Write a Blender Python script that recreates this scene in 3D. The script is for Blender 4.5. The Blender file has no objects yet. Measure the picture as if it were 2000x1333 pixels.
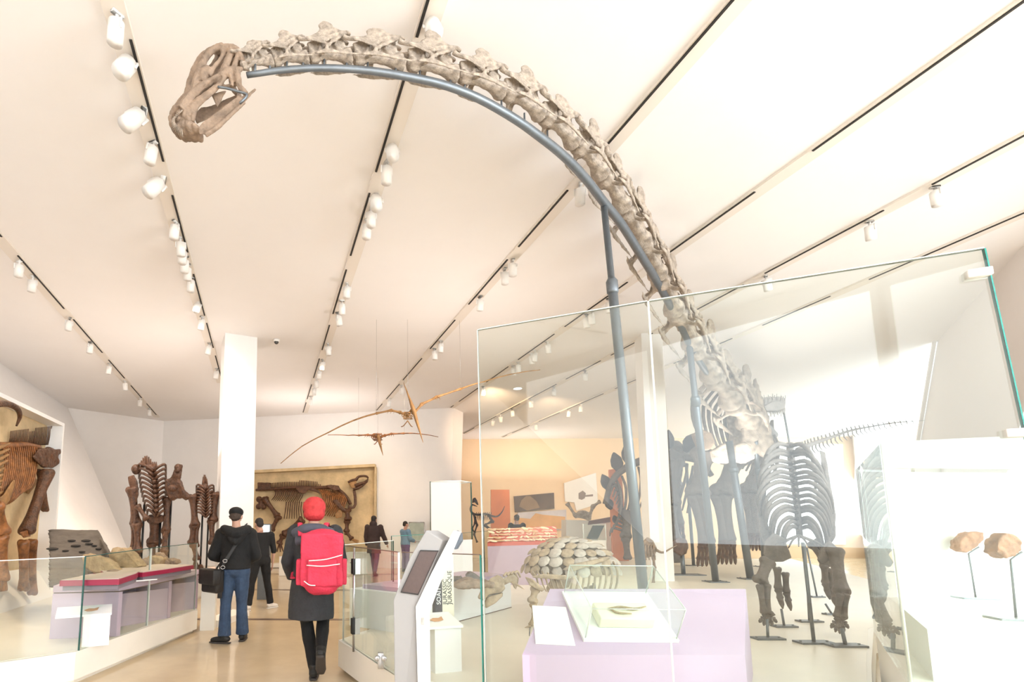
import bpy, bmesh, math, random
from mathutils import Vector, Matrix, Quaternion
from mathutils import noise as mnoise

C = bpy.context.scene.collection
SC = bpy.context.scene
R = math.radians
V = Vector

# ------------------------------------------------------------------ camera
EYE = 1.53
TH = math.atan(1 / 8)                     # camera pitched a little upward
CT, ST = math.cos(TH), math.sin(TH)
cam = bpy.data.cameras.new('camera')
cam.sensor_width = 36.0
cam.lens = 18.0
cam.shift_x = 0.125
cam.shift_y = 0.11675
cam.clip_start = 0.05
cam_o = bpy.data.objects.new('camera', cam)
cam_o.location = (0, 0, EYE)
cam_o.rotation_euler = (math.pi / 2 + TH, 0, 0)
C.objects.link(cam_o)
SC.camera = cam_o

# ------------------------------------------------------------------ view and world
SC.view_settings.view_transform = 'Standard'
SC.view_settings.look = 'None'
SC.view_settings.gamma = 1
SC.view_settings.use_curve_mapping = False
SC.view_settings.exposure = 0.08
w = bpy.data.worlds.new('world')
SC.world = w
w.use_nodes = True
w.node_tree.nodes['Background'].inputs[0].default_value = (0.9, 0.95, 1, 1)
w.node_tree.nodes['Background'].inputs[1].default_value = 0.6
SC.cycles.max_bounces = 10
SC.cycles.diffuse_bounces = 5
SC.cycles.glossy_bounces = 4
SC.cycles.transparent_max_bounces = 24
SC.cycles.caustics_reflective = False
SC.cycles.caustics_refractive = False
SC.cycles.sample_clamp_indirect = 6.0

# strengths of the daylight windows behind and right of the viewer, plus added fill
WIN_A, WIN_B, WIN_C, WIN_FILL, WIN_FAR = 5.2, 3.0, 4.8, 20.0, 3.0


def ray(u, v):
    xr, yu = (u - 750) / 1000, (900 - v) / 1000
    return V((xr, CT - yu * ST, ST + yu * CT))


def at(u, v, Y):
    """the world point at distance Y in front of the viewer seen at photo position (u, v)"""
    d = ray(u, v)
    return V((0, 0, EYE)) + d * (Y / d.y)


def onz(u, v, z):
    d = ray(u, v)
    return V((0, 0, EYE)) + d * ((z - EYE) / d.z)


def onplane(u, v, p, n):
    d = ray(u, v)
    o = V((0, 0, EYE))
    return o + d * ((p - o).dot(n) / d.dot(n))


# ------------------------------------------------------------------ materials
MATS = {}


def mat(name, col, rough=0.6, metal=0.0, vary=0.0, vscale=6.0, bump=0.0, bscale=30.0, emit=0.0, spec=0.5, col2=None, stretch=None):
    if name in MATS:
        return MATS[name]
    m = bpy.data.materials.new(name)
    m.use_nodes = True
    nt = m.node_tree
    b = nt.nodes['Principled BSDF']
    b.inputs['Base Color'].default_value = (*col, 1)
    b.inputs['Roughness'].default_value = rough
    b.inputs['Metallic'].default_value = metal
    b.inputs['Specular IOR Level'].default_value = spec
    if emit:
        b.inputs['Emission Color'].default_value = (*col, 1)
        b.inputs['Emission Strength'].default_value = emit
    if vary or bump:
        tc = nt.nodes.new('ShaderNodeTexCoord')
        src = tc.outputs['Object']
        if stretch:
            mp = nt.nodes.new('ShaderNodeMapping')
            mp.inputs['Scale'].default_value = stretch
            nt.links.new(src, mp.inputs[0])
            src = mp.outputs[0]
    if vary:
        n = nt.nodes.new('ShaderNodeTexNoise')
        n.inputs['Scale'].default_value = vscale
        n.inputs['Detail'].default_value = 6
        n.inputs['Roughness'].default_value = 0.65
        nt.links.new(src, n.inputs['Vector'])
        r = nt.nodes.new('ShaderNodeValToRGB')
        c2 = col2 or tuple(c * (1 - vary) for c in col)
        r.color_ramp.elements[0].position = 0.32
        r.color_ramp.elements[1].position = 0.68
        r.color_ramp.elements[0].color = (*c2, 1)
        r.color_ramp.elements[1].color = (*[min(1, c * (1 + vary * 0.4)) for c in col], 1)
        nt.links.new(n.outputs['Fac'], r.inputs[0])
        nt.links.new(r.outputs[0], b.inputs['Base Color'])
    if bump:
        n2 = nt.nodes.new('ShaderNodeTexNoise')
        n2.inputs['Scale'].default_value = bscale
        n2.inputs['Detail'].default_value = 5
        nt.links.new(src, n2.inputs['Vector'])
        bp = nt.nodes.new('ShaderNodeBump')
        bp.inputs['Strength'].default_value = bump
        bp.inputs['Distance'].default_value = 0.02
        nt.links.new(n2.outputs['Fac'], bp.inputs['Height'])
        nt.links.new(bp.outputs[0], b.inputs['Normal'])
    MATS[name] = m
    return m


def glass_mat(name, tint=(0.97, 1.0, 0.985), f0=0.034):
    """clear sheet: straight-through transmission plus a mirror reflection that grows toward grazing angles"""
    m = bpy.data.materials.new(name)
    m.use_nodes = True
    nt = m.node_tree
    nt.nodes.clear()
    out = nt.nodes.new('ShaderNodeOutputMaterial')
    mix = nt.nodes.new('ShaderNodeMixShader')
    tr = nt.nodes.new('ShaderNodeBsdfTransparent')
    tr.inputs[0].default_value = (*tint, 1)
    gl = nt.nodes.new('ShaderNodeBsdfGlossy')
    gl.inputs['Roughness'].default_value = 0.0
    gl.inputs['Color'].default_value = (1, 1, 1, 1)
    g = nt.nodes.new('ShaderNodeNewGeometry')
    dot = nt.nodes.new('ShaderNodeVectorMath')
    dot.operation = 'DOT_PRODUCT'
    nt.links.new(g.outputs['Normal'], dot.inputs[0])
    nt.links.new(g.outputs['Incoming'], dot.inputs[1])
    ab = nt.nodes.new('ShaderNodeMath'); ab.operation = 'ABSOLUTE'
    nt.links.new(dot.outputs['Value'], ab.inputs[0])
    sub = nt.nodes.new('ShaderNodeMath'); sub.operation = 'SUBTRACT'; sub.inputs[0].default_value = 1
    nt.links.new(ab.outputs[0], sub.inputs[1])
    pw = nt.nodes.new('ShaderNodeMath'); pw.operation = 'POWER'; pw.inputs[1].default_value = 5
    nt.links.new(sub.outputs[0], pw.inputs[0])
    ma = nt.nodes.new('ShaderNodeMath'); ma.operation = 'MULTIPLY_ADD'
    ma.inputs[1].default_value = 1 - f0
    ma.inputs[2].default_value = f0
    nt.links.new(pw.outputs[0], ma.inputs[0])
    nt.links.new(ma.outputs[0], mix.inputs[0])
    nt.links.new(tr.outputs[0], mix.inputs[1])
    nt.links.new(gl.outputs[0], mix.inputs[2])
    nt.links.new(mix.outputs[0], out.inputs[0])
    MATS[name] = m
    return m


M_WALL = mat('wall_paint', (0.86, 0.83, 0.805), 0.85, vary=0.03, vscale=1.2)
M_WARMWALL = mat('warm_wall_paint', (0.84, 0.65, 0.44), 0.85, vary=0.04, vscale=0.8)
M_CEIL = mat('ceiling_paint', (0.88, 0.855, 0.84), 0.9, vary=0.02, vscale=0.6)
M_FLOOR = mat('polished_floor', (0.60, 0.475, 0.32), 0.16, vary=0.10, vscale=1.6, spec=0.5)
M_STRIP = mat('floor_strip', (0.13, 0.08, 0.055), 0.3)
M_PLINTH = mat('plinth_paint', (0.84, 0.80, 0.73), 0.45, vary=0.03, vscale=2)
M_DECK = mat('plinth_deck', (0.80, 0.74, 0.64), 0.4, vary=0.05, vscale=2)
M_WHITE = mat('white_board', (0.86, 0.85, 0.84), 0.5, vary=0.02, vscale=3)
M_LILAC = mat('lilac_board', (0.50, 0.39, 0.47), 0.55, vary=0.05, vscale=3)
M_PINK = mat('pale_lilac_board', (0.49, 0.385, 0.51), 0.5, vary=0.03, vscale=2)
M_RED = mat('burgundy_board', (0.28, 0.012, 0.05), 0.45, vary=0.1, vscale=4)
M_METAL = mat('grey_steel', (0.16, 0.18, 0.20), 0.42, 0.6, vary=0.12, vscale=14)
M_CHROME = mat('brushed_steel', (0.55, 0.55, 0.56), 0.25, 0.9)
M_BLACK = mat('black_paint', (0.012, 0.011, 0.011), 0.5)
M_SLOT = mat('track_slot', (0.02, 0.017, 0.015), 0.7)
M_TRACK = mat('track_housing', (0.78, 0.72, 0.65), 0.6)
M_LAMP = mat('lamp_white', (0.86, 0.84, 0.81), 0.4)
M_BULB = mat('lamp_lit', (1.0, 0.88, 0.70), 0.5, emit=30.0)
M_LENS = mat('lamp_lens', (0.06, 0.055, 0.05), 0.2)
M_GLASS = glass_mat('clear_glass')
M_TEAL = mat('glass_edge', (0.02, 0.30, 0.26), 0.12, emit=0.0)
M_TEALDARK = mat('glass_edge_dark', (0.015, 0.085, 0.075), 0.2)
M_EDGELIGHT = mat('glass_edge_polished', (0.70, 0.74, 0.70), 0.15)
M_BONE = mat('pale_fossil_bone', (0.42, 0.35, 0.285), 0.75, vary=0.5, vscale=9, bump=0.5, bscale=45)
M_BONE2 = mat('tan_fossil_bone', (0.29, 0.205, 0.145), 0.7, vary=0.5, vscale=11, bump=0.45, bscale=45)
M_BONEG = mat('grey_fossil_bone', (0.17, 0.145, 0.13), 0.65, vary=0.4, vscale=9, bump=0.4, bscale=45)
M_BONED = mat('dark_brown_fossil_bone', (0.115, 0.047, 0.021), 0.45, vary=0.7, vscale=14, bump=0.8, bscale=40)
M_BONEO = mat('amber_fossil_bone', (0.30, 0.115, 0.035), 0.45, vary=0.7, vscale=9, bump=0.4, bscale=35)
M_BONEPT = mat('ochre_fossil_bone', (0.36, 0.19, 0.07), 0.6, vary=0.4, vscale=8, bump=0.3)
M_BONEBLK = mat('blackened_fossil_bone', (0.055, 0.045, 0.045), 0.55, vary=0.35, vscale=8, bump=0.3)
M_ROCK = mat('sandstone', (0.42, 0.30, 0.17), 0.85, vary=0.4, vscale=7, bump=0.8, bscale=25)
M_SLAB = mat('dark_slab', (0.10, 0.085, 0.075), 0.8, vary=0.35, vscale=5, bump=0.6, bscale=12)
M_SAND = mat('niche_sand', (0.66, 0.50, 0.29), 0.9, vary=0.25, vscale=2.2, bump=0.5, bscale=10)
M_ORANGE = mat('orange_panel', (0.60, 0.17, 0.04), 0.6, vary=0.15, vscale=2)


def win_mat(name, col, s):
    m = bpy.data.materials.new(name)
    m.use_nodes = True
    nt = m.node_tree
    nt.nodes.clear()
    o = nt.nodes.new('ShaderNodeOutputMaterial')
    e = nt.nodes.new('ShaderNodeEmission')
    e.inputs[0].default_value = (*col, 1)
    e.inputs[1].default_value = s
    nt.links.new(e.outputs[0], o.inputs[0])
    MATS[name] = m
    return m


M_WINA = win_mat('daylight_window_main', (0.91, 0.965, 1.0), WIN_A)
M_WINB = win_mat('daylight_window_left', (1.0, 0.98, 0.96), WIN_B)
M_WINC = win_mat('daylight_window_right', (0.96, 0.99, 1.0), WIN_C)
M_WINFILL = win_mat('fill_window_side', (0.88, 0.95, 1.0), WIN_FILL)  # glow of the added side pane
M_WINF = win_mat('daylight_window_far', (0.97, 1.0, 1.0), WIN_FAR)


# ------------------------------------------------------------------ mesh building
ORG = {}


def frames(pts):
    """parallel-transported frames along a polyline"""
    n = len(pts)
    T = []
    for i in range(n):
        a = pts[max(0, i - 1)]
        b = pts[min(n - 1, i + 1)]
        d = (b - a)
        T.append(d.normalized() if d.length > 1e-9 else V((0, 0, 1)))
    ref = V((0, 0, 1)) if abs(T[0].z) < 0.9 else V((0, 1, 0))
    N = (ref - T[0] * ref.dot(T[0])).normalized()
    out = []
    for i in range(n):
        if i:
            q = T[i - 1].rotation_difference(T[i])
            N = q @ N
            N = (N - T[i] * N.dot(T[i])).normalized()
        out.append((T[i], N, T[i].cross(N)))
    return out


class MB:
    def __init__(s):
        s.bm = bmesh.new()

    def poly(s, pts):
        vs = [s.bm.verts.new(p) for p in pts]
        return s.bm.faces.new(vs)

    def hexa(s, b, t):
        """solid between two loops of equal count"""
        n = len(b)
        vb = [s.bm.verts.new(p) for p in b]
        vt = [s.bm.verts.new(p) for p in t]
        s.bm.faces.new(vb[::-1])
        s.bm.faces.new(vt)
        for i in range(n):
            j = (i + 1) % n
            s.bm.faces.new((vb[i], vb[j], vt[j], vt[i]))
        return s

    def prism(s, pts, vec):
        vec = V(vec)
        return s.hexa([V(p) for p in pts], [V(p) + vec for p in pts])

    def box(s, c, size, rz=0.0, M=None):
        hx, hy, hz = size[0] / 2, size[1] / 2, size[2] / 2
        m = Matrix.Translation(V(c)) @ (M.to_4x4() if M is not None else Matrix.Rotation(rz, 4, 'Z'))
        b = [m @ V(p) for p in ((-hx, -hy, -hz), (hx, -hy, -hz), (hx, hy, -hz), (-hx, hy, -hz))]
        t = [m @ V(p) for p in ((-hx, -hy, hz), (hx, -hy, hz), (hx, hy, hz), (-hx, hy, hz))]
        return s.hexa(b, t)

    def tube(s, pts, rad, seg=8, flat=None, cap=True, up=None):
        pts = [V(p) for p in pts]
        n = len(pts)
        if not isinstance(rad, (list, tuple)):
            rad = [rad] * n
        elif len(rad) != n:
            rad = [lerp_list(rad, i / (n - 1)) for i in range(n)]
        fr = frames(pts)
        rings = []
        for i, (p, (T, N, B)) in enumerate(zip(pts, fr)):
            if up is not None:
                N = V(up) - T * V(up).dot(T)
                N = N.normalized() if N.length > 1e-6 else fr[i][1]
                B = T.cross(N)
            r = rad[i]
            a, b = (r, r) if flat is None else (r * flat[0], r * flat[1])
            rings.append([s.bm.verts.new(p + N * (a * math.cos(2 * math.pi * k / seg)) + B * (b * math.sin(2 * math.pi * k / seg))) for k in range(seg)])
        for i in range(n - 1):
            for k in range(seg):
                l = (k + 1) % seg
                s.bm.faces.new((rings[i][k], rings[i][l], rings[i + 1][l], rings[i + 1][k]))
        if cap:
            s.bm.faces.new(rings[0][::-1])
            s.bm.faces.new(rings[-1])
        return s

    def ball(s, c, r, rot=None, seg=12, rings=8):
        c = V(c)
        if not isinstance(r, (list, tuple, Vector)):
            r = (r, r, r)
        m = rot.to_3x3() if rot is not None else Matrix.Identity(3)
        top = s.bm.verts.new(c + m @ V((0, 0, r[2])))
        bot = s.bm.verts.new(c + m @ V((0, 0, -r[2])))
        L = []
        for i in range(1, rings):
            a = math.pi * i / rings
            L.append([s.bm.verts.new(c + m @ V((r[0] * math.sin(a) * math.cos(2 * math.pi * k / seg), r[1] * math.sin(a) * math.sin(2 * math.pi * k / seg), r[2] * math.cos(a)))) for k in range(seg)])
        for k in range(seg):
            l = (k + 1) % seg
            s.bm.faces.new((top, L[0][k], L[0][l]))
            s.bm.faces.new((bot, L[-1][l], L[-1][k]))
            for i in range(len(L) - 1):
                s.bm.faces.new((L[i][k], L[i + 1][k], L[i + 1][l], L[i][l]))
        return s

    def bone(s, p0, p1, r, e0=1.7, e1=1.6, seg=10, bow=None, flat=None):
        """long bone: narrow shaft, flared ends with two knuckles"""
        p0, p1 = V(p0), V(p1)
        prof = [(0, .75), (.04, 1.0), (.12, .85), (.25, .62), (.5, .5), (.75, .58), (.88, .8), (.96, 1.0), (1, .75)]
        pts, rr = [], []
        for t, k in prof:
            p = p0.lerp(p1, t)
            if bow is not None:
                p = p + V(bow) * math.sin(math.pi * t)
            pts.append(p)
            e = e0 if t < .5 else e1
            rr.append(r * (1 + (e - 1) * max(0, (k - .5) / .5)))
        s.tube(pts, rr, seg, flat=flat)
        d = (p1 - p0).normalized()
        N = d.orthogonal().normalized()
        N = (V((1, 0, 0)) - d * d.x)
        N = N.normalized() if N.length > .1 else d.orthogonal().normalized()
        for p, e, sg in ((p0, e0, 1), (p1, e1, -1)):
            for k in (-1, 1):
                s.ball(p + d * (sg * r * .35) + N * (k * r * e * .5), r * e * .62, seg=8, rings=6)
        return s

    def join(s, other):
        me = bpy.data.meshes.new('t')
        other.bm.to_mesh(me)
        s.bm.from_mesh(me)
        bpy.data.meshes.remove(me)
        return s

    def mesh(s, name):
        bmesh.ops.recalc_face_normals(s.bm, faces=s.bm.faces)
        me = bpy.data.meshes.new(name)
        s.bm.to_mesh(me)
        s.bm.free()
        return me

    def build(s, name, m, parent=None, smooth=True, label=None, remesh=0, sm=4, disp=0, dscale=.2, bevel=0, kind=None):
        me = s.mesh(name)
        if remesh or bevel:
            me = bake(me, remesh, sm, disp, dscale, bevel)
            me.name = name
        me.materials.clear()
        me.materials.append(m)
        o = bpy.data.objects.new(name, me)
        C.objects.link(o)
        if smooth:
            for p in me.polygons:
                p.use_smooth = True
        if parent is not None:
            org = ORG[parent.name]
            ORG[o.name] = org
            me.transform(Matrix.Translation(-org))
            o.parent = parent
        else:
            xs = [v.co for v in me.vertices]
            lo = V((min(v.x for v in xs), min(v.y for v in xs), min(v.z for v in xs)))
            hi = V((max(v.x for v in xs), max(v.y for v in xs), max(v.z for v in xs)))
            org = V(((lo.x + hi.x) / 2, (lo.y + hi.y) / 2, lo.z))
            ORG[o.name] = org
            me.transform(Matrix.Translation(-org))
            o.location = org
        if label:
            o['label'] = label
        if kind:
            o['kind'] = kind
        return o


def bake(me, voxel, sm=4, disp=0, dscale=.2, bevel=0):
    o = bpy.data.objects.new('tmp_bake', me)
    C.objects.link(o)
    if bevel:
        b = o.modifiers.new('b', 'BEVEL')
        b.width = bevel
        b.segments = 2
        b.limit_method = 'ANGLE'
    if voxel:
        r = o.modifiers.new('r', 'REMESH')
        r.mode = 'VOXEL'
        r.voxel_size = voxel
        if sm:
            k = o.modifiers.new('s', 'SMOOTH')
            k.factor = .5
            k.iterations = sm
    if disp:
        t = bpy.data.textures.new('t', 'CLOUDS')
        t.noise_scale = dscale
        t.noise_depth = 3
        d = o.modifiers.new('d', 'DISPLACE')
        d.texture = t
        d.strength = disp
        d.mid_level = .5
        d.texture_coords = 'LOCAL'
    dg = bpy.context.evaluated_depsgraph_get()
    new = bpy.data.meshes.new_from_object(o.evaluated_get(dg))
    bpy.data.objects.remove(o)
    bpy.data.meshes.remove(me)
    return new


def lerp_list(L, t):
    x = t * (len(L) - 1)
    i = min(int(x), len(L) - 2)
    return L[i] + (L[i + 1] - L[i]) * (x - i)


def spline(P, n):
    """Catmull-Rom through the points"""
    P = [V(p) for p in P]
    Q = [P[0] * 2 - P[1]] + P + [P[-1] * 2 - P[-2]]
    out = []
    for k in range(n):
        x = k / (n - 1) * (len(P) - 1)
        i = min(int(x), len(P) - 2)
        t = x - i
        a, b, c, d = Q[i], Q[i + 1], Q[i + 2], Q[i + 3]
        out.append(.5 * ((2 * b) + (c - a) * t + (2 * a - 5 * b + 4 * c - d) * t * t + (3 * b - a - 3 * c + d) * t ** 3))
    return out


def tag(o, label=None, cat=None, group=None, kind=None):
    if label: o['label'] = label
    if cat: o['category'] = cat
    if group: o['group'] = group
    if kind: o['kind'] = kind
    return o


def thing(name, label, cat, loc, group=None):
    o = bpy.data.objects.new(name, None)
    o.empty_display_size = .1
    C.objects.link(o)
    o.location = loc
    ORG[o.name] = V(loc)
    return tag(o, label, cat, group)


def copy_tree(o, parent=None, name=None):
    c = o.copy()
    C.objects.link(c)
    c.parent = parent
    for ch in list(o.children):
        copy_tree(ch, c)
    return c


def struct(o):
    o['kind'] = 'structure'
    return o


# ------------------------------------------------------------------ the room
TDIR = ray(517, 1054).normalized()                 # the direction every lighting track runs in
LDIR = V((TDIR.y, -TDIR.x, 0)).normalized()
CN = LDIR.cross(TDIR).normalized()
CP = at(600, 811, 19)


def ceil_at(u, v):
    return onplane(u, v, CP, CN)


def ceil_z(x, y):
    return CP.z - (CN.x * (x - CP.x) + CN.y * (y - CP.y)) / CN.z


def cpt(x, y, dz=0.0):
    return V((x, y, ceil_z(x, y) + dz))


# ceiling: one slab
cx0, cx1, cy0, cy1 = -16, 34, -8.5, 34
b = MB()
b.hexa([cpt(cx0, cy0), cpt(cx1, cy0), cpt(cx1, cy1), cpt(cx0, cy1)], [cpt(cx0, cy0, .3), cpt(cx1, cy0, .3), cpt(cx1, cy1, .3), cpt(cx0, cy1, .3)])
struct(b.build('ceiling', M_CEIL, smooth=False))
b = MB()
b.box(((cx0 + cx1) / 2, (cy0 + cy1) / 2, -.1), (cx1 - cx0, cy1 - cy0, .2))
struct(b.build('floor', M_FLOOR, smooth=False))
# dark inlay lines crossing the floor
for i, (v, wd) in enumerate(((1211, .13), (1153, .16), (1122, .12))):
    p = onz(600, v, 0)
    q = onz(900, v + 1, 0)
    d = (q - p).normalized()
    n = V((-d.y, d.x, 0))
    a0, a1 = p - d * 4.2, p + d * 7
    b = MB()
    b.hexa([a0 - n * wd / 2, a1 - n * wd / 2, a1 + n * wd / 2, a0 + n * wd / 2], [k + V((0, 0, .004)) for k in (a0 - n * wd / 2, a1 - n * wd / 2, a1 + n * wd / 2, a0 + n * wd / 2)])
    struct(b.build('trim_%d' % (i + 1), M_STRIP, smooth=False))


def wall(name, a, b_, thick, m, zlow=0.0, away=None):
    """vertical wall slab between two plan points, up to the ceiling, thickened away from the viewer"""
    a, b_ = V((a[0], a[1], 0)), V((b_[0], b_[1], 0))
    d = (b_ - a).normalized()
    n = V((-d.y, d.x, 0)) * thick
    if away is None:
        mid = (a + b_) / 2
        if n.dot(mid) < 0:
            n = -n
    else:
        n = n * away
    P = [a, b_, b_ + n, a + n]
    k = MB()
    k.hexa([V((p.x, p.y, zlow)) for p in P], [cpt(p.x, p.y, .1) for p in P])
    return struct(k.build(name, m, smooth=False))


A1 = ceil_at(320, 823)
A2 = ceil_at(886, 797)
# back wall with its bright free end leaning inward at the foot
e = V((.46, .72, 0))
k = MB()
back = V((0.05, .75, 0))
foot = V((-.27, 0, 0))
k.hexa([V((A1.x, A1.y, 0)), V((A2.x, A2.y, 0)) + foot, V((A2.x, A2.y, 0)) + e + foot, V((A1.x, A1.y, 0)) + back],
       [V((A1.x, A1.y, A1.z + .1)), V((A2.x, A2.y, A2.z + .1)), V((A2.x, A2.y, A2.z + .1)) + e, V((A1.x, A1.y, A1.z + .1)) + back])
struct(k.build('wall_back', M_WALL, smooth=False))
A0 = ceil_at(132, 797)
d = (V((A0.x, A0.y, 0)) - V((A1.x, A1.y, 0))).normalized()
wall('wall_backleft', A1 + d * 9, A1, .5, M_WALL)
# slanted left wall
L0, L1 = ceil_at(0, 710), A0
LB = onz(275, 1135, 0)
dd = L0 - L1
P = [LB, L1, L1 + dd * 4.5, LB + V((dd.x, dd.y, 0)) * 4.5]
P[0] = LB + (LB - L1) * .02
k = MB()
nrm = (P[1] - P[0]).cross(P[2] - P[0]).normalized()
if nrm.x > 0:
    nrm = -nrm
k.hexa([p + V((0, 0, .02)) if i in (1, 2) else p for i, p in enumerate(P)], [p + nrm * .4 for p in P])
struct(k.build('wall_left', M_WALL, smooth=False))
LWN, LWP = nrm, P[0]
# far hall beyond the end of the back wall
wall('wall_far', (2.6, 24), (22.3, 24), .4, M_WARMWALL)
# right side wall: closes the room from the far corner to beside the viewer
R1, R2 = ceil_at(2000, 478), ceil_at(1940, 545)
rd = V((R2.x - R1.x, R2.y - R1.y, 0)).normalized()
RF = V((R1.x, R1.y, 0)) + rd * ((24.4 - R1.y) / rd.y)
wall('wall_right', (R1.x, R1.y), (RF.x, RF.y), .4, M_WALL)
wall('wall_rightnear', (9.6, -6.4), (R1.x, R1.y), .4, M_WALL)
wall('wall_leftnear', (-11.5, -6.4), (-11.5, 4), .4, M_WALL)
RN = V((-rd.y, rd.x, 0))
RP = V((R1.x, R1.y, 0))


# windows ------------------------------------------------------------------
def window(name, P, m, normal, frame=.09, mull=()):
    """a lit daylight window: bright pane set in a white frame; P is its outline, normal points into the room"""
    P = [V(p) for p in P]
    n = V(normal).normalized()
    k = MB()
    c = sum(P, V()) / len(P)
    inner = [p + n * .02 for p in P]
    outer = [p + (p - c).normalized() * frame * 1.4 + n * .02 for p in P]
    N = len(P)
    for i in range(N):
        j = (i + 1) % N
        k.hexa([inner[i], inner[j], outer[j], outer[i]], [q + n * .07 for q in (inner[i], inner[j], outer[j], outer[i])])
    for (a, b2) in mull:
        dv = (b2 - a).normalized()
        s = dv.cross(n) * .04
        k.hexa([a - s + n * .02, b2 - s + n * .02, b2 + s + n * .02, a + s + n * .02], [a - s + n * .08, b2 - s + n * .08, b2 + s + n * .08, a + s + n * .08])
    root = k.build(name, M_WHITE, smooth=False)
    struct(root)
    g = MB()
    g.hexa([p + n * .012 for p in P], [p + n * .03 for p in P])
    g.build('pane', m, root, smooth=False)
    return root


# wall behind the viewer with tall daylight windows
BY = -6.0
wall('wall_behind', (-11.6, BY), (9.8, BY), .4, M_WALL, away=-1)
zt = ceil_z(0, BY) - .45
window('window_1', [(-2.15, BY, 1.1), (1.62, BY, 1.1), (1.62, BY, zt), (-2.15, BY, zt)], M_WINA, (0, 1, 0))
window('window_2', [(1.9, BY, 1.95), (5.6, BY, 1.95), (5.6, BY, zt), (1.9, BY, zt)], M_WINC, (0, 1, 0))
window('window_3', [(-6.2, BY, 1.1), (-2.5, BY, 1.1), (-2.5, BY, zt), (-6.2, BY, zt)], M_WINB, (0, 1, 0))
window('fill_window', [(9.35, -5.2, 1.0), (9.55, .8, 1.0), (9.55, .8, 5.2), (9.35, -5.2, 5.2)], M_WINFILL, (-1, 0.03, 0))  # made-up side window, added to brighten the left walls and ceiling
# slanted windows in the right wall and in the far end
def rw(u, v):
    return onplane(u, v, RP, RN)
rn_in = -RN if RN.x > 0 else RN
window('window_4', [rw(1668, 1045), rw(1765, 1045), rw(1835, 640), rw(1690, 640)], M_WINF, rn_in)
window('window_5', [rw(1960, 1000), rw(2300, 1060), rw(2300, 420), rw(2085, 560)], M_WINF, rn_in)
fw = lambda u, v: at(u, v, 23.99)
window('window_6', [fw(1475, 1060), fw(1645, 1060), fw(1640, 872), fw(1500, 872)], M_WINF, (0, -1, 0))

# columns -----------------------------------------------------------------
def column(name, pts_top, Y, zb, wtop, lean, rz):
    k = MB()
    c = V((pts_top.x, pts_top.y, 0))
    m = Matrix.Rotation(rz, 3, 'Z')
    sq = [m @ V(p) for p in ((-wtop / 2, -wtop / 2, 0), (wtop / 2, -wtop / 2, 0), (wtop / 2, wtop / 2, 0), (-wtop / 2, wtop / 2, 0))]
    k.hexa([c + p + V(lean) for p in sq], [cpt((c + p).x, (c + p).y, .1) for p in sq])
    return struct(k.build(name, M_WALL, smooth=False))


ct = ceil_at(462, 652)
column('column_1', ct + V((-.06, .42, 0)), 0, 0, .72, (0.06, 0, 0), R(24))
ct2 = ceil_at(1279, 648)
column('column_2', ct2 + V((0, .3, 0)), 0, 0, .46, (-.12, 0, 0), R(-8))
# ------------------------------------------------------------------ lighting tracks
def track(name, a, b_, dark_side, label, width=.2, near=-5.0, gap=.55, dash=1.7):
    """a pale channel on the ceiling with a dashed dark slot along one edge"""
    P = ceil_at(*a)
    Q = ceil_at(*b_)
    s0 = (near - P.y) / TDIR.y
    s1 = (Q - P).dot(TDIR)
    root = thing(name, label, 'track', P)
    k = MB()
    h = V((0, 0, -.035))
    s1 -= .06
    for k0, k1 in ((s0, s1),):
        a0, a1 = P + TDIR * k0, P + TDIR * k1 - TDIR * .0
        wv = LDIR * (width / 2)
        k.hexa([a0 - wv + h, a1 - wv + h, a1 + wv + h, a0 + wv + h], [a0 - wv, a1 - wv, a1 + wv, a0 + wv])
    k.build('housing', M_TRACK, root, smooth=False)
    s = s0
    rnd = random.Random(len(label))
    while s < s1 - .3:
        e = min(s + dash * rnd.uniform(.8, 1.25), s1 - .1)
        c = LDIR * (width * .36 * dark_side)
        wv = LDIR * .013
        a0, a1 = P + TDIR * s + c + h, P + TDIR * e + c + h
        k = MB()
        k.hexa([a0 - wv - V((0, 0, .012)), a1 - wv - V((0, 0, .012)), a1 + wv - V((0, 0, .012)), a0 + wv - V((0, 0, .012))], [a0 - wv + V((0, 0, .005)), a1 - wv + V((0, 0, .005)), a1 + wv + V((0, 0, .005)), a0 + wv + V((0, 0, .005))])
        k.build('slot', M_SLOT, root, smooth=False)
        s = e + gap * rnd.uniform(.7, 1.4)
    return P, s0, s1


TR = {}
for nm, a, b_, ds, lab in (
        ('A', (0, 465), (310, 815), 1, 'pale lighting track on the ceiling above the mounted skeleton in the wall niche'),
        ('B', (240, 70), (433, 748), 1, 'pale lighting track on the ceiling running past the long necked skull to the white column'),
        ('C', (850, 0), (594, 806), -1, 'pale lighting track crossing the ceiling under the arched neck toward the beaked skeleton panel'),
        ('D', (1440, 0), (738, 802), -1, 'pale lighting track on the ceiling crossing behind the arched neck to the large flying reptile'),
        ('E', (1990, 12), (872, 796), -1, 'pale lighting track meeting the right end of the back wall'),
        ('F', (2000, 265), (905, 847), -1, 'pale dashed lighting track on the ceiling entering the far hall, the longer of two'),
        ('G', (2000, 415), (982, 854), -1, 'thin dashed lighting track ending at the warm far wall')):
    TR[nm] = track('lighting_track', a, b_, ds, lab)

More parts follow.
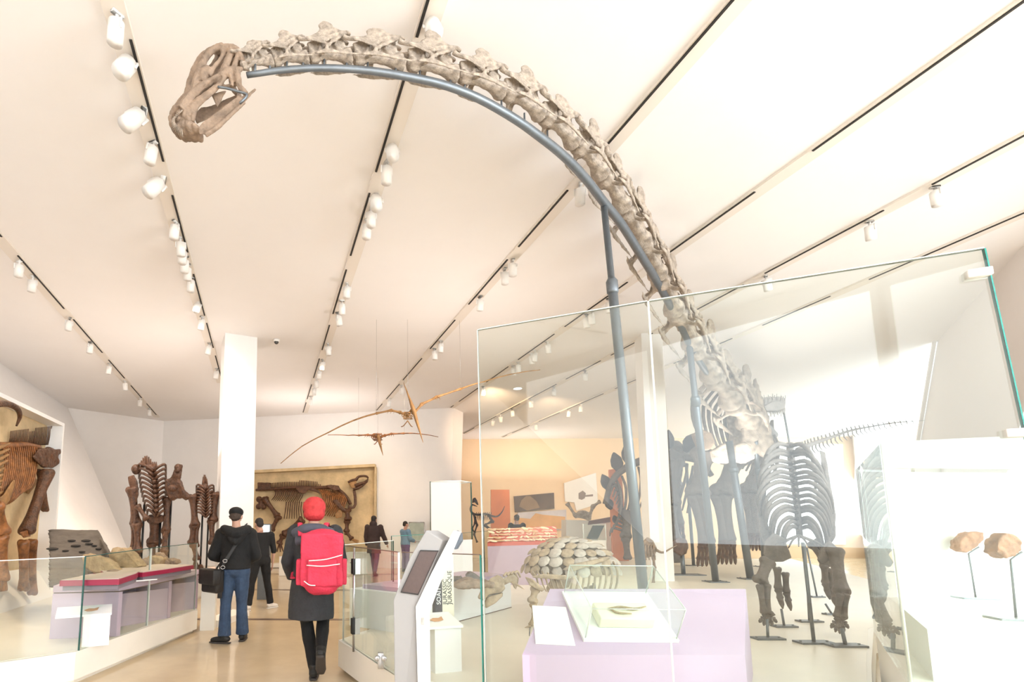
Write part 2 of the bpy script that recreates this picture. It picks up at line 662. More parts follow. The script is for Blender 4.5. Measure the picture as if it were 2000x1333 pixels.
# ------------------------------------------------------------------ track spotlights
def lamp_proto():
    root = thing('track_spotlight', 'x', 'spotlight', (0, 0, 0))
    k = MB(); k.tube([(0, 0, .0), (0, 0, -.10)], .018, 8); k.box((0, 0, -.012), (.05, .10, .024))
    k.build('stem', M_LAMP, root)
    k = MB()
    k.tube([(0, 0, -.08), (0, 0, -.085), (0, 0, -.28), (0, 0, -.285), (0, 0, -.27), (0, 0, -.2)], [.055, .066, .066, .062, .056, .05], 16)
    k.tube([(-.07, 0, -.07), (-.074, 0, -.16)], .010, 6); k.tube([(.07, 0, -.07), (.074, 0, -.16)], .010, 6); k.tube([(-.07, 0, -.075), (.07, 0, -.075)], .010, 6)
    k.build('housing', M_LAMP, root)
    k = MB(); k.tube([(0, 0, -.262), (0, 0, -.272)], [.054, .054], 14)
    k.build('lens', M_LENS, root)
    return root


LP = lamp_proto()
LIT = LP.children[2].copy()
SPOTS = {
    'A': ('track above the niche skeleton', [(30, 505), (51, 535), (131, 618), (175, 665), (214, 708), (247, 742), (276, 776), (294, 796)]),
    'B': ('track beside the long necked skull', [(230, 18), (254, 112, 'lit', 1.25), (287, 212, 1.3), (302, 272), (322, 345, 1.3), (343, 428), (352, 460), (357, 480), (363, 496), (368, 512), (376, 538), (387, 588, 'lit'), (398, 616), (411, 668), (425, 718)]),
    'C': ('track under the arched neck', [(835, 38, 'lit', 1.1), (748, 278, 'lit', 1.1), (743, 308), (721, 376, 'lit', 1.2), (715, 402), (707, 425), (669, 550), (657, 582), (650, 606), (632, 668), (621, 700), (615, 717), (609, 736), (604, 752), (600, 772)]),
    'D': ('track ending at the large flying reptile', [(1121, 352), (988, 502), (976, 520), (922, 574), (849, 662), (836, 677), (775, 750), (751, 776)]),
    'E': ('track meeting the right end of the back wall', [(1173, 578), (1131, 602), (1116, 608), (1055, 664), (1031, 681), (1021, 686), (1001, 704), (990, 711), (931, 752)]),
    'F': ('longer track of the far hall', [(1817, 358), (1690, 426), (1488, 534), (1141, 722), (1079, 754), (1036, 778), (994, 797), (971, 809), (958, 817)]),
    'G': ('thin track ending at the warm far wall', [(1130, 788), (1108, 798), (1040, 826)]),
}
ORD = 'first second third fourth fifth sixth seventh eighth ninth tenth eleventh twelfth thirteenth fourteenth fifteenth'.split()
rnd = random.Random(3)
first = True
for key, (desc, L) in SPOTS.items():
    P, s0, s1 = TR[key]
    for i, it in enumerate(L):
        u, v = it[0], it[1]
        lit = 'lit' in it
        sc = 1.0
        for q in it[2:]:
            if isinstance(q, float):
                sc = q
        H = ceil_at(u, v)
        H = P + TDIR * (H - P).dot(TDIR) + LDIR * .02
        o = LP if first else copy_tree(LP)
        first = False
        o.location = H + V((0, 0, -.035))
        o.scale = (sc, sc, sc)
        o.rotation_euler = (rnd.uniform(-.12, .12), rnd.uniform(-.12, .12), rnd.uniform(0, 3)) if sc < 1.3 else (R(-18), R(28), R(20))
        if lit:
            o.rotation_euler = (R(-32), 0, R(5))
            for ch in o.children:
                if ch.name.startswith('lens'):
                    ch.data = ch.data.copy()
                    ch.data.materials[0] = M_BULB
        state = 'lit white track spotlight' if lit else ('tilted white track spotlight' if sc > 1.3 else 'white track spotlight')
        tag(o, '%s, %s from near end, %s' % (state, ORD[i], desc), 'spotlight', 'spotlights on the ' + desc)
bpy.data.objects.remove(LIT) if LIT.name in bpy.data.objects else None

# the warm light those lamps throw on the exhibits
def spot(p, tgt, power, size=60, col=(1, .78, .54), blend=1.0, rad=.15):
    power *= .45
    l = bpy.data.lights.new('spot_beam', 'SPOT')
    l.energy = power
    l.spot_size = R(size)
    l.spot_blend = blend
    l.color = col
    l.shadow_soft_size = rad
    o = bpy.data.objects.new('spot_beam', l)
    o.location = p
    o.rotation_euler = (V(tgt) - V(p)).to_track_quat('-Z', 'Y').to_euler()
    C.objects.link(o)
    return o


def on_track(key, Y, dz=-.36):
    P, s0, s1 = TR[key]
    return P + TDIR * ((Y - P.y) / TDIR.y) + V((0, 0, dz))


spot(on_track('A', 7.5), (-5.3, 7.6, 1.8), 900, 80)
spot(on_track('A', 10), (-5.6, 8.4, 1.4), 700, 70)
spot(on_track('B', 9), (-4.6, 7.8, .8), 700, 70)
spot(on_track('B', 12), (-5.4, 12.5, 1.5), 700, 60)
spot(on_track('C', 12.5), (-1.6, 18.2, 2.0), 850, 75)
spot(on_track('D', 13.5), (-.8, 18.0, 1.8), 550, 70)
spot(on_track('C', 8), (-1.5, 8, 0), 900, 80)
spot(on_track('D', 9), (.8, 12, 0), 900, 80)
spot(on_track('E', 15), (6, 23.5, 3.5), 1700, 80, (1, .66, .40))
spot(on_track('F', 16), (9, 23.5, 2.8), 1500, 80, (1, .66, .40))
spot(on_track('E', 11), (4.5, 12, 1), 900, 75)


def up_fill(p, sx, sy, power, col=(1, .90, .85), tilt=0):
    """upward fill light without a fixture, added to brighten the ceiling"""
    l = bpy.data.lights.new('ceiling_fill', 'AREA')
    l.shape = 'RECTANGLE'
    l.size, l.size_y = sx, sy
    l.energy = power
    l.color = col
    o = bpy.data.objects.new('ceiling_fill', l)
    o.location = p
    o.rotation_euler = (math.pi, tilt, 0)
    C.objects.link(o)


up_fill((-4.6, 11.6, 3.1), 1.5, 2.0, 24)  # fixtureless upward fills, added to lift the ceiling
up_fill((-2.4, 16.6, 3.8), 4, .6, 46)
up_fill((1.75, 9.5, 2.45), .6, .6, 48)
up_fill((6.0, 22.8, 3.6), 5, .6, 40)
up_fill((8.5, 12.0, 3.0), 1.5, 1.5, 48)
spot(on_track('A', 9), (-6.6, 11.5, 2.0), 1150, 100, (1, .86, .74))
spot(on_track('B', 9), (-5.5, 12.5, 2.6), 1150, 100, (1, .86, .74))
# ------------------------------------------------------------------ long necked skeleton
ZP = 0.31                                   # top of the exhibit plinths


def S(u, v, Y):
    """metres per photo pixel at that place"""
    return Y / ray(u, v).y / 1000


def slab(k, pts, Y, thick, dY=None):
    """flat bone plate from an outline; Y may be a number or a list with one distance per corner"""
    Ys = Y if isinstance(Y, (list, tuple)) else [Y] * len(pts)
    P = [at(u, v, y) for (u, v), y in zip(pts, Ys)]
    k.hexa(P, [p + V((0, thick, 0)) if dY is None else p + V(dY) for p in P])
    return k


def ptube(k, pts, Y, rpx, seg=8, flat=None, n=None, up=None):
    """tube through photo points (u, v) or (u, v, Y); radius in photo pixels"""
    P, Rr = [], []
    for i, q in enumerate(pts):
        y = q[2] if len(q) > 2 else Y
        P.append(at(q[0], q[1], y))
        r = rpx if not isinstance(rpx, (list, tuple)) else lerp_list(rpx, i / (len(pts) - 1))
        Rr.append(r * S(q[0], q[1], y))
    if n:
        P = spline(P, n)
    return k.tube(P, Rr, seg, flat, up=up)


def vertebra(seed, spine=.34, fork=.09, ribs=True, stout=1.0):
    """a neck bone, one unit long, nose along +x: spool body, arch plates around deep pits, split spine, side ribs"""
    q = random.Random(seed)
    j = lambda a: a * q.uniform(.85, 1.15)
    k = MB()
    k.tube([(-.50, 0, 0), (-.48, 0, 0), (-.40, 0, .0), (-.25, 0, .02), (0, 0, .03), (.22, 0, .02), (.34, 0, 0), (.44, 0, 0), (.50, 0, 0)], [.13, .21, .20, .12, .085, .10, .16, .16, .06], 12)
    k.hexa([(-.42, -.035, .12), (.42, -.035, .12), (.44, -.035, .38), (.05, -.035, .62), (-.44, -.035, .56)], [(-.42, .035, .12), (.42, .035, .12), (.44, .035, .38), (.05, .035, .62), (-.44, .035, .56)])
    for s in (-1, 1):
        k.tube([(-.28, s * .07, .1), (-.16, s * .085, .26), (-.2, s * .09, .42)], [.06, .04, .05], 7)
        k.tube([(.22, s * .07, .1), (.16, s * .085, .25), (.2, s * .1, .38)], [.06, .04, .05], 7)
        # forward and rear joint processes
        k.tube([(-.02, s * .11, .40), (.25, s * .13, .40), (.5, s * .15, .36), (.66, s * .15, .38)], [.05, .045, .05, .055], 7, flat=(.7, 1.25))
        k.tube([(.05, s * .10, .42), (-.2, s * .12, .5), (-.48, s * .14, .56), (-.58, s * .14, .5)], [.05, .05, .06, .045], 7, flat=(.7, 1.3))
        # roof of the arch and the ridges running to the spine
        k.tube([(-.25, s * .06, .44), (.3, s * .06, .40)], [.07, .06], 7, flat=(.6, 1.3))
        k.tube([(.48, s * .14, .38), (.2, s * fork, .5), (-.05, s * fork, spine + .42)], [.03, .035, .04], 6)
        k.tube([(-.5, s * .13, .54), (-.3, s * fork, .62), (-.08, s * fork, spine + .42)], [.035, .035, .04], 6)
        k.ball((-.06, s * fork * 1.1, spine + .38), (j(.20), .055, j(.16)), seg=9, rings=7)
        k.ball((0.02, s * fork * .9, spine + .16), (j(.12), .035, .2), seg=8, rings=6)
        for tri_ in ([(.08, .25, .12), (.50, .16, .36), (.2, .10, .44), (.06, .16, .3)], [(.02, .25, .12), (-.46, .14, .54), (-.2, .10, .46), (-.04, .16, .3)], [(.48, .14, .37), (.3, .10, .45), (.0, .09, .66), (.1, .09, .44)], [(-.5, .14, .55), (-.25, .10, .66), (-.08, .09, .72), (-.1, .09, .48)]):
            k.hexa([(x, s * y - .016, z) for x, y, z in tri_], [(x, s * y + .016, z + .012) for x, y, z in tri_])
        # side wing and slanting struts
        k.tube([(.02, s * .08, .2), (.06, s * .22, .14), (.08, s * .32, .02)], [.05, .04, .05], 7, flat=(.8, 1.6))
        k.tube([(.06, s * .24, .13), (.3, s * .18, .3), (.48, s * .15, .36)], [.028, .026, .03], 6)
        k.tube([(.04, s * .24, .13), (-.18, s * .17, .3), (-.42, s * .13, .5)], [.028, .026, .03], 6)
        k.tube([(.3, s * .1, -.06), (.24, s * .22, -.12), (.16, s * .32, -.1)], [.05, .035, .045], 6)
        k.tube([(.1, s * .32, .03), (.14, s * .34, -.06), (.16, s * .33, -.13)], [.045, .04, .045], 6)
        if ribs:
            k.tube([(.48, s * .28, -.17), (.3, s * .32, -.15), (.1, s * .33, -.14), (-.25, s * .3, -.16), (-.6, s * .27, -.17), (-.85, s * .25, -.16)], [.012, .04, .05, .035, .022, .01], 7, flat=(1.2, .7))
        k.ball((-.42, s * .1, .05), (.1, .06, .1), seg=7, rings=5)
    me = k.mesh('vertebra')
    return bake(me, .021, 3, .035, .12)


VERT = [vertebra(1, .30, .09), vertebra(4, .38, .10), vertebra(9, .26, .08), vertebra(12, .34, .13)]
VSHORT = vertebra(21, .22, .05, ribs=False)
for me in VERT + [VSHORT]:
    for p in me.polygons:
        p.use_smooth = True
    me.materials.clear()
    me.materials.append(M_BONE)

NECK = [(497, 112, 3.46, 58, 48), (562, 104, 3.52, 64, 62), (640, 97, 3.6, 72, 68), (735, 103, 3.72, 76, 76), (842, 119, 3.88, 78, 80), (938, 148, 4.08, 78, 84), (1020, 186, 4.35, 80, 88), (1090, 236, 4.68, 84, 92), (1150, 294, 5.1, 88, 96), (1196, 356, 5.6, 90, 98), (1237, 424, 6.2, 92, 98), (1270, 488, 6.9, 92, 98), (1302, 558, 7.7, 94, 100), (1336, 624, 8.6, 96, 104), (1372, 688, 9.7, 100, 108), (1410, 742, 10.9, 104, 112), (1446, 786, 12.2, 108, 116)]
NP = [at(a[0], a[1], a[2]) for a in NECK]
root = thing('sauropod_skeleton', 'huge long necked dinosaur skeleton whose pale neck arches overhead to a small skull', 'dinosaur skeleton', onz(1400, 1112, ZP))
for i, (u, v, Y, hp, lp) in enumerate(NECK):
    p = NP[i]
    a = NP[max(0, i - 1)]
    c = NP[min(len(NP) - 1, i + 1)]
    T = (a - c).normalized()                       # toward the skull
    L = (a - c).length / (2 if 0 < i < len(NP) - 1 else 1)
    H = hp * S(u, v, Y)
    up = V((0, 0, 1))
    # the neck is rolled a little toward the viewer
    Z = (up - T * up.dot(T)).normalized()
    Yx = Z.cross(T)
    rot = Matrix((T, Yx, Z)).transposed()
    me = VSHORT if i == 0 else VERT[(i * 3 + 1) % 4]
    o = bpy.data.objects.new('vertebra', me)
    C.objects.link(o)
    o.parent = root
    o.location = p - ORG[root.name] - Z * H * .22
    o.rotation_euler = rot.to_euler()
    o.scale = (L * .97, H * 1.06, H * 1.04)

# skull ---------------------------------------------------------------
SKY = 3.42


def zs(x, y, dy=0.0, far=False):
    u, v = 320 + x / 6.06, 70 + y / 6.06
    if far:
        return at(u - 12, v + 5, SKY + .20 + dy)
    return at(u, v, SKY + dy)


zk = S(400, 180, SKY) / 6.06


def sk_tube(k, pts, r, far=True, seg=8, flat=None, dy=0):
    rr = r if isinstance(r, (list, tuple)) else [r]
    rr = [q * zk for q in rr]
    if len(rr) == 1:
        rr = rr * len(pts)
    P = [zs(x, y, dy) for x, y in pts]
    k.tube(spline(P, len(pts) * 3), [lerp_list(rr, i / (len(pts) * 3 - 1)) for i in range(len(pts) * 3)], seg, flat)
    if far:
        P = [zs(x, y, dy, True) for x, y in pts]
        k.tube(spline(P, len(pts) * 3), [lerp_list(rr, i / (len(pts) * 3 - 1)) for i in range(len(pts) * 3)], seg, flat)


k = MB()
sk_tube(k, [(215, 900), (320, 730), (450, 610), (580, 530), (700, 470)], [90, 67, 56, 51, 46], flat=(1, .7))
sk_tube(k, [(240, 960), (390, 800), (540, 680), (640, 590), (720, 500)], [77, 51, 44, 36, 28], flat=(1, .7))
sk_tube(k, [(680, 490), (760, 430), (850, 410), (940, 388)], [51, 59, 41, 18])
sk_tube(k, [(330, 720), (390, 560), (430, 440), (470, 310), (550, 190), (660, 130)], [38, 59, 59, 44, 36, 38])
sk_tube(k, [(470, 560), (470, 470), (500, 400), (560, 430)], [64, 69, 56, 33])
sk_tube(k, [(520, 470), (590, 380), (660, 290), (705, 215), (690, 150)], [51, 26, 23, 31, 38])
sk_tube(k, [(660, 130), (740, 150), (820, 150), (890, 210), (950, 320)], [44, 46, 49, 46, 28])
sk_tube(k, [(800, 170), (770, 270), (720, 380), (700, 450)], [44, 38, 44, 51])
sk_tube(k, [(880, 220), (850, 310), (820, 390)], [33, 28, 33])
sk_tube(k, [(860, 400), (880, 520), (905, 610), (975, 690)], [44, 38, 36, 33])
sk_tube(k, [(790, 470), (810, 560), (800, 600)], [33, 23, 28], far=False)
sk_tube(k, [(620, 590), (740, 600), (880, 560)], [28, 23, 31], far=False, dy=.03)
for f in (False, True):
    k.ball(zs(680, 118, 0, f), 36 * zk)
k.ball(zs(850, 270, .10), (95 * zk, .10, 95 * zk))
k.ball(zs(930, 320, .10), (40 * zk, .05, 45 * zk))
k.tube([zs(560, 190), zs(560, 190, 0, True)], 30 * zk)
k.tube([zs(700, 150), zs(700, 150, 0, True)], 46 * zk)
k.tube([zs(440, 430), zs(440, 430, 0, True)], 34 * zk)
k.tube([zs(330, 740), zs(330, 740, 0, True)], 46 * zk)
tri = [(560, 690), (745, 650), (690, 740), (635, 850)]
k.hexa([zs(x, y, .04) for x, y in tri], [zs(x, y, .075) for x, y in tri])
for x, y, r, dy in ((225, 885, 62, .04), (170, 925, 58, .05), (128, 975, 52, .06), (112, 1030, 44, .07), (126, 1090, 44, .08), (160, 1140, 40, .09), (190, 1010, 70, .12)):
    k.ball(zs(x, y, dy), (r * zk, .075, r * zk), seg=14, rings=10)
k.tube([zs(390, 820), zs(350, 930), zs(340, 1020)], [36 * zk, 30 * zk, 20 * zk], 8)
skull = k.build('skull', M_BONE2, root, remesh=.0055, sm=3, disp=.012, dscale=.05)
k = MB()
for x, y, r in ((235, 1010, 76), (215, 1080, 66), (262, 1125, 88), (330, 1135, 84), (400, 1150, 54), (285, 1030, 78), (330, 1070, 60), (255, 955, 56), (300, 960, 46), (215, 1150, 50)):
    k.ball(zs(x, y, .06), (r * zk, .095, r * zk), seg=14, rings=10)
near = [(410, 1115), (470, 1040), (640, 905), (800, 800), (905, 728), (985, 690), (1080, 622), (1092, 640), (960, 780), (800, 925), (620, 1090), (500, 1172), (420, 1165)]
k.hexa([zs(x, y, -.005) for x, y in near], [zs(x, y, .028) for x, y in near])
farj = [(352, 940), (440, 850), (560, 835), (700, 770), (880, 690), (850, 760), (700, 860), (580, 950), (470, 1010), (390, 1045)]
k.hexa([zs(x, y, .15) for x, y in farj], [zs(x, y, .18) for x, y in farj])
sk_tube(k, [(900, 720), (700, 880), (520, 1010), (420, 1110)], [16, 22, 22, 20], far=False)
sk_tube(k, [(960, 785), (800, 930), (620, 1095), (490, 1175)], [16, 22, 26, 30], far=False)
k.tube([zs(880, 720), zs(880, 700, .16)], 22 * zk)
k.build('lower_jaw', M_BONE2, skull, remesh=.0055, sm=3, disp=.008, dscale=.05)
k = MB()
arc = spline([zs(215, 885, -.03), zs(160, 925, -.035), zs(112, 980, -.03), (zs(96, 1035, -.02)), zs(116, 1095, -.015), zs(160, 1150, -.01), zs(222, 1195, .0)], 19)
mid = zs(235, 1040, -.05)
for p in arc:
    dvec = (mid - p).normalized()
    k.tube([p - dvec * 4 * zk, p + dvec * 28 * zk + V((0, -.012, 0)), p + dvec * 58 * zk + V((0, -.022, 0))], [7 * zk, 8.5 * zk, 2.5 * zk], 6)
k.build('teeth', M_BONE, skull)
k = MB()
sk_tube(k, [(640, 605), (760, 625), (880, 660), (985, 700), (900, 800)], 14, far=False, dy=-.02)
k.build('skull_brace', M_METAL, skull, label='thin grey steel brace across the open cheek')

# shoulder, chest and fore limbs ---------------------------------------
YT = 12.6


def part(name, m=M_BONEG, fn=None, **kw):
    k = MB()
    fn(k)
    return k.build(name, m, root, **kw)


part('shoulder_blade', M_BONE, lambda k: slab(k, [(1474, 760), (1478, 733), (1486, 764), (1500, 806), (1511, 852), (1514, 884), (1496, 893), (1482, 884), (1469, 893), (1452, 880), (1453, 838), (1460, 790)], YT, .12), remesh=.03, sm=4, disp=.1, dscale=.3)
part('shoulder_blade', M_BONE, lambda k: slab(k, [(1412, 762), (1440, 776), (1458, 790), (1452, 832), (1450, 868), (1428, 872), (1424, 820)], YT + .9, .12), remesh=.03, sm=4, disp=.1, dscale=.3)
part('breast_plate', M_BONE2, lambda k: slab(k, [(1355, 848), (1372, 838), (1392, 846), (1398, 866), (1388, 880), (1368, 878)], YT - .4, .14), remesh=.03, sm=4, disp=.06, dscale=.3)
part('breast_plate', M_BONE, lambda k: slab(k, [(1392, 880), (1415, 866), (1428, 868), (1432, 896), (1420, 908), (1396, 902)], YT - .3, .14), remesh=.03, sm=4, disp=.06, dscale=.3)
part('breast_plate', M_BONE, lambda k: slab(k, [(1436, 870), (1456, 862), (1470, 872), (1474, 896), (1456, 906), (1438, 900)], YT - .3, .14), remesh=.03, sm=4, disp=.06, dscale=.3)
for i in range(9):                                  # chest ribs
    t = i / 8
    u0, v0 = 1376 + 72 * t, 752 + 46 * t
    y = YT - .3 + .22 * i
    part('rib', M_BONEG, lambda k: ptube(k, [(u0, v0, y), (u0 - 22 + 10 * t, v0 + 28, y + .1), (u0 - 22 + 18 * t, v0 + 70, y), (u0 - 6 + 14 * t, v0 + 108, y - .1)], y, [2.6, 3.4, 3, 2], 6, n=9))
for i in range(8):
    t = i / 7
    u0, v0 = 1440 + 50 * t, 800 + 30 * t
    y = YT + 1.4 + .15 * i
    part('rib', M_BONEG, lambda k: ptube(k, [(u0, v0, y), (u0 + 26, v0 + 30, y + .1), (u0 + 28, v0 + 76, y), (u0 + 10, v0 + 116, y - .1)], y, [2.6, 3.4, 3, 2], 6, n=9))
part('backbone', M_BONEG, lambda k: (ptube(k, [(1452, 800, 12.4), (1480, 822, 13.4), (1500, 840, 14.6), (1512, 850, 16)], 12, [13, 11, 9, 7], 10, n=10), [k.tube([at(1452 + 9 * i, 800 + 7 * i, 12.4 + .5 * i), at(1454 + 9 * i, 772 + 8 * i, 12.4 + .5 * i)], [.12, .07], 6, flat=(1, .5)) for i in range(7)]), remesh=.035, sm=2)


def limb(hu, hv, eu, ev, wu, wv, fu, fv, y, rp, m1=M_BONEG):
    """upper bone, two forearm bones, wrist block and splayed toes; photo positions of shoulder, elbow, wrist, toes"""
    s = S(eu, ev, y)
    part('upper_arm_bone', m1, lambda k: k.bone(at(hu, hv, y), at(eu, ev, y), rp * s, 1.8, 1.7, 12), remesh=.03, sm=3, disp=.05, dscale=.2)
    part('forearm_bone', m1, lambda k: k.bone(at(eu - rp * .5, ev + 3, y), at(wu - rp * .3, wv, y), rp * .62 * s, 1.6, 1.4, 10), remesh=.025, sm=3)
    part('forearm_bone', m1, lambda k: k.bone(at(eu + rp * .6, ev + 3, y - .1), at(wu + rp * .45, wv, y - .05), rp * .62 * s, 1.6, 1.4, 10), remesh=.025, sm=3)
    part('wrist_bone', M_BONED, lambda k: (k.ball(at(wu - rp * .5, wv + 4, y), rp * .75 * s), k.ball(at(wu + rp * .5, wv + 4, y), rp * .75 * s)), remesh=.025, sm=3)
    for j in range(5):
        a = (j - 2) / 2
        p0, p1 = at(wu + a * rp * 1.0, wv + 8, y - .05 - .1 * (1 - abs(a))), at(fu + a * rp * 1.35, fv - 3, y - .1 - .15 * (1 - abs(a)))
        part('toe', M_BONED, lambda k: (k.bone(p0, p0.lerp(p1, .62), rp * .24 * s, 1.5, 1.4, 7), k.tube([p0.lerp(p1, .64), p0.lerp(p1, .85), p1], [rp * .27 * s, rp * .25 * s, rp * .1 * s], 7)), remesh=.018, sm=2)


limb(1376, 884, 1362, 966, 1380, 1060, 1380, 1111, 13.3, 13)
limb(1440, 890, 1408, 966, 1420, 1056, 1419, 1107, 13.9, 13)
limb(1330, 872, 1312, 950, 1322, 1024, 1322, 1062, 17.0, 11)
limb(1490, 890, 1462, 962, 1472, 1042, 1470, 1080, 16.2, 11)

# steel armature that carries it --------------------------------------
arm = thing('skeleton_armature', 'curved grey steel rail and leaning posts holding up the arched neck', 'support frame', onz(1262, 1222, ZP))
UN = [a[0] for a in NECK]


def yneck(u):
    for i in range(len(UN) - 1):
        if u <= UN[i + 1]:
            t = (u - UN[i]) / (UN[i + 1] - UN[i])
            return NECK[i][2] + (NECK[i + 1][2] - NECK[i][2]) * max(0, t)
    return NECK[-1][2]


RAIL = [(482, 147), (560, 136), (640, 133), (720, 138), (790, 149), (860, 164), (930, 190), (1000, 229), (1050, 264), (1100, 304), (1142, 347), (1180, 396), (1215, 440), (1250, 496), (1282, 548), (1306, 592), (1328, 634), (1346, 672), (1372, 716), (1400, 752)]
k = MB()
pts = spline([at(u, v, yneck(u)) for u, v in RAIL], 70)
rr = [.0205 + .034 * min(1, i / 50) for i in range(70)]
k.tube(pts, rr, 12)
k.build('rail', M_METAL, arm)
for i, (u, v) in enumerate([(498, 143), (527, 140), (560, 136), (592, 134), (633, 133), (677, 134), (718, 138), (773, 146), (820, 155), (880, 170), (908, 181), (980, 216), (1025, 246), (1070, 279)]):
    y = yneck(u)
    k = MB()
    p = at(u, v, y)
    k.tube([p, p + V((0, 0, .085 if u < 900 else .13))], .009, 8)
    k.build('pin', M_METAL, arm)


def post(p, q, r0, r1, plate=True):
    k = MB()
    m = p.lerp(q, .22)
    k.tube([p, m, m + (q - p) * .002, q], [r0, r0, r1, r1], 14)
    o = k.build('post', M_METAL, arm)
    k = MB()
    k.tube([p.lerp(q, .19), p.lerp(q, .2), p.lerp(q, .225), p.lerp(q, .23)], [r0, r1 * 1.25, r1 * 1.25, r1], 14)
    k.build('collar', M_METAL, o)
    if plate:
        k = MB()
        k.box(q + V((0, 0, .012)), (.42, .3, .022))
        for sx in (-1, 1):
            for sy in (-1, 1):
                k.tube([q + V((sx * .16, sy * .1, .02)), q + V((sx * .16, sy * .1, .034))], .016, 8)
        k.build('base_plate', M_METAL, o, smooth=False)


post(at(1179, 396, 5.45), onz(1268, 1268, ZP), .036, .05)
post(at(1346, 672, yneck(1346)), onz(1398, 1138, ZP), .052, .065)
post(at(1424, 862, 11.6), onz(1466, 1132, ZP), .07, .075)
post(at(1476, 862, 12.6), onz(1492, 1108, ZP), .05, .05)
# ------------------------------------------------------------------ plinths and glass
def deck(name, pts, label, base_in=.10, z=ZP, kick=.0, mtop=None):
    """a low exhibit plinth from its plan outline"""
    root = thing(name, label, 'plinth', V((sum(p[0] for p in pts) / len(pts), sum(p[1] for p in pts) / len(pts), 0)))
    P = [V((p[0], p[1], 0)) for p in pts]
    c = sum(P, V()) / len(P)
    k = MB()
    k.hexa([p + V((0, 0, .045)) for p in P], [p + V((0, 0, z)) for p in P])
    k.build('body', M_PLINTH, root, smooth=False)
    k = MB()
    Q = [p + (c - p).normalized() * .07 for p in P]
    k.hexa(Q, [p + V((0, 0, .06)) for p in Q])
    k.build('kick_base', M_DECK, root, smooth=False)
    k = MB()
    Q = [p + (c - p).normalized() * .05 for p in P]
    k.hexa([p + V((0, 0, z - .01)) for p in Q], [p + V((0, 0, z + .004)) for p in Q])
    k.build('deck', mtop or M_DECK, root, smooth=False)
    return root


def sheet(name, label, a, b_, z0, za, zb, t=.016, cat='glass panel', ends=('a', 'b'), group=None, edge=None, top_edge=None, lean_b=None):
    """glass sheet standing between two plan points, with visible polished edges as parts"""
    a, b_ = V((a[0], a[1], 0)), V((b_[0], b_[1], 0))
    d = (b_ - a).normalized()
    n = V((-d.y, d.x, 0)) * (t / 2)
    lb = lean_b if lean_b is not None else V()
    A0, A1 = a + V((0, 0, z0)), a + V((0, 0, za))
    B0, B1 = b_ + V((0, 0, z0)) + lb, b_ + V((0, 0, zb))
    k = MB()
    k.hexa([A0 - n, B0 - n, B0 + n, A0 + n], [A1 - n, B1 - n, B1 + n, A1 + n])
    root = k.build(name, M_GLASS, smooth=False)
    tag(root, label, cat, group)
    e = d * .006
    n2 = n * 1.06
    up = V((0, 0, .007))
    k = MB()
    k.hexa([A1 - n2, B1 - n2, B1 + n2, A1 + n2], [A1 - n2 + up, B1 - n2 + up, B1 + n2 + up, A1 + n2 + up])
    k.build('top_edge', top_edge or M_EDGELIGHT, root, smooth=False)
    for w_, P0, P1, sg in (('a', A0, A1, -1), ('b', B0, B1, 1)):
        if w_ in ends:
            k = MB()
            f = e * sg
            k.hexa([P0 - n2, P0 + n2, P0 + n2 + f, P0 - n2 + f], [P1 - n2, P1 + n2, P1 + n2 + f, P1 - n2 + f])
            k.build('end_edge', (edge or {}).get(w_, M_EDGELIGHT), root, smooth=False)
    return root


# plan corners of the middle plinth
C0 = onz(661, 1251, ZP)
C1 = V((.12, 4.28, ZP))
PA = V((.745, 3.9, ZP))
PB = V((3.16, 2.70, ZP))
pd = (V((PB.x, PB.y, 0)) - V((PA.x, PA.y, 0))).normalized()
C3 = onz(768, 1214, ZP)
far_l = onz(900, 1120, ZP)
deck('exhibit_plinth', [C0, C1, PA, V((2.9, 3.05, 0)), V((3.80, 4.17, 0)), V((4.22, 4.62, 0)), V((5.7, 6.16, 0)), V((7.2, 7.2, 0)), V((9.4, 9, 0)), V((14.5, 18.5, 0)), V((6.2, 19, 0)), V((4.9, 15.0, 0)), V((1.9, 11.2, 0)), V((C3.x, C3.y, 0))],
     'large white low plinth carrying the long necked skeleton and the plated skeleton', mtop=M_DECK)
# barrier panels round it
hz = 1.30
sheet('glass_barrier', 'low glass barrier with hinged gate panel beside the person in the red cap', C0 + pd * .06, C1, ZP, hz, hz, edge={'a': M_EDGELIGHT, 'b': M_CHROME}, top_edge=M_STRIP)
sheet('glass_barrier', 'low glass barrier with green end edge behind the grey information kiosk', C1 + V((.03, 0, 0)), PA + V((-.02, .02, 0)), ZP, hz, hz, ends=('b',), edge={'b': M_TEAL}, top_edge=M_STRIP, t=.022)
sheet('glass_barrier', 'low glass barrier leading back from the white plinth corner to the dark blurred visitor', C0 + V((.0, .07, 0)), C3, ZP, hz, 1.32, ends=('b',), edge={'b': M_TEALDARK}, top_edge=M_EDGELIGHT)
q0, q1 = onz(765, 1166, ZP), onz(833, 1158, ZP)
sheet('glass_barrier', 'glass barrier with teal top edge in front of the visitor in blue', q0, q1, ZP, at(762, 1048, q0.y).z, at(832, 1045, q1.y).z, ends=('a',), edge={'a': M_TEALDARK}, top_edge=M_TEAL)
q0, q1 = onz(893, 1138, ZP), onz(1017, 1124, ZP)
sheet('glass_barrier', 'glass barrier with green top edge in front of the red specimen table', q0, q1, ZP, at(893, 1043, q0.y).z, at(1014, 1033, q1.y).z, ends=('b',), edge={'b': M_TEALDARK}, top_edge=M_TEALDARK)
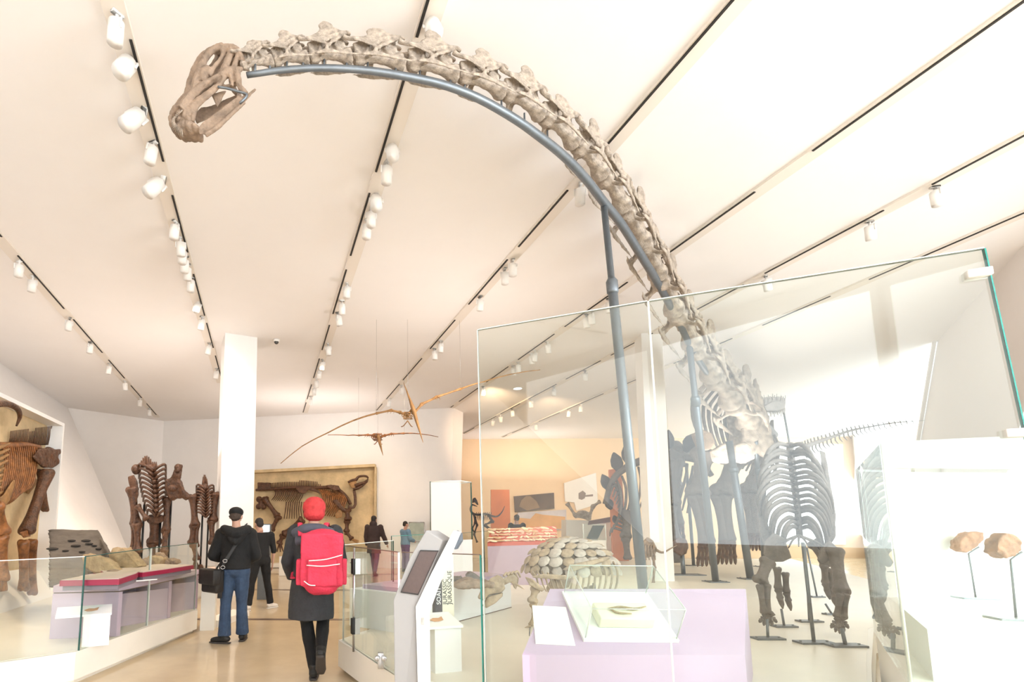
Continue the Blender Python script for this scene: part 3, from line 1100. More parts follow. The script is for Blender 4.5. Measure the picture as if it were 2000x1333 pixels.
# hinge post, two dark clamps and latch on the gate panel
g = C0.lerp(C1, .36)
gp = thing('gate_post', 'thin chrome gate rod with two dark clamps on the low glass barrier', 'gate hardware', V((g.x, g.y, ZP)))
gn = V((-(C1 - C0).y, (C1 - C0).x, 0)).normalized() * .03
gb = V((g.x, g.y, 0)) - gn
k = MB(); k.tube([gb + V((0, 0, ZP)), gb + V((0, 0, hz))], .011, 10); k.build('rod', M_CHROME, gp)
for zz in (.55, 1.12):
    k = MB(); k.box(gb + V((0, 0, zz)), (.055, .05, .15), rz=math.atan2((C1 - C0).y, (C1 - C0).x)); o = k.build('clamp', M_BLACK, gp, bevel=.006)
    k = MB(); k.box(gb + V((.035, -.01, zz)), (.014, .05, .15), rz=math.atan2((C1 - C0).y, (C1 - C0).x)); k.build('clamp_plate', M_CHROME, o, smooth=False)
g2 = C0.lerp(C1, .80)
k = MB()
gb2 = V((g2.x, g2.y, 0)) - gn
k.box(gb2 + V((0, 0, ZP + .07)), (.05, .05, .13), bevel if False else 0)
k.tube([gb2 + V((-.03, -.04, ZP + .1)), gb2 + V((-.03, -.075, ZP + .1))], .022, 10); k.tube([gb2 + V((.03, -.04, ZP + .1)), gb2 + V((.03, -.075, ZP + .1))], .022, 10)
tag(k.build('gate_latch', M_CHROME, bevel=.004), 'small chrome latch at the foot of the low glass gate', 'latch')

# tall partition: two big sheets in one plane ---------------------------
PN = V((-pd.y, pd.x, 0))


def onpane(u, v):
    return onplane(u, v, V((PA.x, PA.y, 0)), PN)


J = onpane(1278, 800)
HT = 3.06
ptop = lambda p: HT
s1 = sheet('glass_partition', 'tall clear glass panel reflecting less, with its thin bright edge beside the kiosk', PA, (J.x, J.y), .02, onpane(938, 645).z, onpane(1276, 588).z, t=.02, cat='glass partition', ends=('a', 'b'))
Btop = onpane(1920, 487)
Blow = onpane(1998, 840)
lean = V((Blow.x - Btop.x, Blow.y - Btop.y, 0)) * (HT - .02) / (Btop.z - Blow.z)
s2 = sheet('glass_partition', 'tall glass panel washed by window reflections, teal right edge with white clips', (J.x + pd.x * .012, J.y + pd.y * .012), (Btop.x, Btop.y), .02, onpane(1277, 588).z, Btop.z, t=.024, cat='glass partition', ends=('a', 'b'), edge={'b': M_TEAL}, lean_b=lean)
for u, v in ((1921, 534), (1999, 846)):
    p = onpane(u, v)
    k = MB()
    k.box(p - pd * .025, (.10, .07, .045), rz=math.atan2(pd.y, pd.x))
    k.build('clip', M_WHITE, s2, bevel=.006)

# ------------------------------------------------------------------ sloped lilac desk with vitrine
DD = 3.75
f0, f1 = at(1020, 1280, DD), at(1455, 1281, DD)
b0, b1 = at(1074, 1151, DD * 1.16), at(1456, 1144, DD * 1.16)
f1.z = f0.z
b1.z = b0.z
desk = thing('display_desk', 'pale lilac sloping display desk behind the tall glass, holding a small clear case', 'display desk', V(((f0.x + f1.x) / 2, f0.y, ZP)))
k = MB()
k.hexa([V((p.x, p.y, ZP)) for p in (f0, f1, b1, b0)], [f0, f1, b1, b0])
k.build('body', M_PINK, desk, smooth=False)
sx = (f1 - f0).normalized()
sy = ((b0 - f0) - sx * (b0 - f0).dot(sx)).normalized()
sn = sx.cross(sy).normalized()
k = MB()
lp = [f0 + sx * .12 + sy * .10, f0 + sx * .40 + sy * .08, f0 + sx * .46 + sy * .48, f0 + sx * .2 + sy * .5]
k.hexa([p + sn * .002 for p in lp], [p + sn * .010 for p in lp])
k.build('label_sheet', M_WHITE, desk, smooth=False, label='white printed label sheet on the slope')

def onslope(u, v, h=0.0):
    return onplane(u, v, f0 + sn * h, sn)

va, vb = onslope(1143, 1248, .02), onslope(1321, 1250, .02)
vw = (vb - va).length
depth = .50
hh = .27
ax = (vb - va).normalized()
ay = sn.cross(ax).normalized()
case = thing('vitrine', 'small clear case holding a pale fossil jaw on the lilac sloping desk', 'display case', va + ax * vw / 2)
k = MB()
O = va - ax * .015 - ay * .015
w2, d2 = vw + .03, depth + .03
k.hexa([O - sn * .018, O + ax * w2 - sn * .018, O + ax * w2 + ay * d2 - sn * .018, O + ay * d2 - sn * .018], [O + sn * .006, O + ax * w2 + sn * .006, O + ax * w2 + ay * d2 + sn * .006, O + ay * d2 + sn * .006])
k.build('base', M_WHITE, case, smooth=False)
t = .006
cor = [va + sn * .008, va + ax * vw + sn * .008, va + ax * vw + ay * depth + sn * .008, va + ay * depth + sn * .008]
for i in range(4):
    a, c = cor[i], cor[(i + 1) % 4]
    inn = (sum(cor, V()) / 4 - (a + c) / 2).normalized() * t
    k = MB(); k.hexa([a, c, c + inn, a + inn], [a + sn * hh, c + sn * hh, c + inn + sn * hh, a + inn + sn * hh]); k.build('glass_side', M_GLASS, case, smooth=False)
    k = MB(); k.tube([a, a + sn * hh], .0035, 6); k.tube([a + sn * hh, c + sn * hh], .0035, 6); k.build('glass_seam', M_EDGELIGHT, case)
k = MB(); k.hexa([p + sn * hh for p in cor], [p + sn * (hh + t) for p in cor]); k.build('glass_top', M_GLASS, case, smooth=False)
M_CREAM = mat('cream_block', (0.86, 0.81, 0.66), 0.6, vary=.05)
k = MB()
O = va + ax * vw * .2 + ay * .10 + sn * .008
k.hexa([O, O + ax * vw * .62, O + ax * vw * .62 + ay * .18, O + ay * .18], [O + sn * .09, O + ax * vw * .62 + sn * .09, O + ax * vw * .62 + ay * .18 + sn * .09, O + ay * .18 + sn * .09])
tag(k.build('fossil_block', M_CREAM, bevel=.012), 'cream support block inside the small clear case on the lilac desk', 'support block')
k = MB()
p = O + ax * vw * .12 + ay * .09 + sn * .104
k.tube(spline([p, p + ax * .1 + ay * .02, p + ax * .2 + ay * .0, p + ax * .3 + ay * .03], 12), [.006, .014, .018, .013, .006], 8, flat=(.7, 1))
k.tube(spline([p + ax * .02, p + ax * .06 - ay * .04, p + ax * .16 - ay * .05], 8), [.006, .01, .005], 8)
for i in range(8):
    q = p + ax * (.06 + .025 * i)
    k.tube([q, q + sn * .022 - ay * .01], [.004, .001], 5)
tag(k.build('fossil_jaw', M_ROCK), 'small pale fossil jaw on the cream block in the clear case', 'fossil')

# ------------------------------------------------------------------ information kiosk
KY = 3.3
kf = [(778, 1160, 0), (810, 1158, 0)]
def kp(u, v, dy=0.0):
    return at(u, v, KY + dy)
kio = thing('information_kiosk', 'slim pale grey information kiosk with leaning dark screen beside the glass barrier', 'kiosk', V((kp(800, 1300).x, KY + .1, 0)))
# profile: straight leg, head tilting back to the right
bl, br = kp(768, 1172), kp(812, 1186)
ul, ur = kp(826, 1078), kp(858, 1076)
tl, tr = kp(832, 1036), kp(893, 1042, .12)
back = V((.10, .20, 0))
leg_b = [V((bl.x + .005, KY, .02)), V((br.x + .0, KY - .02, .02))]
k = MB()
side = V((.085, .10, 0))
front = [V((bl.x + .01, KY, .02)), V((br.x + .02, KY - .02, .02)), kp(812, 1186), kp(832, 1140), kp(864, 1056), kp(832, 1036, .0), kp(800, 1090), kp(768, 1172)]
k.hexa(front, [p + side for p in front])
k.build('body', mat('kiosk_silver', (.30, .29, .288), .5, vary=.03), kio, bevel=.006, smooth=False)
# white folded edge on the right
k = MB()
e1 = [kp(812, 1186, -.012), kp(843, 1120, -.012), kp(886, 1037, -.012), kp(897, 1040, -.012), kp(880, 1080, -.012), kp(852, 1150, -.012), kp(834, 1200, -.012), V((kp(836, 1330).x, KY - .012, .02)), V((br.x + .02, KY - .032, .02))]
k.hexa(e1, [p + V((.02, .05, 0)) for p in e1])
k.build('side_panel', M_LAMP, kio, smooth=False)
k = MB()
scr = [kp(784, 1156, -.006), kp(817, 1161, -.006), kp(855, 1078, -.006), kp(821, 1077, -.006)]
k.hexa(scr, [p + V((0, .02, 0)) for p in scr])
k.build('screen', mat('brown_screen', (.085, .055, .05), .35, vary=.1, vscale=60), kio, smooth=False)
k = MB()
fr = []
cs = sum(scr, V()) / 4
o_ = [p + (p - cs) * .05 for p in scr]
for i in range(4):
    j = (i + 1) % 4
    k.hexa([scr[i] - V((0, .004, 0)), scr[j] - V((0, .004, 0)), o_[j] - V((0, .004, 0)), o_[i] - V((0, .004, 0))], [p + V((0, .015, 0)) for p in (scr[i], scr[j], o_[j], o_[i])])
k.build('screen_frame', M_BLACK, kio, smooth=False)
k = MB()
bx = [kp(876, 1060, .05), kp(890, 1037, .05), kp(899, 1043, .05), kp(900, 1058, .05), kp(890, 1074, .05), kp(878, 1072, .05)]
k.hexa(bx, [p + V((.03, .10, 0)) for p in bx])
k.build('rear_cover', mat('slate_plastic', (.09, .11, .14), .5), kio, smooth=False)
k = MB(); k.box(kp(826, 1214, -.02), (.012, .012, .045)); k.build('lock', M_CHROME, kio, smooth=False)

# ------------------------------------------------------------------ small label lecterns
def lectern(pts_px, z_base, Y, label, depth=.2):
    """white box lectern with an overhanging sloped top; corners of the top in photo positions with distances"""
    pass


def label_stand(label, bx, by, w_, d_, h, rz, over, fossils=True):
    root = thing('label_stand', label, 'label stand', V((bx, by, ZP)))
    m = Matrix.Rotation(rz, 3, 'Z')
    o = V((bx, by, ZP))
    k = MB()
    c = lambda x, y, z: o + m @ V((x, y, z))
    k.hexa([c(-w_ / 2, -d_ / 2, 0), c(w_ / 2, -d_ / 2, 0), c(w_ / 2, d_ / 2, 0), c(-w_ / 2, d_ / 2, 0)], [c(-w_ / 2, -d_ / 2, h), c(w_ / 2, -d_ / 2, h), c(w_ / 2, d_ / 2, h + .06), c(-w_ / 2, d_ / 2, h + .06)])
    k.build('body', M_WHITE, root, smooth=False)
    k = MB()
    k.hexa([c(-w_ / 2 - over, -d_ / 2 - .02, h + .001), c(w_ / 2 + .01, -d_ / 2 - .02, h + .001), c(w_ / 2 + .01, d_ / 2 + .01, h + .066), c(-w_ / 2 - over, d_ / 2 + .01, h + .066)], [c(-w_ / 2 - over, -d_ / 2 - .02, h + .02), c(w_ / 2 + .01, -d_ / 2 - .02, h + .02), c(w_ / 2 + .01, d_ / 2 + .01, h + .085), c(-w_ / 2 - over, d_ / 2 + .01, h + .085)])
    top = k.build('top', M_WHITE, root, smooth=False)
    k = MB()
    a = c(-w_ * .5, -d_ * .1, h + .052)
    ux, uy = m @ V((1, 0, 0)), m @ V((0, 1, .28))
    outline = [(0, 0), (.04, .03), (.09, .025), (.13, .05), (.12, -.01), (.07, -.03), (.03, -.03)]
    k.hexa([a + ux * x + uy * y for x, y in outline], [a + ux * x + uy * y + V((0, 0, .004)) for x, y in outline])
    k.build('printed_picture', M_ORANGE if False else mat('print_tan', (.55, .30, .16), .6), top, smooth=False)
    return root


p = onz(168, 1266, ZP)
label_stand('white label stand with small tan print in front of the lilac table', p.x + .02, p.y + .13, .24, .16, .30, R(28), .24)
p = onz(868, 1318, ZP)
label_stand('white label stand with tan print right of the kiosk', p.x, p.y + .16, .24, .26, .36, R(18), .10)

# ------------------------------------------------------------------ long white case plinth and lettered post
w0, w1 = onz(884, 1219, ZP), onz(999, 1188, ZP)
wd = (w1 - w0).normalized()
wn = V((-wd.y, wd.x, 0))
wtop = at(884, 1150, w0.y).z
ds = thing('specimen_plinth', 'white block plinth on which low fossil skulls lie behind the barrier', 'plinth', (w0 + w1) / 2)
k = MB()
a, c = w0 - wd * .9, w1
hA = at(884, 1148, w0.y).z
hB = at(999, 1128, w1.y).z
k.hexa([a, c, c + wn * .9, a + wn * .9], [V((a.x, a.y, hA)), V((c.x, c.y, hA)), V((c.x, c.y, hA)) + wn * .9, V((a.x, a.y, hA)) + wn * .9])
k.build('body', M_WHITE, ds, smooth=False)
k = MB()
k.hexa([a - wn * .004, c - wn * .004, c + wn * .01, a + wn * .01], [p + V((0, 0, .014)) for p in (a - wn * .004, c - wn * .004, c + wn * .01, a + wn * .01)])
k.build('shadow_gap', M_STRIP, ds, smooth=False)
k = MB()
lt = V((0, 0, hA))
a2, c2 = V((a.x, a.y, hA)) + wn * .08 + wd * .1, V((c.x, c.y, hA)) + wn * .08
k.hexa([a2, c2, c2 + wn * .7, a2 + wn * .7], [p + V((0, 0, .05)) for p in (a2, c2, c2 + wn * .7, a2 + wn * .7)])
k.build('tray', M_LILAC, ds, smooth=False)
PLZ = hA + .05
PLO, PLD, PLN = V((c.x, c.y, 0)), wd, wn

ly = 5.0
lp0, lp1 = at(851, 1214, ly), at(884, 1220, ly)
post_ = thing('lettered_post', 'pale post with dark edge strip lettered upward beside the kiosk', 'sign post', V((lp0.x, ly, ZP)))
lx = V((1, .22, 0)).normalized()
ln = V((lx.y, -lx.x, 0))
W_ = (lp1 - lp0).length
zt_ = at(870, 1085, ly).z
O = V((lp0.x, ly, 0))
k = MB()
k.hexa([O + lx * (W_ * .42) + V((0, 0, ZP)), O + lx * W_ * 1.15 + V((0, 0, ZP)), O + lx * W_ * 1.15 - ln * .1 + V((0, 0, ZP)), O + lx * (W_ * .42) - ln * .1 + V((0, 0, ZP))],
       [O + lx * (W_ * .42) + V((0, 0, zt_)), O + lx * W_ * 1.15 + V((0, 0, zt_)), O + lx * W_ * 1.15 - ln * .1 + V((0, 0, zt_)), O + lx * (W_ * .42) - ln * .1 + V((0, 0, zt_))])
k.build('panel', mat('cream_panel', (.78, .73, .60), .6), post_, smooth=False)
k = MB()
k.hexa([O + V((0, 0, ZP)), O + lx * W_ * .42 + V((0, 0, ZP)), O + lx * W_ * .42 - ln * .1 + V((0, 0, ZP)), O - ln * .1 + V((0, 0, ZP))],
       [O + V((0, 0, zt_)), O + lx * W_ * .42 + V((0, 0, zt_)), O + lx * W_ * .42 - ln * .1 + V((0, 0, zt_)), O - ln * .1 + V((0, 0, zt_))])
k.build('dark_strip', mat('charcoal', (.05, .045, .05), .5), post_, smooth=False)


def text(s, size, parent, p, right, up, m, name='lettering'):
    cu = bpy.data.curves.new(name, 'FONT')
    cu.body = s
    cu.size = size
    cu.extrude = .0015
    cu.align_x = 'LEFT'
    o = bpy.data.objects.new(name + '_tmp', cu)
    C.objects.link(o)
    dg = bpy.context.evaluated_depsgraph_get()
    me = bpy.data.meshes.new_from_object(o.evaluated_get(dg))
    bpy.data.objects.remove(o)
    me.materials.clear()
    me.materials.append(m)
    right, up = V(right).normalized(), V(up).normalized()
    M = Matrix((right, up, right.cross(up))).transposed().to_4x4()
    M.translation = V(p) - ORG[parent.name]
    me.transform(M)
    q = bpy.data.objects.new(name, me)
    C.objects.link(q)
    q.parent = parent
    ORG[q.name] = ORG[parent.name]
    return q


zb_ = at(868, 1182, ly).z
up_ = V((0, 0, 1))
text('JURASSIQUE', W_ * .36, post_, O + lx * W_ * 1.0 + ln * .002 + V((0, 0, zb_)), up_, -lx, M_BLACK)
text('JURASSIC', W_ * .36, post_, O + lx * W_ * .70 + ln * .002 + V((0, 0, zb_)), up_, -lx, M_BLACK)
text('SOAIT', W_ * .36, post_, O + lx * W_ * .32 + ln * .002 + V((0, 0, zb_)), up_, -lx, M_WHITE)

# ------------------------------------------------------------------ tall glass showcase in the middle distance
SY = 9.0
s0, s1_, s2_ = at(842, 1000, SY + .25), at(872, 1000, SY), at(921, 1000, SY + .5)
zt_ = at(872, 938, SY).z
sc_ = thing('glass_showcase', 'tall glass showcase with white panel standing behind the kiosk head', 'display case', V((s1_.x, SY + .2, ZP)))
k = MB()
P = [V((s0.x, s0.y, 0)), V((s1_.x + .25, s1_.y + .12, 0)), V((s1_.x + .29, s1_.y + .2, 0)), V((s0.x, s0.y + .08, 0))]
zl = at(872, 1056, SY).z
k.hexa([p + V((0, 0, zl)) for p in P], [p + V((0, 0, zt_ - .02)) for p in P])
k.build('white_panel', M_LAMP, sc_, smooth=False)
k = MB()
P = [V((s0.x, s0.y + .09, 0)), V((s1_.x + .3, s1_.y + .21, 0)), V((s2_.x, s2_.y, 0)), V((s2_.x - .4, s2_.y + .5, 0))]
k.hexa([p + V((0, 0, ZP)) for p in P], [p + V((0, 0, zl)) for p in P])
k.build('base', M_WHITE, sc_, smooth=False)
k = MB()
k.hexa([p + V((0, 0, zl + .002)) for p in P], [p + V((0, 0, zt_)) for p in P])
k.build('glass_box', M_GLASS, sc_, smooth=False)
k = MB()
for i in range(4):
    a, c = P[i] + V((0, 0, zt_)), P[(i + 1) % 4] + V((0, 0, zt_))
    k.tube([a, c], .010, 6)
k.build('top_trim', M_LAMP, sc_)
for p in (P[0], P[2]):
    k = MB(); k.tube([p + V((0, 0, zl)), p + V((0, 0, zt_))], .012, 6); k.build('corner_edge', M_TEALDARK, sc_)
# ------------------------------------------------------------------ shared bone pieces
class Skel:
    """builds the bones of one skeleton as parts of one thing"""
    def __init__(s, name, label, cat, loc, m, where, group=None):
        s.root = thing(name, label, cat, loc, group)
        s.m, s.w = m, where

    def px(s, q):
        return s.w(*q)

    def tube(s, name, pts, rpx, n=None, seg=7, m=None, flat=None, **kw):
        P = [s.px(q) for q in pts]
        sc = (s.px((pts[0][0], pts[0][1] - 10, *pts[0][2:])) - P[0]).length / 10
        rr = [r * sc for r in (rpx if isinstance(rpx, (list, tuple)) else [rpx, rpx])]
        if n:
            P = spline(P, n)
        rr = [lerp_list(rr, i / (len(P) - 1)) for i in range(len(P))]
        return MB().tube(P, rr, seg, flat).build(name, m or s.m, s.root, **kw)

    def bone(s, name, a, b, rpx, e0=1.7, e1=1.6, m=None, rm=0.014, **kw):
        A, B = s.px(a), s.px(b)
        sc = (s.px((a[0], a[1] - 10, *a[2:])) - A).length / 10
        return MB().bone(A, B, rpx * sc, e0, e1, 9).build(name, m or s.m, s.root, remesh=rm, sm=2, **kw)

    def slab(s, name, pts, off, m=None, rm=.018, disp=.02, holes=None, **kw):
        k = MB()
        k.hexa([s.px(q) for q in pts], [s.px((*q[:2], (q[2] if len(q) > 2 else 0) + off)) for q in pts])
        return k.build(name, m or s.m, s.root, remesh=rm, sm=3, disp=disp, dscale=.15, **kw)


def steel_post(root, p, q, r=.02, plate=.3, m=None):
    k = MB(); k.tube([p, q], r, 9)
    o = k.build('steel_post', m or M_METAL, root)
    if plate:
        k = MB(); k.box(q + V((0, 0, .012)), (plate, plate * .42, .022))
        for sx in (-1, 1):
            k.tube([q + V((sx * plate * .4, 0, .02)), q + V((sx * plate * .4, 0, .032))], .012, 7)
        k.build('foot_plate', m or M_METAL, o, smooth=False)
    return o


# ------------------------------------------------------------------ two dark skeletons by the white wall
def W1(u, v, dy=0.0):
    return at(u, v, 10.4 + dy)


def z1(x, y, dy=0.0):
    return (230 + x / 3.173, 860 + y / 3.173, dy)


sk = Skel('horned_mammal_skeleton', 'large dark brown standing skeleton with broad horned skull turned right, beside the dark slab', 'skeleton', onz(306, 1148, ZP), M_BONED, W1)
for i in range(9):
    t = i / 8
    x = 148 + 92 * t
    sk.tube('spine_plate', [z1(x, 165 + 10 * abs(t - .5), .1), z1(x - 2, 140 - 40 * math.sin(math.pi * min(1, t * 1.2 + .1)), .1 + .04 * i)], [3.6, 2.2], flat=(1, .6))
sk.tube('backbone', [z1(200, 165), z1(232, 260, -.05), z1(238, 360, -.1), z1(240, 470, -.1)], [9, 6, 5, 4], n=14, seg=9)
for i in range(11):
    t = i / 10
    y = 170 + 285 * t
    wl, wr = (96 - 40 * t * t), (78 - 18 * t)
    cx_ = 222 + 16 * t
    sk.tube('rib', [z1(cx_, y + 22, -.1), z1(cx_ - wl * .45, y - 8, -.18), z1(cx_ - wl * .9, y - 22, 0), z1(cx_ - wl, y + 12, .25)], [2.9, 2.8, 2.6, 1.6], n=9, seg=6)
    sk.tube('rib', [z1(cx_, y + 22, -.1), z1(cx_ + wr * .45, y - 6, -.18), z1(cx_ + wr * .9, y - 18, 0), z1(cx_ + wr, y + 14, .25)], [2.9, 2.8, 2.6, 1.6], n=9, seg=6)
for i in range(7):
    sk.tube('breast_bone', [z1(226 + 2 * i, 250 + 30 * i, -.2), z1(229 + 2 * i, 266 + 30 * i, -.2)], [4.2, 3.2], seg=7)
sk.slab('shoulder_blade', [z1(62, 228), z1(100, 215), z1(122, 260), z1(130, 340), z1(112, 400), z1(90, 380), z1(76, 300)], .12)
o = MB(); o.ball(W1(*z1(114, 182)[:2], .1), (.10, .09, .11)); o.build('hip_knob', M_BONED, sk.root, remesh=.02, disp=.03, dscale=.1)
sk.bone('upper_arm_bone', z1(88, 300, .05), z1(112, 520, .05), 7)
sk.bone('upper_arm_bone', z1(122, 410, -.1), z1(180, 490, -.2), 4)
sk.bone('forearm_bone', z1(100, 525), z1(92, 680), 4)
sk.bone('forearm_bone', z1(120, 520, -.05), z1(124, 690, -.05), 6)
sk.bone('thigh_bone', z1(232, 480, .2), z1(226, 640, .2), 9)
sk.bone('shin_bone', z1(212, 640, .2), z1(216, 740, .2), 6)
sk.bone('upper_arm_bone', z1(305, 360), z1(300, 560), 5.5)
sk.bone('forearm_bone', z1(296, 560), z1(288, 690), 5)
sk.slab('hip_bone', [z1(190, 480), z1(290, 465), z1(300, 490), z1(250, 520), z1(200, 515)], .14)
for x, y in ((104, 740), (122, 745), (218, 770), (290, 745)):
    sk.slab('foot', [z1(x - 22, y), z1(x - 16, y - 60), z1(x + 16, y - 60), z1(x + 24, y), z1(x + 22, y + 60), z1(x - 22, y + 60)], .2)
q = sk.slab('skull', [z1(296, 250, -.3), z1(330, 236, -.3), z1(352, 190, -.3), z1(372, 150, -.3), z1(398, 152, -.3), z1(398, 200, -.3), z1(382, 248, -.3), z1(408, 300, -.3), z1(450, 345, -.3), z1(448, 362, -.3), z1(425, 372, -.3), z1(400, 352, -.3), z1(340, 372, -.3), z1(306, 345, -.3)], .3, rm=.022, disp=.09)
k = MB(); k.ball(W1(*z1(340, 300)[:2], -.3), (.10, .08, .07)); k.ball(W1(*z1(372, 175)[:2], -.3), (.07, .07, .10)); k.ball(W1(*z1(428, 352)[:2], -.25), (.06, .06, .05)); k.build('skull_bosses', M_BONED, q, remesh=.016, disp=.03, dscale=.08)
for (x, y0, y1) in ((165, 400, 800), (331, 370, 830), (265, 500, 810)):
    p0 = W1(*z1(x, y0)[:2], .15)
    steel_post(sk.root, p0, V((p0.x, p0.y, ZP)), .022, .25, M_BLACK)


def W2(u, v, dy=0.0):
    return at(u, v, 11.4 + dy)


sk = Skel('small_mammal_skeleton', 'narrower dark brown standing skeleton half hidden by the white column', 'skeleton', onz(398, 1140, ZP), M_BONED, W2)
for i in range(4):
    sk.tube('spine_plate', [z1(530 + 7 * i, 285, .05 * i), z1(533 + 5 * i, 216 + 12 * abs(i - 1), .05 * i)], [3.2, 2])
sk.tube('backbone', [z1(540, 275), z1(548, 350, -.05), z1(545, 470, -.05)], [6, 5, 4], n=10)
for i in range(10):
    t = i / 9
    y = 290 + 170 * t
    sk.tube('rib', [z1(546, y + 18, -.1), z1(515, y - 8, -.15), z1(490, y - 10, 0), z1(486, y + 22, .2)], [2.4, 2.3, 2, 1.2], n=8, seg=6)
    sk.tube('rib', [z1(546, y + 18, -.1), z1(572, y - 6, -.15), z1(592, y - 8, 0), z1(598, y + 22, .2)], [2.4, 2.3, 2, 1.2], n=8, seg=6)
sk.slab('shoulder_blade', [z1(486, 300), z1(510, 280), z1(524, 300), z1(505, 380), z1(490, 390)], .1)
sk.bone('upper_arm_bone', z1(464, 345), z1(480, 530), 6)
sk.bone('forearm_bone', z1(470, 530), z1(456, 640), 5)
sk.bone('forearm_bone', z1(488, 530, .05), z1(486, 660), 4)
sk.bone('shin_bone', z1(470, 645), z1(490, 740), 5)
sk.bone('upper_arm_bone', z1(604, 330), z1(590, 500), 6)
sk.bone('forearm_bone', z1(580, 500), z1(586, 640), 5)
for x, y in ((478, 790), (512, 810)):
    sk.slab('foot', [z1(x - 16, y + 8), z1(x - 8, y - 40), z1(x + 12, y - 40), z1(x + 28, y), z1(x + 28, y + 42), z1(x - 14, y + 42)], .16)
for (x, y0) in ((528, 400), (562, 480)):
    p0 = W2(*z1(x, y0)[:2], .12)
    steel_post(sk.root, p0, V((p0.x, p0.y, ZP)), .02, .25, M_BLACK)

# ------------------------------------------------------------------ tusked skeleton in the wall niche on the left
NA, NB_ = V((-5.26, 6.85, 0)), V((-5.73, 9.0, 0))
nd = (NB_ - NA).normalized()
nn = V((nd.y, -nd.x, 0))
if nn.x < 0:
    nn = -nn
niche = thing('display_niche', 'white framed sandy display niche with the amber tusked skeleton at the left edge', 'display niche', V((NA.x, NA.y, ZP)))
st = NA - nd * 3.4
zt_ = 3.27
k = MB()
k.hexa([p + V((0, 0, ZP)) for p in (st - nn * .30, NB_ - nn * .30, NB_ - nn * .26, st - nn * .26)], [p + V((0, 0, zt_ + .06)) for p in (st - nn * .30, NB_ - nn * .30, NB_ - nn * .26, st - nn * .26)])
k.build('back_panel', M_SAND, niche, smooth=False)
k = MB()
k.hexa([p + V((0, 0, zt_)) for p in (st - nn * .30, NB_ - nn * .30, NB_, st)], [p + V((0, 0, zt_ + .06)) for p in (st - nn * .30, NB_ - nn * .30, NB_, st)])
k.build('top_frame', M_WHITE, niche, smooth=False)
k = MB()
k.hexa([p + V((0, 0, ZP)) for p in (NB_ - nn * .30, NB_ + nd * .06 - nn * .30, NB_ + nd * .06, NB_)], [p + V((0, 0, zt_ + .06)) for p in (NB_ - nn * .30, NB_ + nd * .06 - nn * .30, NB_ + nd * .06, NB_)])
k.build('side_frame', M_WHITE, niche, smooth=False)
k = MB()
k.hexa([p + V((0, 0, ZP + .004)) for p in (st - nn * .26, NB_ - nn * .26, NB_, st)], [p + V((0, 0, ZP + .08)) for p in (st - nn * .26, NB_ - nn * .26, NB_, st)])
k.build('sand_floor', M_SAND, niche, smooth=False)


def W3(u, v, off=0.0):
    return onplane(u, v, NA - nn * (.10 + off), nn)


def z3(x, y, off=0.0):
    return (x / 3.253, 770 + y / 3.253, off)


sk = Skel('tusked_skeleton', 'amber brown tusked mammal skeleton mounted in the sandy niche at the left edge', 'skeleton', V((NA.x, NA.y + 1, ZP)), M_BONEO, W3)
sk.tube('tusk', [z3(-150, 130, -.2), z3(-40, 70, -.25), z3(40, 62, -.25), z3(105, 90, -.25), z3(126, 140, -.2), z3(104, 205, -.15)], [9, 8, 7, 6, 5, 2], n=24, seg=10, m=M_BONED)
for i in range(30):
    t = i / 29
    x = 70 + 268 * t
    top = 235 - 32 * t + (18 if 12 < i < 17 else 0)
    sk.tube('spine_plate', [z3(x - 14, 322 + 6 * math.sin(t * 3), .12), z3(x - 4, (322 + top) / 2, .1), z3(x, top, .08)], [1.5, 1.3, 1.0], m=M_BONED, flat=(1, .6))
sk.tube('backbone', [z3(-60, 330, .1), z3(60, 330, .1), z3(160, 325, .1), z3(250, 340, .1)], [8, 8, 7, 6], n=16)
for i in range(17):
    t = i / 16
    x = 20 + 210 * t
    sk.tube('rib', [z3(x, 330, .08), z3(x + 14 - 10 * t, 430, -.12), z3(x - 6 - 20 * t, 580, -.16), z3(x - 40 - 55 * t, 700 - 80 * t + 40 * math.sin(3 * t), -.1)], [1.7, 2.0, 1.9, 1.0], n=12, seg=6)
for i in range(9):
    y = 340 + 36 * i
    sk.tube('neck_rib', [z3(-70, y + 20, -.1), z3(0, y, -.14), z3(60 - 4 * i, y - 26, -.1)], [5, 4, 2.5], n=8, m=M_BONEPT)
sk.slab('shoulder_blade', [z3(-60, 700, -.22), z3(20, 640, -.22), z3(85, 540, -.22), z3(100, 560, -.22), z3(60, 680, -.22), z3(0, 740, -.22), z3(-60, 760, -.22)], .08, m=M_BONEPT)
sk.slab('hip_bone', [z3(205, 400, -.2), z3(240, 352, -.2), z3(320, 340, -.2), z3(352, 360, -.2), z3(384, 352, -.2), z3(382, 378, -.2), z3(366, 392, -.2), z3(378, 440, -.2), z3(330, 470, -.2), z3(270, 466, -.2), z3(232, 430, -.2)], .16, disp=.06, m=M_BONED)
sk.slab('hip_bone', [z3(150, 520, .1), z3(210, 500, .1), z3(240, 560, .1), z3(215, 600, .1), z3(180, 640, .1), z3(155, 580, .1)], .1, m=M_BONEPT)
sk.bone('thigh_bone', z3(300, 495, -.18), z3(168, 878, -.2), 9.5, 1.5, 1.5, m=M_BONED, rm=.02)
sk.bone('thigh_bone', z3(262, 490, -.1), z3(286, 740, -.02), 6, 1.5, 1.3, m=M_BONED)
sk.bone('shin_bone', z3(150, 935, -.2), z3(152, 1245, -.2), 8, 1.4, 1.4, rm=.02)
sk.bone('shin_bone', z3(206, 930, -.18), z3(206, 1272, -.18), 7, 1.4, 1.4, rm=.02)
sk.slab('knee_cap', [z3(120, 880, -.24), z3(185, 862, -.24), z3(195, 905, -.24), z3(150, 915, -.24)], .12)
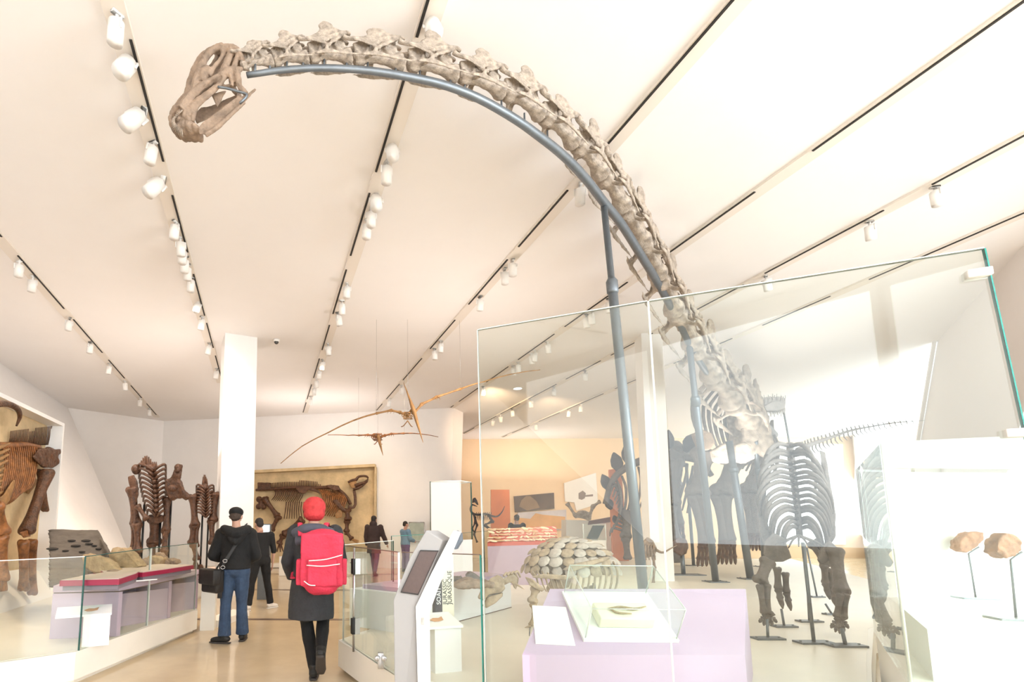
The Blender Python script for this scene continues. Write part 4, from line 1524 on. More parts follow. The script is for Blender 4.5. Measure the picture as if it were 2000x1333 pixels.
sk.bone('upper_arm_bone', z3(-30, 700, -.25), z3(20, 880, -.25), 11, 1.5, 1.4, rm=.02)
sk.bone('forearm_bone', z3(10, 900, -.25), z3(20, 1180, -.25), 9, 1.5, 1.4, rm=.02)
sk.slab('foot', [z3(-30, 1180, -.25), z3(40, 1175, -.25), z3(50, 1250, -.25), z3(-30, 1260, -.25)], .2)

# ------------------------------------------------------------------ duck billed skeleton in the back wall
bd = (V((A2.x, A2.y, 0)) - V((A1.x, A1.y, 0))).normalized()
bn = V((bd.y, -bd.x, 0))
BPT = V((A1.x, A1.y, 0)) + bn * .1


def wb(u, v, off=0.0):
    return onplane(u, v, BPT + bn * off, bn)


niche = thing('display_niche', 'wide sandy display niche in the back wall behind the person in the red cap', 'display niche', wb(620, 1100))
c4 = [wb(480, 927, 0), wb(735, 914, 0), wb(734, 1092, 0), wb(480, 1102, 0)]
k = MB(); k.hexa([p + bn * .012 for p in c4], [p + bn * .05 for p in c4]); k.build('back_panel', M_SAND, niche, smooth=False)
k = MB()
k.hexa([c4[0] + bn * .012, c4[1] + bn * .012, c4[1] + bn * .34, c4[0] + bn * .34], [p + V((0, 0, .1)) for p in (c4[0] + bn * .012, c4[1] + bn * .012, c4[1] + bn * .34, c4[0] + bn * .34)])
k.build('top_frame', M_SAND, niche, smooth=False)
k = MB()
k.hexa([c4[1] + bn * .012, c4[1] + bd * .03 + bn * .012, c4[1] + bd * .03 + bn * .34, c4[1] + bn * .34], [p for p in (c4[2] + bn * .012, c4[2] + bd * .03 + bn * .012, c4[2] + bd * .03 + bn * .34, c4[2] + bn * .34)])
k.build('side_frame', M_SAND, niche, smooth=False)
k = MB()
lo = [c4[3] + bn * .012, c4[2] + bn * .012, c4[2] + bn * .6, c4[3] + bn * .6]
k.hexa([V((p.x, p.y, .02)) for p in lo], lo)
k.build('ledge', M_PLINTH, niche, smooth=False)


def W4(u, v, off=0.0):
    return wb(u, v, .22 + off)


def z4(x, y, off=0.0):
    return (490 + x / 6.06, 900 + y / 6.06, off)


sk = Skel('duckbill_skeleton', 'brown beaked dinosaur skeleton in side view on the sandy panel of the back wall', 'dinosaur skeleton', wb(620, 1096, .3), M_BONED, W4)
for i in range(30):
    t = i / 29
    x = 236 + 590 * t
    base = 345 - 30 * math.sin(t * 2.6) + 20 * t
    h = 78 - 10 * t if not 16 < i < 28 else 92
    sk.tube('spine_plate', [z4(x, base), z4(x - 3, base - h)], [1.5, 1.35], seg=6, flat=(1, .7))
sk.tube('backbone', [z4(60, 350), z4(240, 340), z4(420, 325), z4(600, 318), z4(760, 325), z4(900, 320), z4(1040, 350), z4(1130, 430), z4(1180, 520)], [2.4, 3, 3, 3.2, 3.4, 3.2, 3, 3, 3], n=40, seg=8)
sk.slab('tail_plate', [z4(78, 258), z4(150, 262), z4(232, 262), z4(236, 345), z4(160, 350), z4(80, 352)], .06)
for i in range(15):
    x = 265 + 23 * i
    sk.tube('rib', [z4(x, 345), z4(x + 28, 372, .1), z4(x + 20, 420, .16), z4(x - 20, 470 + i * 2, .12)], [1.1, 1.4, 1.2, .7], n=9, seg=5)
for i in range(13):
    x = 800 + 23 * i
    sk.tube('rib', [z4(x, 330 + i * 4, 0), z4(x + 52, 420 + 4 * i, .16), z4(x + 30, 540, .22), z4(x - 60 + 4 * i, 640 + 3 * i, .16)], [1.3, 1.7, 1.5, .9], n=12, seg=6, m=M_BONEO)
for i in range(9):
    x = 420 + 26 * i
    sk.tube('belly_rib', [z4(x, 490, .1), z4(x - 10, 580, .14), z4(x - 26 + 4 * i, 690, .08)], [1.2, 1.2, .7], n=7, seg=5)
sk.slab('hip_bone', [z4(525, 330, .12), z4(600, 310, .12), z4(720, 318, .12), z4(800, 360, .12), z4(830, 400, .12), z4(760, 370, .12), z4(680, 352, .12), z4(640, 395, .12), z4(570, 385, .12)], .08)
sk.slab('shoulder_blade', [z4(870, 300, .2), z4(940, 285, .2), z4(1040, 300, .2), z4(1060, 345, .2), z4(1000, 360, .2), z4(930, 335, .2)], .08, disp=.05)
sk.slab('shoulder_blade', [z4(960, 470, .25), z4(1020, 460, .25), z4(1100, 560, .25), z4(1130, 600, .25), z4(1080, 600, .25), z4(1010, 530, .25)], .07)
sk.slab('breast_plate', [z4(990, 640, .2), z4(1060, 570, .2), z4(1090, 620, .2), z4(1080, 670, .2), z4(1010, 690, .2)], .06, m=M_BONEPT)
sk.bone('thigh_bone', z4(130, 450, .1), z4(120, 560, .1), 6)
sk.bone('shin_bone', z4(165, 455, .12), z4(315, 660, .12), 4.2)
sk.bone('foot_bone', z4(330, 660, .12), z4(245, 820, .12), 4.2)
sk.bone('shin_bone', z4(610, 700, .1), z4(395, 875, .1), 4.6)
sk.bone('foot_bone', z4(380, 890, .1), z4(335, 985, .1), 4)
for d_ in (-30, 10, 45):
    sk.tube('toe', [z4(345, 980, .12), z4(340 + d_ * .6, 1030, .14), z4(340 + d_, 1085, .16)], [2, 1.8, .8], n=6)
sk.slab('neck', [z4(1150, 520, .1), z4(1175, 545, .1), z4(1200, 550, .1), z4(1222, 520, .1), z4(1215, 430, .1), z4(1205, 350, .1), z4(1238, 345, .1), z4(1252, 430, .1), z4(1254, 520, .1), z4(1225, 568, .1), z4(1190, 575, .1), z4(1145, 560, .1)], .08, rm=.016)
sk.tube('skull', [z4(1155, 262, .15), z4(1195, 240, .15), z4(1245, 228, .15), z4(1270, 195, .15), z4(1320, 184, .15), z4(1372, 190, .15), z4(1388, 215, .15)], [2.6, 3.2, 3.2, 2.4, 2.2, 2.2, 1.6], n=16, flat=(1, 1.6))
q = sk.slab('skull', [z4(1150, 262, .1), z4(1200, 240, .1), z4(1250, 236, .1), z4(1246, 300, .1), z4(1225, 345, .1), z4(1190, 322, .1)], .1, m=M_BONEPT)
sk.tube('beak', [z4(1235, 300, .15), z4(1290, 278, .15), z4(1340, 262, .15), z4(1388, 222, .15)], [4, 3, 2.6, 1.6], n=10, flat=(1, 1.5))
sk.tube('lower_jaw', [z4(1215, 340, .15), z4(1270, 326, .15), z4(1330, 290, .15), z4(1384, 246, .15)], [3.4, 3.2, 2.2, 1.2], n=10, flat=(1, 1.5))
sk.bone('upper_arm_bone', z4(1140, 580, .2), z4(1150, 700, .2), 4.6)
sk.bone('forearm_bone', z4(1140, 720, .2), z4(1132, 840, .2), 3.8)
sk.bone('foot_bone', z4(1130, 850, .2), z4(1195, 930, .22), 3.2)
for d_ in (0, 16, 34):
    sk.tube('toe', [z4(1195, 935, .22), z4(1230, 940 + d_ * .6, .24), z4(1278, 950 + d_, .26)], [1.8, 1.6, .7], n=6, m=M_BONEPT)

# ------------------------------------------------------------------ two flying reptiles under the ceiling
def flyer(name, label, W, body, head, crest, beak, wings, cap, s=1.0, m=M_BONEPT):
    sk = Skel(name, label, 'skeleton', W(*body), m, W)
    u, v = body
    k = MB()
    c = W(u, v)
    sc = (W(u + 10, v) - c).length / 10
    for i in range(7):
        a = i / 6 * 2 - 1
        k.tube(spline([c + V((a * 7 * sc, -.1, 7 * sc)), c + V((a * 10 * sc - 3 * sc, -.16, 0)), c + V((a * 6 * sc, -.1, -8 * sc))], 7), .9 * sc, 5)
    for i in range(3):
        z = (i - 1) * 5 * sc
        k.tube(spline([c + V((-9 * sc, 0, z)), c + V((0, -.2, z - 1 * sc)), c + V((9 * sc, 0, z))], 8), .9 * sc, 5)
    k.build('rib_cage', m, sk.root)
    for nm, L in wings:
        pts = [W(*p) for p in L]
        n = len(pts)
        for i in range(n - 1):
            r0 = (2.6 - 1.9 * i / (n - 1)) * s * sc
            r1 = (2.6 - 1.9 * (i + 1) / (n - 1)) * s * sc
            k = MB()
            if i < 3:
                k.bone(pts[i], pts[i + 1], max(r0, .8 * sc) * .9, 1.5, 1.5, 7)
            else:
                k.tube(spline([pts[i], pts[i].lerp(pts[i + 1], .5) + V((0, 0, .01)), pts[i + 1]], 6), [r0, (r0 + r1) / 2, max(r1, .3 * sc)], 6)
            k.build('wing_bone', m, sk.root)
        for j in range(3):
            e = pts[2]
            k = MB()
            k.tube(spline([e, e + V((-.05 + .05 * j, -.08, -.04)), e + V((-.09 + .07 * j, -.13, -.10))], 5), [.7 * sc, .6 * sc, .2 * sc], 5)
            k.build('claw', m, sk.root)
    k = MB()
    h, cr, bk = W(*head), W(*crest), W(*beak)
    f = V((0, -.12, 0))
    k.tube(spline([cr + f * .2, cr.lerp(h, .6) + f, h + f * 1.3, h.lerp(bk, .35) + f * 1.4, bk + f * 1.6], 16), [.5 * s * sc, 2.6 * s * sc, 5.4 * s * sc, 4.2 * s * sc, .5 * sc], 8, flat=(1, .8))
    k.build('skull', M_BONEPT, sk.root)
    k = MB()
    k.tube(spline([c, c.lerp(h, .5) + V((0, -.08, .03)), h + f], 6), 2.4 * s * sc, 7)
    k.build('neck', m, sk.root)
    for j in (-1, 1):
        k = MB()
        k.tube(spline([c + V((0, .2, -.05)), c + V((j * .08, .4, -.12)), c + V((j * .12, .6, -.10))], 6), 1.1 * s * sc, 5)
        k.build('hind_leg', m, sk.root)
    for p in (c, W(*wings[0][1][3]), W(*wings[1][1][3])):
        k = MB()
        k.tube([p, cpt(p.x, p.y, -.005)], .0022, 4)
        k.build('hanging_wire', M_CHROME, sk.root)
    return sk


flyer('pterosaur_skeleton', 'large ochre flying reptile skeleton with crest and long beak hanging high with spread wings', lambda u, v, d=0.: at(u, v, 10.5 + d), (797, 814), (806, 802), (788, 748), (825, 868),
      [('l', [(795, 812), (781, 806), (764, 802), (735, 808), (690, 822), (640, 846), (590, 872), (548, 906)]), ('r', [(808, 808), (824, 790), (853, 776), (900, 760), (945, 746), (1000, 731), (1055, 723)])], None, 1.0)
flyer('pterosaur_skeleton', 'smaller brown flying reptile skeleton hanging below the large crested one', lambda u, v, d=0.: at(u, v, 14.5 + d), (738, 855), (739, 856), (737, 846), (748, 892),
      [('l', [(736, 854), (728, 851), (718, 850), (700, 851), (680, 851), (640, 850)]), ('r', [(741, 855), (752, 851), (765, 848), (790, 847), (820, 848), (856, 854)])], None, .85, M_BONEO)

M_SCUTE = mat('hazed_scute_bone', (.54, .47, .40), .8, vary=.3, vscale=9, bump=.4)  # paler than the tan scutes: reflection haze put into the colour
M_BONE2T = mat('light_tan_bone', (.44, .33, .22), .75, vary=.4, vscale=9, bump=.4)
# ------------------------------------------------------------------ armoured dinosaur behind the lilac desk
def W5(u, v, dy=0.0):
    return at(u, v, 6.3 + dy)


def z5(x, y, dy=0.0):
    return (920 + x / 5.797, 1020 + y / 5.797, dy)


sk = Skel('armored_dinosaur_skeleton', 'low tan armoured dinosaur skeleton with overlapping back plates, behind the lilac desk', 'dinosaur skeleton', onz(1043, 1236, ZP), M_BONE2T, W5)
s5 = S(1110, 1100, 6.3)
cen = W5(1112, 1118, .45)
rx, ry, rz_ = 98 * s5, .48, 70 * s5
rnd = random.Random(7)
k = MB()
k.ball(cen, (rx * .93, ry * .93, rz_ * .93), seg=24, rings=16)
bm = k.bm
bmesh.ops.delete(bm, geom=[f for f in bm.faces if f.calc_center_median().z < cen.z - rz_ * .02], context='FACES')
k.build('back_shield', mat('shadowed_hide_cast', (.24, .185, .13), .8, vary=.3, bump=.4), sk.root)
nsc = 0
for r_ in range(6):
    el = R(6 + 15.5 * r_)
    n = [12, 11, 10, 8, 6, 3][r_]
    for i in range(n):
        az = R(182) + R(176) * (i + .5 * (r_ % 2)) / n
        nrm_ = V((math.cos(el) * math.cos(az), math.cos(el) * math.sin(az), math.sin(el)))
        p = cen + V((nrm_.x * rx, nrm_.y * ry, nrm_.z * rz_))
        nv = V((nrm_.x / rx, nrm_.y / ry, nrm_.z / rz_)).normalized()
        sz = (.088 if r_ > 0 else .078) * rnd.uniform(.85, 1.12)
        tilt = (nv + V((0, 0, .35)) + V((-.25, 0, 0))).normalized()
        t1 = tilt.cross(V((0, 0, 1))).normalized()
        t2 = t1.cross(tilt)
        ring = [p + t1 * (sz * math.cos(a) * rnd.uniform(.9, 1.08)) + t2 * (sz * 1.0 * math.sin(a)) for a in [2 * math.pi * q / 9 for q in range(9)]]
        k = MB()
        mid = [p + (q - p) * .55 + tilt * sz * .24 for q in ring]
        k.hexa(ring, mid)
        k.bm.verts.ensure_lookup_table()
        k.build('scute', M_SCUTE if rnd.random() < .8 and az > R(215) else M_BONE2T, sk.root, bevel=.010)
for i in range(9):
    x = 1110 + 11 * i
    sk.tube('rib', [(x, 1098, .1), (x + 8, 1118, -.02), (x + 6, 1146, 0), (x - 4, 1166, .1)], [2, 2.2, 2, 1.4], n=8, seg=6)
for i in range(6):
    x = 1040 + 9 * i
    sk.tube('rib', [(x, 1116, .1), (x + 8, 1130, 0), (x + 12, 1144, .05), (x + 18, 1156, .1)], [1.6, 1.8, 1.5, 1.0], n=7, seg=6)
sk.slab('side_spike', [(1098, 1114, -.12), (1110, 1106, -.14), (1150, 1096, -.12), (1188, 1088, -.05), (1194, 1091, -.05), (1160, 1104, -.1), (1120, 1116, -.12)], .06, rm=.012)
sk.slab('shoulder_blade', [(1038, 1128, -.1), (1060, 1121, -.12), (1100, 1124, -.1), (1118, 1130, -.05), (1100, 1134, -.08), (1060, 1131, -.1)], .05, rm=.012)
sk.slab('breast_bone', [(1024, 1126, -.05), (1040, 1132, -.1), (1066, 1152, -.1), (1058, 1156, -.1), (1034, 1144, -.08)], .06, rm=.012)
sk.slab('hip_bone', [(1066, 1150, .1), (1076, 1132, .1), (1120, 1128, .1), (1110, 1148, .1), (1072, 1160, .1)], .08, rm=.014)
sk.bone('upper_arm_bone', (1046, 1150), (1040, 1176), 6.5, 1.5, 1.6, rm=.010)
sk.bone('forearm_bone', (1041, 1180), (1045, 1202), 5, 1.5, 1.3, rm=.010)
sk.bone('wrist_bone', (1044, 1204), (1036, 1222), 4, 1.3, 1.3, rm=.010)
for d_ in (-12, -4, 4):
    sk.tube('toe', [(1036, 1222), (1033 + d_ * .5, 1227, -.03), (1028 + d_, 1233, -.05)], [1.8, 1.6, .6], n=5)
sk.bone('upper_arm_bone', (1150, 1150, .5), (1160, 1195, .6), 7, rm=.014)
sk.bone('forearm_bone', (1160, 1196, .6), (1158, 1232, .6), 6, rm=.014)
sk.slab('neck', [(1012, 1130, 0), (1000, 1120, 0), (984, 1128, 0), (982, 1144, 0), (998, 1138, .0), (1008, 1152, 0)], .12, rm=.016, disp=.05, m=M_BONE2T)
sk.tube('collar_spike', [(1000, 1138, -.05), (1012, 1144, -.1), (1024, 1152, -.16)], [2.6, 2, .6], n=6)
for i in range(4):
    sk.tube('neck_ring', [(984 + 7 * i, 1126 - 2 * i, -.02), (990 + 7 * i, 1120 - i, .03), (998 + 6 * i, 1128, .06)], [2.4, 2.8, 2], n=6)
q = sk.slab('skull', [(934, 1168, -.1), (942, 1148, -.1), (958, 1130, -.1), (972, 1124, -.1), (984, 1132, -.1), (986, 1150, -.1), (978, 1160, -.1), (956, 1162, -.1), (944, 1174, -.1)], .18, rm=.012, disp=.04)
sk.slab('lower_jaw', [(942, 1184, -.08), (950, 1168, -.08), (966, 1162, -.08), (982, 1158, -.08), (982, 1166, -.08), (968, 1178, -.08), (950, 1188, -.08)], .14, rm=.012, disp=.02)
steel_post(sk.root, W5(1035, 1225), onz(1034, 1244, ZP), .006, 0)
steel_post(sk.root, W5(1160, 1140, .3), V((W5(1160, 1140, .3).x, W5(1160, 1140, .3).y, ZP)), .02, .2)

# ------------------------------------------------------------------ long hands skeleton facing us on the right
def W6(u, v, dy=0.0):
    return at(u, v, 6.1 + dy)


sk = Skel('upright_dinosaur_skeleton', 'grey dinosaur skeleton facing forward, ribs curved open and clawed hands on thin stands', 'dinosaur skeleton', onz(1590, 1262, ZP), M_BONEG, W6)
sk.tube('backbone', [(1542, 866, .35), (1548, 920, .3), (1556, 980, .2), (1562, 1050, .1)], [6, 6, 5.5, 5], n=24, seg=9)
for i in range(16):
    t = i / 15
    sk.tube('spine_plate', [(1543 + 18 * t, 872 + 178 * t, .25 - .15 * t), (1545 + 18 * t, 868 + 178 * t, .1 - .1 * t)], [3.2, 1.6], seg=6)
rj = random.Random(5)
for i in range(16):
    t = i / 15
    y = 872 + 164 * t + rj.uniform(-2.5, 2.5)
    cx_ = 1543 + 18 * t
    wl = (48 + 22 * math.sin(math.pi * min(1, t * 1.1)) - 16 * t * t) * rj.uniform(.93, 1.05)
    wr = (48 + 26 * math.sin(math.pi * min(1, t * 1.1)) - 4 * t) * rj.uniform(.93, 1.05)
    sk.tube('rib', [(cx_, y, .22), (cx_ - wl * .45, y - 5, .0), (cx_ - wl * .86, y + 10, -.06), (cx_ - wl * 1.0, y + 40, .02), (cx_ - wl * .92, y + 74 - 20 * t, .14)], [4.0, 4.4, 4.2, 3.4, 2.0], n=14, seg=7, flat=(1, .7))
    sk.tube('rib', [(cx_, y, .22), (cx_ + wr * .45, y - 4, .0), (cx_ + wr * .82, y + 14, -.06), (cx_ + wr * 1.02, y + 48, .02), (cx_ + wr * 1.0, y + 86 - 20 * t, .14)], [4.0, 4.4, 4.2, 3.4, 2.0], n=14, seg=7, flat=(1, .7))
for i in range(7):
    a = i - 3
    sk.tube('breast_rib', [(1560, 1046, -.05), (1560 + a * 12, 1054 + abs(a) * 2, -.12), (1560 + a * 20, 1068 + 3 * abs(a), -.05)], [2.2, 2, 1], n=6, seg=6)
sk.slab('shoulder_blade', [(1600, 880, .2), (1612, 884, .2), (1622, 940, .15), (1632, 1000, .1), (1632, 1050, 0), (1618, 1072, 0), (1610, 1050, .05), (1614, 980, .1), (1606, 920, .2)], .06, rm=.014)
sk.slab('shoulder_blade', [(1500, 884, .2), (1492, 890, .2), (1484, 960, .15), (1482, 1040, .1), (1496, 1080, 0), (1506, 1060, .05), (1494, 1000, .1)], .06, rm=.014)
sk.slab('chest_plate', [(1492, 1060, -.1), (1510, 1040, -.12), (1532, 1052, -.12), (1546, 1090, -.1), (1530, 1098, -.1), (1500, 1098, -.1), (1490, 1084, -.1)], .10, rm=.014)
sk.slab('chest_plate', [(1604, 1068, -.1), (1620, 1056, -.1), (1636, 1072, -.1), (1626, 1092, -.1), (1604, 1104, -.1), (1596, 1094, -.1)], .10, rm=.014)
sk.bone('upper_arm_bone', (1500, 1096, -.1), (1484, 1138, -.15), 9.5, 1.5, 1.5, rm=.012)
sk.bone('upper_arm_bone', (1630, 1074, -.1), (1644, 1158, -.25), 10, 1.6, 1.5, rm=.012)
for (a, b_) in (((1484, 1144), (1492, 1198)), ((1498, 1143), (1500, 1200)), ((1642, 1162), (1634, 1206)), ((1652, 1162), (1648, 1208))):
    y = -.18 if a[0] < 1560 else -.32
    sk.bone('forearm_bone', (*a, y), (*b_, y - .02), 5.2, 1.45, 1.35, rm=.010)


def hand(cu, cv, dy, flip):
    sk.slab('wrist_bone', [(cu - 13, cv - 3, dy), (cu - 6, cv - 10, dy), (cu + 8, cv - 10, dy), (cu + 15, cv - 2, dy), (cu + 6, cv + 3, dy), (cu - 8, cv + 3, dy)], .07, rm=.008, disp=.01)
    for j in range(5):
        a = (j - 2)
        L = [16, 24, 27, 24, 17][j] * (1 if flip > 0 else .8)
        x0, x1 = cu + a * 5.2, cu + a * 9 * flip * (1 if a else 1)
        k = MB()
        p0, p1 = W6(x0, cv + 3, dy), W6(cu + a * 8.5, cv + L, dy - .05)
        sc = S(cu, cv, 6)
        k.bone(p0, p0.lerp(p1, .5), 2.2 * sc, 1.5, 1.5, 7)
        k.bone(p0.lerp(p1, .54), p0.lerp(p1, .76), 2.1 * sc, 1.4, 1.4, 7)
        k.tube([p0.lerp(p1, .78), p0.lerp(p1, .9), p1], [2.4 * sc, 2.0 * sc, .5 * sc], 7)
        k.build('finger', M_BONEG, sk.root)


hand(1500, 1204, -.2, -1)
hand(1640, 1212, -.36, 1)
for (u, v, L, r_) in ((1518, 1110, 80, 7), (1534, 1120, 74, 6.5), (1610, 1106, 66, 6.5), (1622, 1112, 74, 6.5)):
    y = .25
    sk.bone('foot_bone', (u, v, y), (u + 2, v + L * .5, y), r_ * .8, 1.4, 1.4, rm=.012)
    sk.bone('foot_bone', (u + 2, v + L * .52, y), (u + 6, v + L * .74, y), r_ * .75, 1.4, 1.3, rm=.012)
    sk.tube('claw', [(u + 6, v + L * .75, y), (u + 9, v + L * .88, y - .04), (u + 11, v + L, y - .06)], [r_ * .8, r_ * .65, 1], n=7)
sk.bone('thigh_bone', (1590, 1060, .3), (1616, 1106, .3), 8, rm=.014)
# tail running back to the right
TAIL = [(1560, 880, .4), (1585, 868, 1.2), (1620, 856, 2.4), (1660, 842, 3.6), (1700, 834, 4.8), (1750, 826, 5.8), (1806, 822, 6.6)]
sk.tube('tail', TAIL, [6.5, 5, 4, 3, 2.2, 1.5, .7], n=36, seg=8)
TP = spline([V(p) for p in TAIL], 30)
for i, p in enumerate(TP[2:-2]):
    f = 1 - i / 30
    sk.tube('tail_spine', [(p.x, p.y, p.z), (p.x - 3, p.y - 11 * f - 1, p.z)], [1.8 * f + .4, 1.2 * f + .2], seg=5)
    sk.tube('tail_chevron', [(p.x, p.y, p.z), (p.x + 1, p.y + 10 * f + 2, p.z), (p.x + 7, p.y + 17 * f + 4, p.z)], [1.4 * f + .3, 1.2 * f + .3, .5 * f + .2], seg=5)
# small upright head on its own rod
k = MB()
for i in range(11):
    a = i / 10
    k.tube([W6(1494 + 38 * a, 793, .9), W6(1492 + 42 * a, 768 + 8 * abs(a - .5) + (i % 2) * 4, .85)], [.013, .006], 6)
    k.tube([W6(1494 + 38 * a, 790, 1.1), W6(1498 + 36 * a, 774, 1.15)], [.013, .006], 6)
    k.tube([W6(1498 + 34 * a, 800, .9), W6(1499 + 34 * a, 817 - 5 * abs(a - .5) - (i % 2) * 4, .9)], [.012, .005], 6)
k.hexa([W6(u, v, .85) for u, v in ((1492, 794), (1510, 784), (1530, 788), (1534, 798), (1518, 804), (1496, 803))], [W6(u, v, 1.05) for u, v in ((1492, 794), (1510, 784), (1530, 788), (1534, 798), (1518, 804), (1496, 803))])
k.build('skull', M_BONEG, sk.root, remesh=.0085, sm=1, disp=.01, dscale=.05)
steel_post(sk.root, W6(1531, 806, .95), W6(1548, 900, .5), .012, 0)
for (u0, v0, u1, v1, pl) in ((1568, 1060, 1590, 1258, .34), (1498, 1210, 1500, 1250, .3), (1644, 1228, 1652, 1264, .34), (1526, 1190, 1532, 1226, .26), (1612, 1180, 1626, 1202, .22), (1576, 1070, 1596, 1168, .22), (1572, 1064, 1581, 1216, .28)):
    q = onz(u1, v1, ZP)
    steel_post(sk.root, at(u0, v0, q.y + .02), q, .017 if pl > .3 else .013, pl)

# ------------------------------------------------------------------ plated dinosaur further back
def W7(u, v, dy=0.0):
    return at(u, v, 15.5 + dy)


sk = Skel('plated_dinosaur_skeleton', 'dark plated dinosaur skeleton standing behind the white right hand column', 'dinosaur skeleton', onz(1290, 1100, ZP), M_BONEG, W7)
for (u, v, w_, h_, a) in ((1184, 944, 17, 34, -25), (1190, 985, 14, 24, -20), (1205, 905, 20, 40, -18), (1226, 890, 20, 42, -10), (1262, 872, 22, 46, 0), (1304, 864, 22, 44, 4), (1348, 866, 24, 40, 30), (1202, 1016, 10, 18, -20)):
    ca, sa = math.cos(R(a)), math.sin(R(a))
    ol = [(-.15, .5), (-.5, .1), (-.46, -.2), (-.2, -.45), (0, -.58), (.2, -.45), (.46, -.2), (.5, .1), (.15, .5)]
    sk.slab('back_plate', [(u + (x * w_ * 1.25) * ca - y * h_ * sa, v + (x * w_ * 1.25) * sa + y * h_ * ca) for x, y in ol], .09, m=M_BONEBLK, rm=.03, disp=.02)
sk.tube('backbone', [(1182, 985), (1196, 940), (1222, 915), (1262, 898), (1310, 892), (1364, 900), (1390, 930)], [5, 6, 7, 8, 8, 7, 5], n=30, seg=9)
for i in range(16):
    t = i / 15
    u, v = 1204 + 160 * t, 934 - 60 * math.sin(math.pi * (t * .62 + .12)) + 26
    sk.tube('rib', [(u, v), (u + 9 - 14 * t, v + 24, -.4), (u + 8 - 24 * t, v + 60, -.4), (u - 2 - 20 * t, v + 86, 0)], [2.2, 2.6, 2.4, 1.4], n=10, seg=6)
for i in range(14):
    t = i / 13
    u, v = 1186 + 20 * math.sin(3 * t), 950 + 90 * t
    sk.tube('rib', [(1206 + 18 * t, v), (u + 8, v - 8, -.3), (u + 2, v + 8, -.3)], [2.6, 2.4, 1.2], n=6, seg=6)
sk.bone('thigh_bone', (1314, 900, -.3), (1310, 985, -.3), 13, 1.5, 1.4, rm=.03)
sk.bone('shin_bone', (1306, 988, -.3), (1318, 1060, -.3), 10, 1.5, 1.5, rm=.03)
sk.slab('foot', [(1304, 1084, -.4), (1308, 1062, -.4), (1328, 1062, -.4), (1334, 1084, -.4), (1330, 1100, -.4), (1306, 1100, -.4)], .5, rm=.04)
sk.bone('upper_arm_bone', (1226, 1000, -.3), (1222, 1050, -.3), 8, 1.5, 1.4, rm=.03)
sk.bone('forearm_bone', (1222, 1052, -.3), (1226, 1092, -.3), 6, 1.5, 1.4, rm=.03)
sk.slab('hip_bone', [(1286, 888, -.4), (1310, 876, -.4), (1336, 890, -.4), (1340, 912, -.4), (1310, 918, -.4), (1288, 908, -.4)], .2, rm=.03)
for u in (1262, 1340):
    p = W7(u, 905)
    steel_post(sk.root, p, V((p.x, p.y, ZP)), .045, .5)

# small pale biped near it
def W8(u, v, dy=0.0):
    return at(u, v, 11.0 + dy)


sk = Skel('small_dinosaur_skeleton', 'small tan four legged dinosaur skeleton at the foot of the tall leaning post', 'dinosaur skeleton', onz(1268, 1140, ZP), M_BONE2, W8)
sk.slab('body', [(1252, 1082), (1256, 1060), (1264, 1050), (1276, 1058), (1284, 1074), (1278, 1086), (1264, 1090)], .2, rm=.02, disp=.06)
for i in range(5):
    sk.tube('rib', [(1256 + 5 * i, 1066), (1254 + 6 * i, 1080, -.1), (1256 + 6 * i, 1094)], [1.4, 1.6, 1], n=6)
sk.tube('tail', [(1280, 1074), (1294, 1080), (1310, 1072), (1322, 1066, .2)], [3, 2.2, 1.4, .6], n=12)
for u in (1258, 1276):
    sk.bone('leg_bone', (u, 1086), (u + 2, 1110), 2.6, rm=.012)
    sk.bone('leg_bone', (u + 2, 1110), (u, 1140), 2.2, rm=.012)

# beaked skull on a stand behind the lilac desk
def W9(u, v, dy=0.0):
    return at(u, v, 12.5 + dy)


sk = Skel('skull_on_stand', 'dark rounded beaked skull on a short stand left of the big clawed feet', 'skull', onz(1332, 1121, ZP), M_BONEG, W9)
sk.slab('skull', [(1304, 1070), (1312, 1058), (1326, 1052), (1340, 1054), (1344, 1068), (1340, 1082), (1330, 1086), (1318, 1080), (1310, 1074)], .34, rm=.022, disp=.06, m=M_BONED)
sk.slab('beak', [(1298, 1072, .1), (1308, 1063, .1), (1314, 1070, .1), (1310, 1078, .1)], .16, rm=.018)
p = W9(1332, 1082, .17)
steel_post(sk.root, p, V((p.x, p.y, ZP)), .05, .9)

# small running dinosaur in the far hall
def W10(u, v, dy=0.0):
    return at(u, v, 16.0 + dy)


sk = Skel('running_dinosaur_skeleton', 'small black running dinosaur skeleton with raised tail before the orange wall panel', 'dinosaur skeleton', onz(940, 1106, 0.02), M_BONEBLK, W10)
sk.slab('skull', [(923, 975), (928, 972), (932, 978), (935, 988), (931, 986), (927, 981), (922, 984)], .14, rm=.02, disp=.02)
sk.tube('lower_jaw', [(922, 986), (927, 988), (932, 990)], [1.4, 1.3, .6])
sk.tube('backbone', [(922, 985), (919, 996), (924, 1004), (935, 1006), (950, 1005), (962, 1009), (972, 1009), (980, 1001), (986, 989)], [2, 2, 2.4, 2.2, 2.2, 2, 1.6, 1.2, .5], n=34)
for i in range(9):
    sk.tube('rib', [(932 + 3.2 * i, 1006), (933 + 3.2 * i, 1011, -.1), (934 + 3 * i, 1017)], [.8, .8, .4], n=5, seg=5)
    sk.tube('spine_plate', [(930 + 3.6 * i, 1005), (931 + 3.6 * i, 1001)], [.8, .5], seg=5)
for pts in ([(956, 1008), (964, 1020), (948, 1025), (958, 1034)], [(954, 1008), (960, 1018), (946, 1027), (962, 1040)], [(926, 1006), (928, 1022), (922, 1034), (928, 1042)], [(928, 1010), (932, 1026), (926, 1044), (932, 1060)]):
    for a, b_ in zip(pts[:-1], pts[1:]):
        sk.bone('leg_bone', a, b_, 1.5, rm=.012)
p = W10(944, 1008)
steel_post(sk.root, p, V((p.x, p.y, .0)), .02, .3)
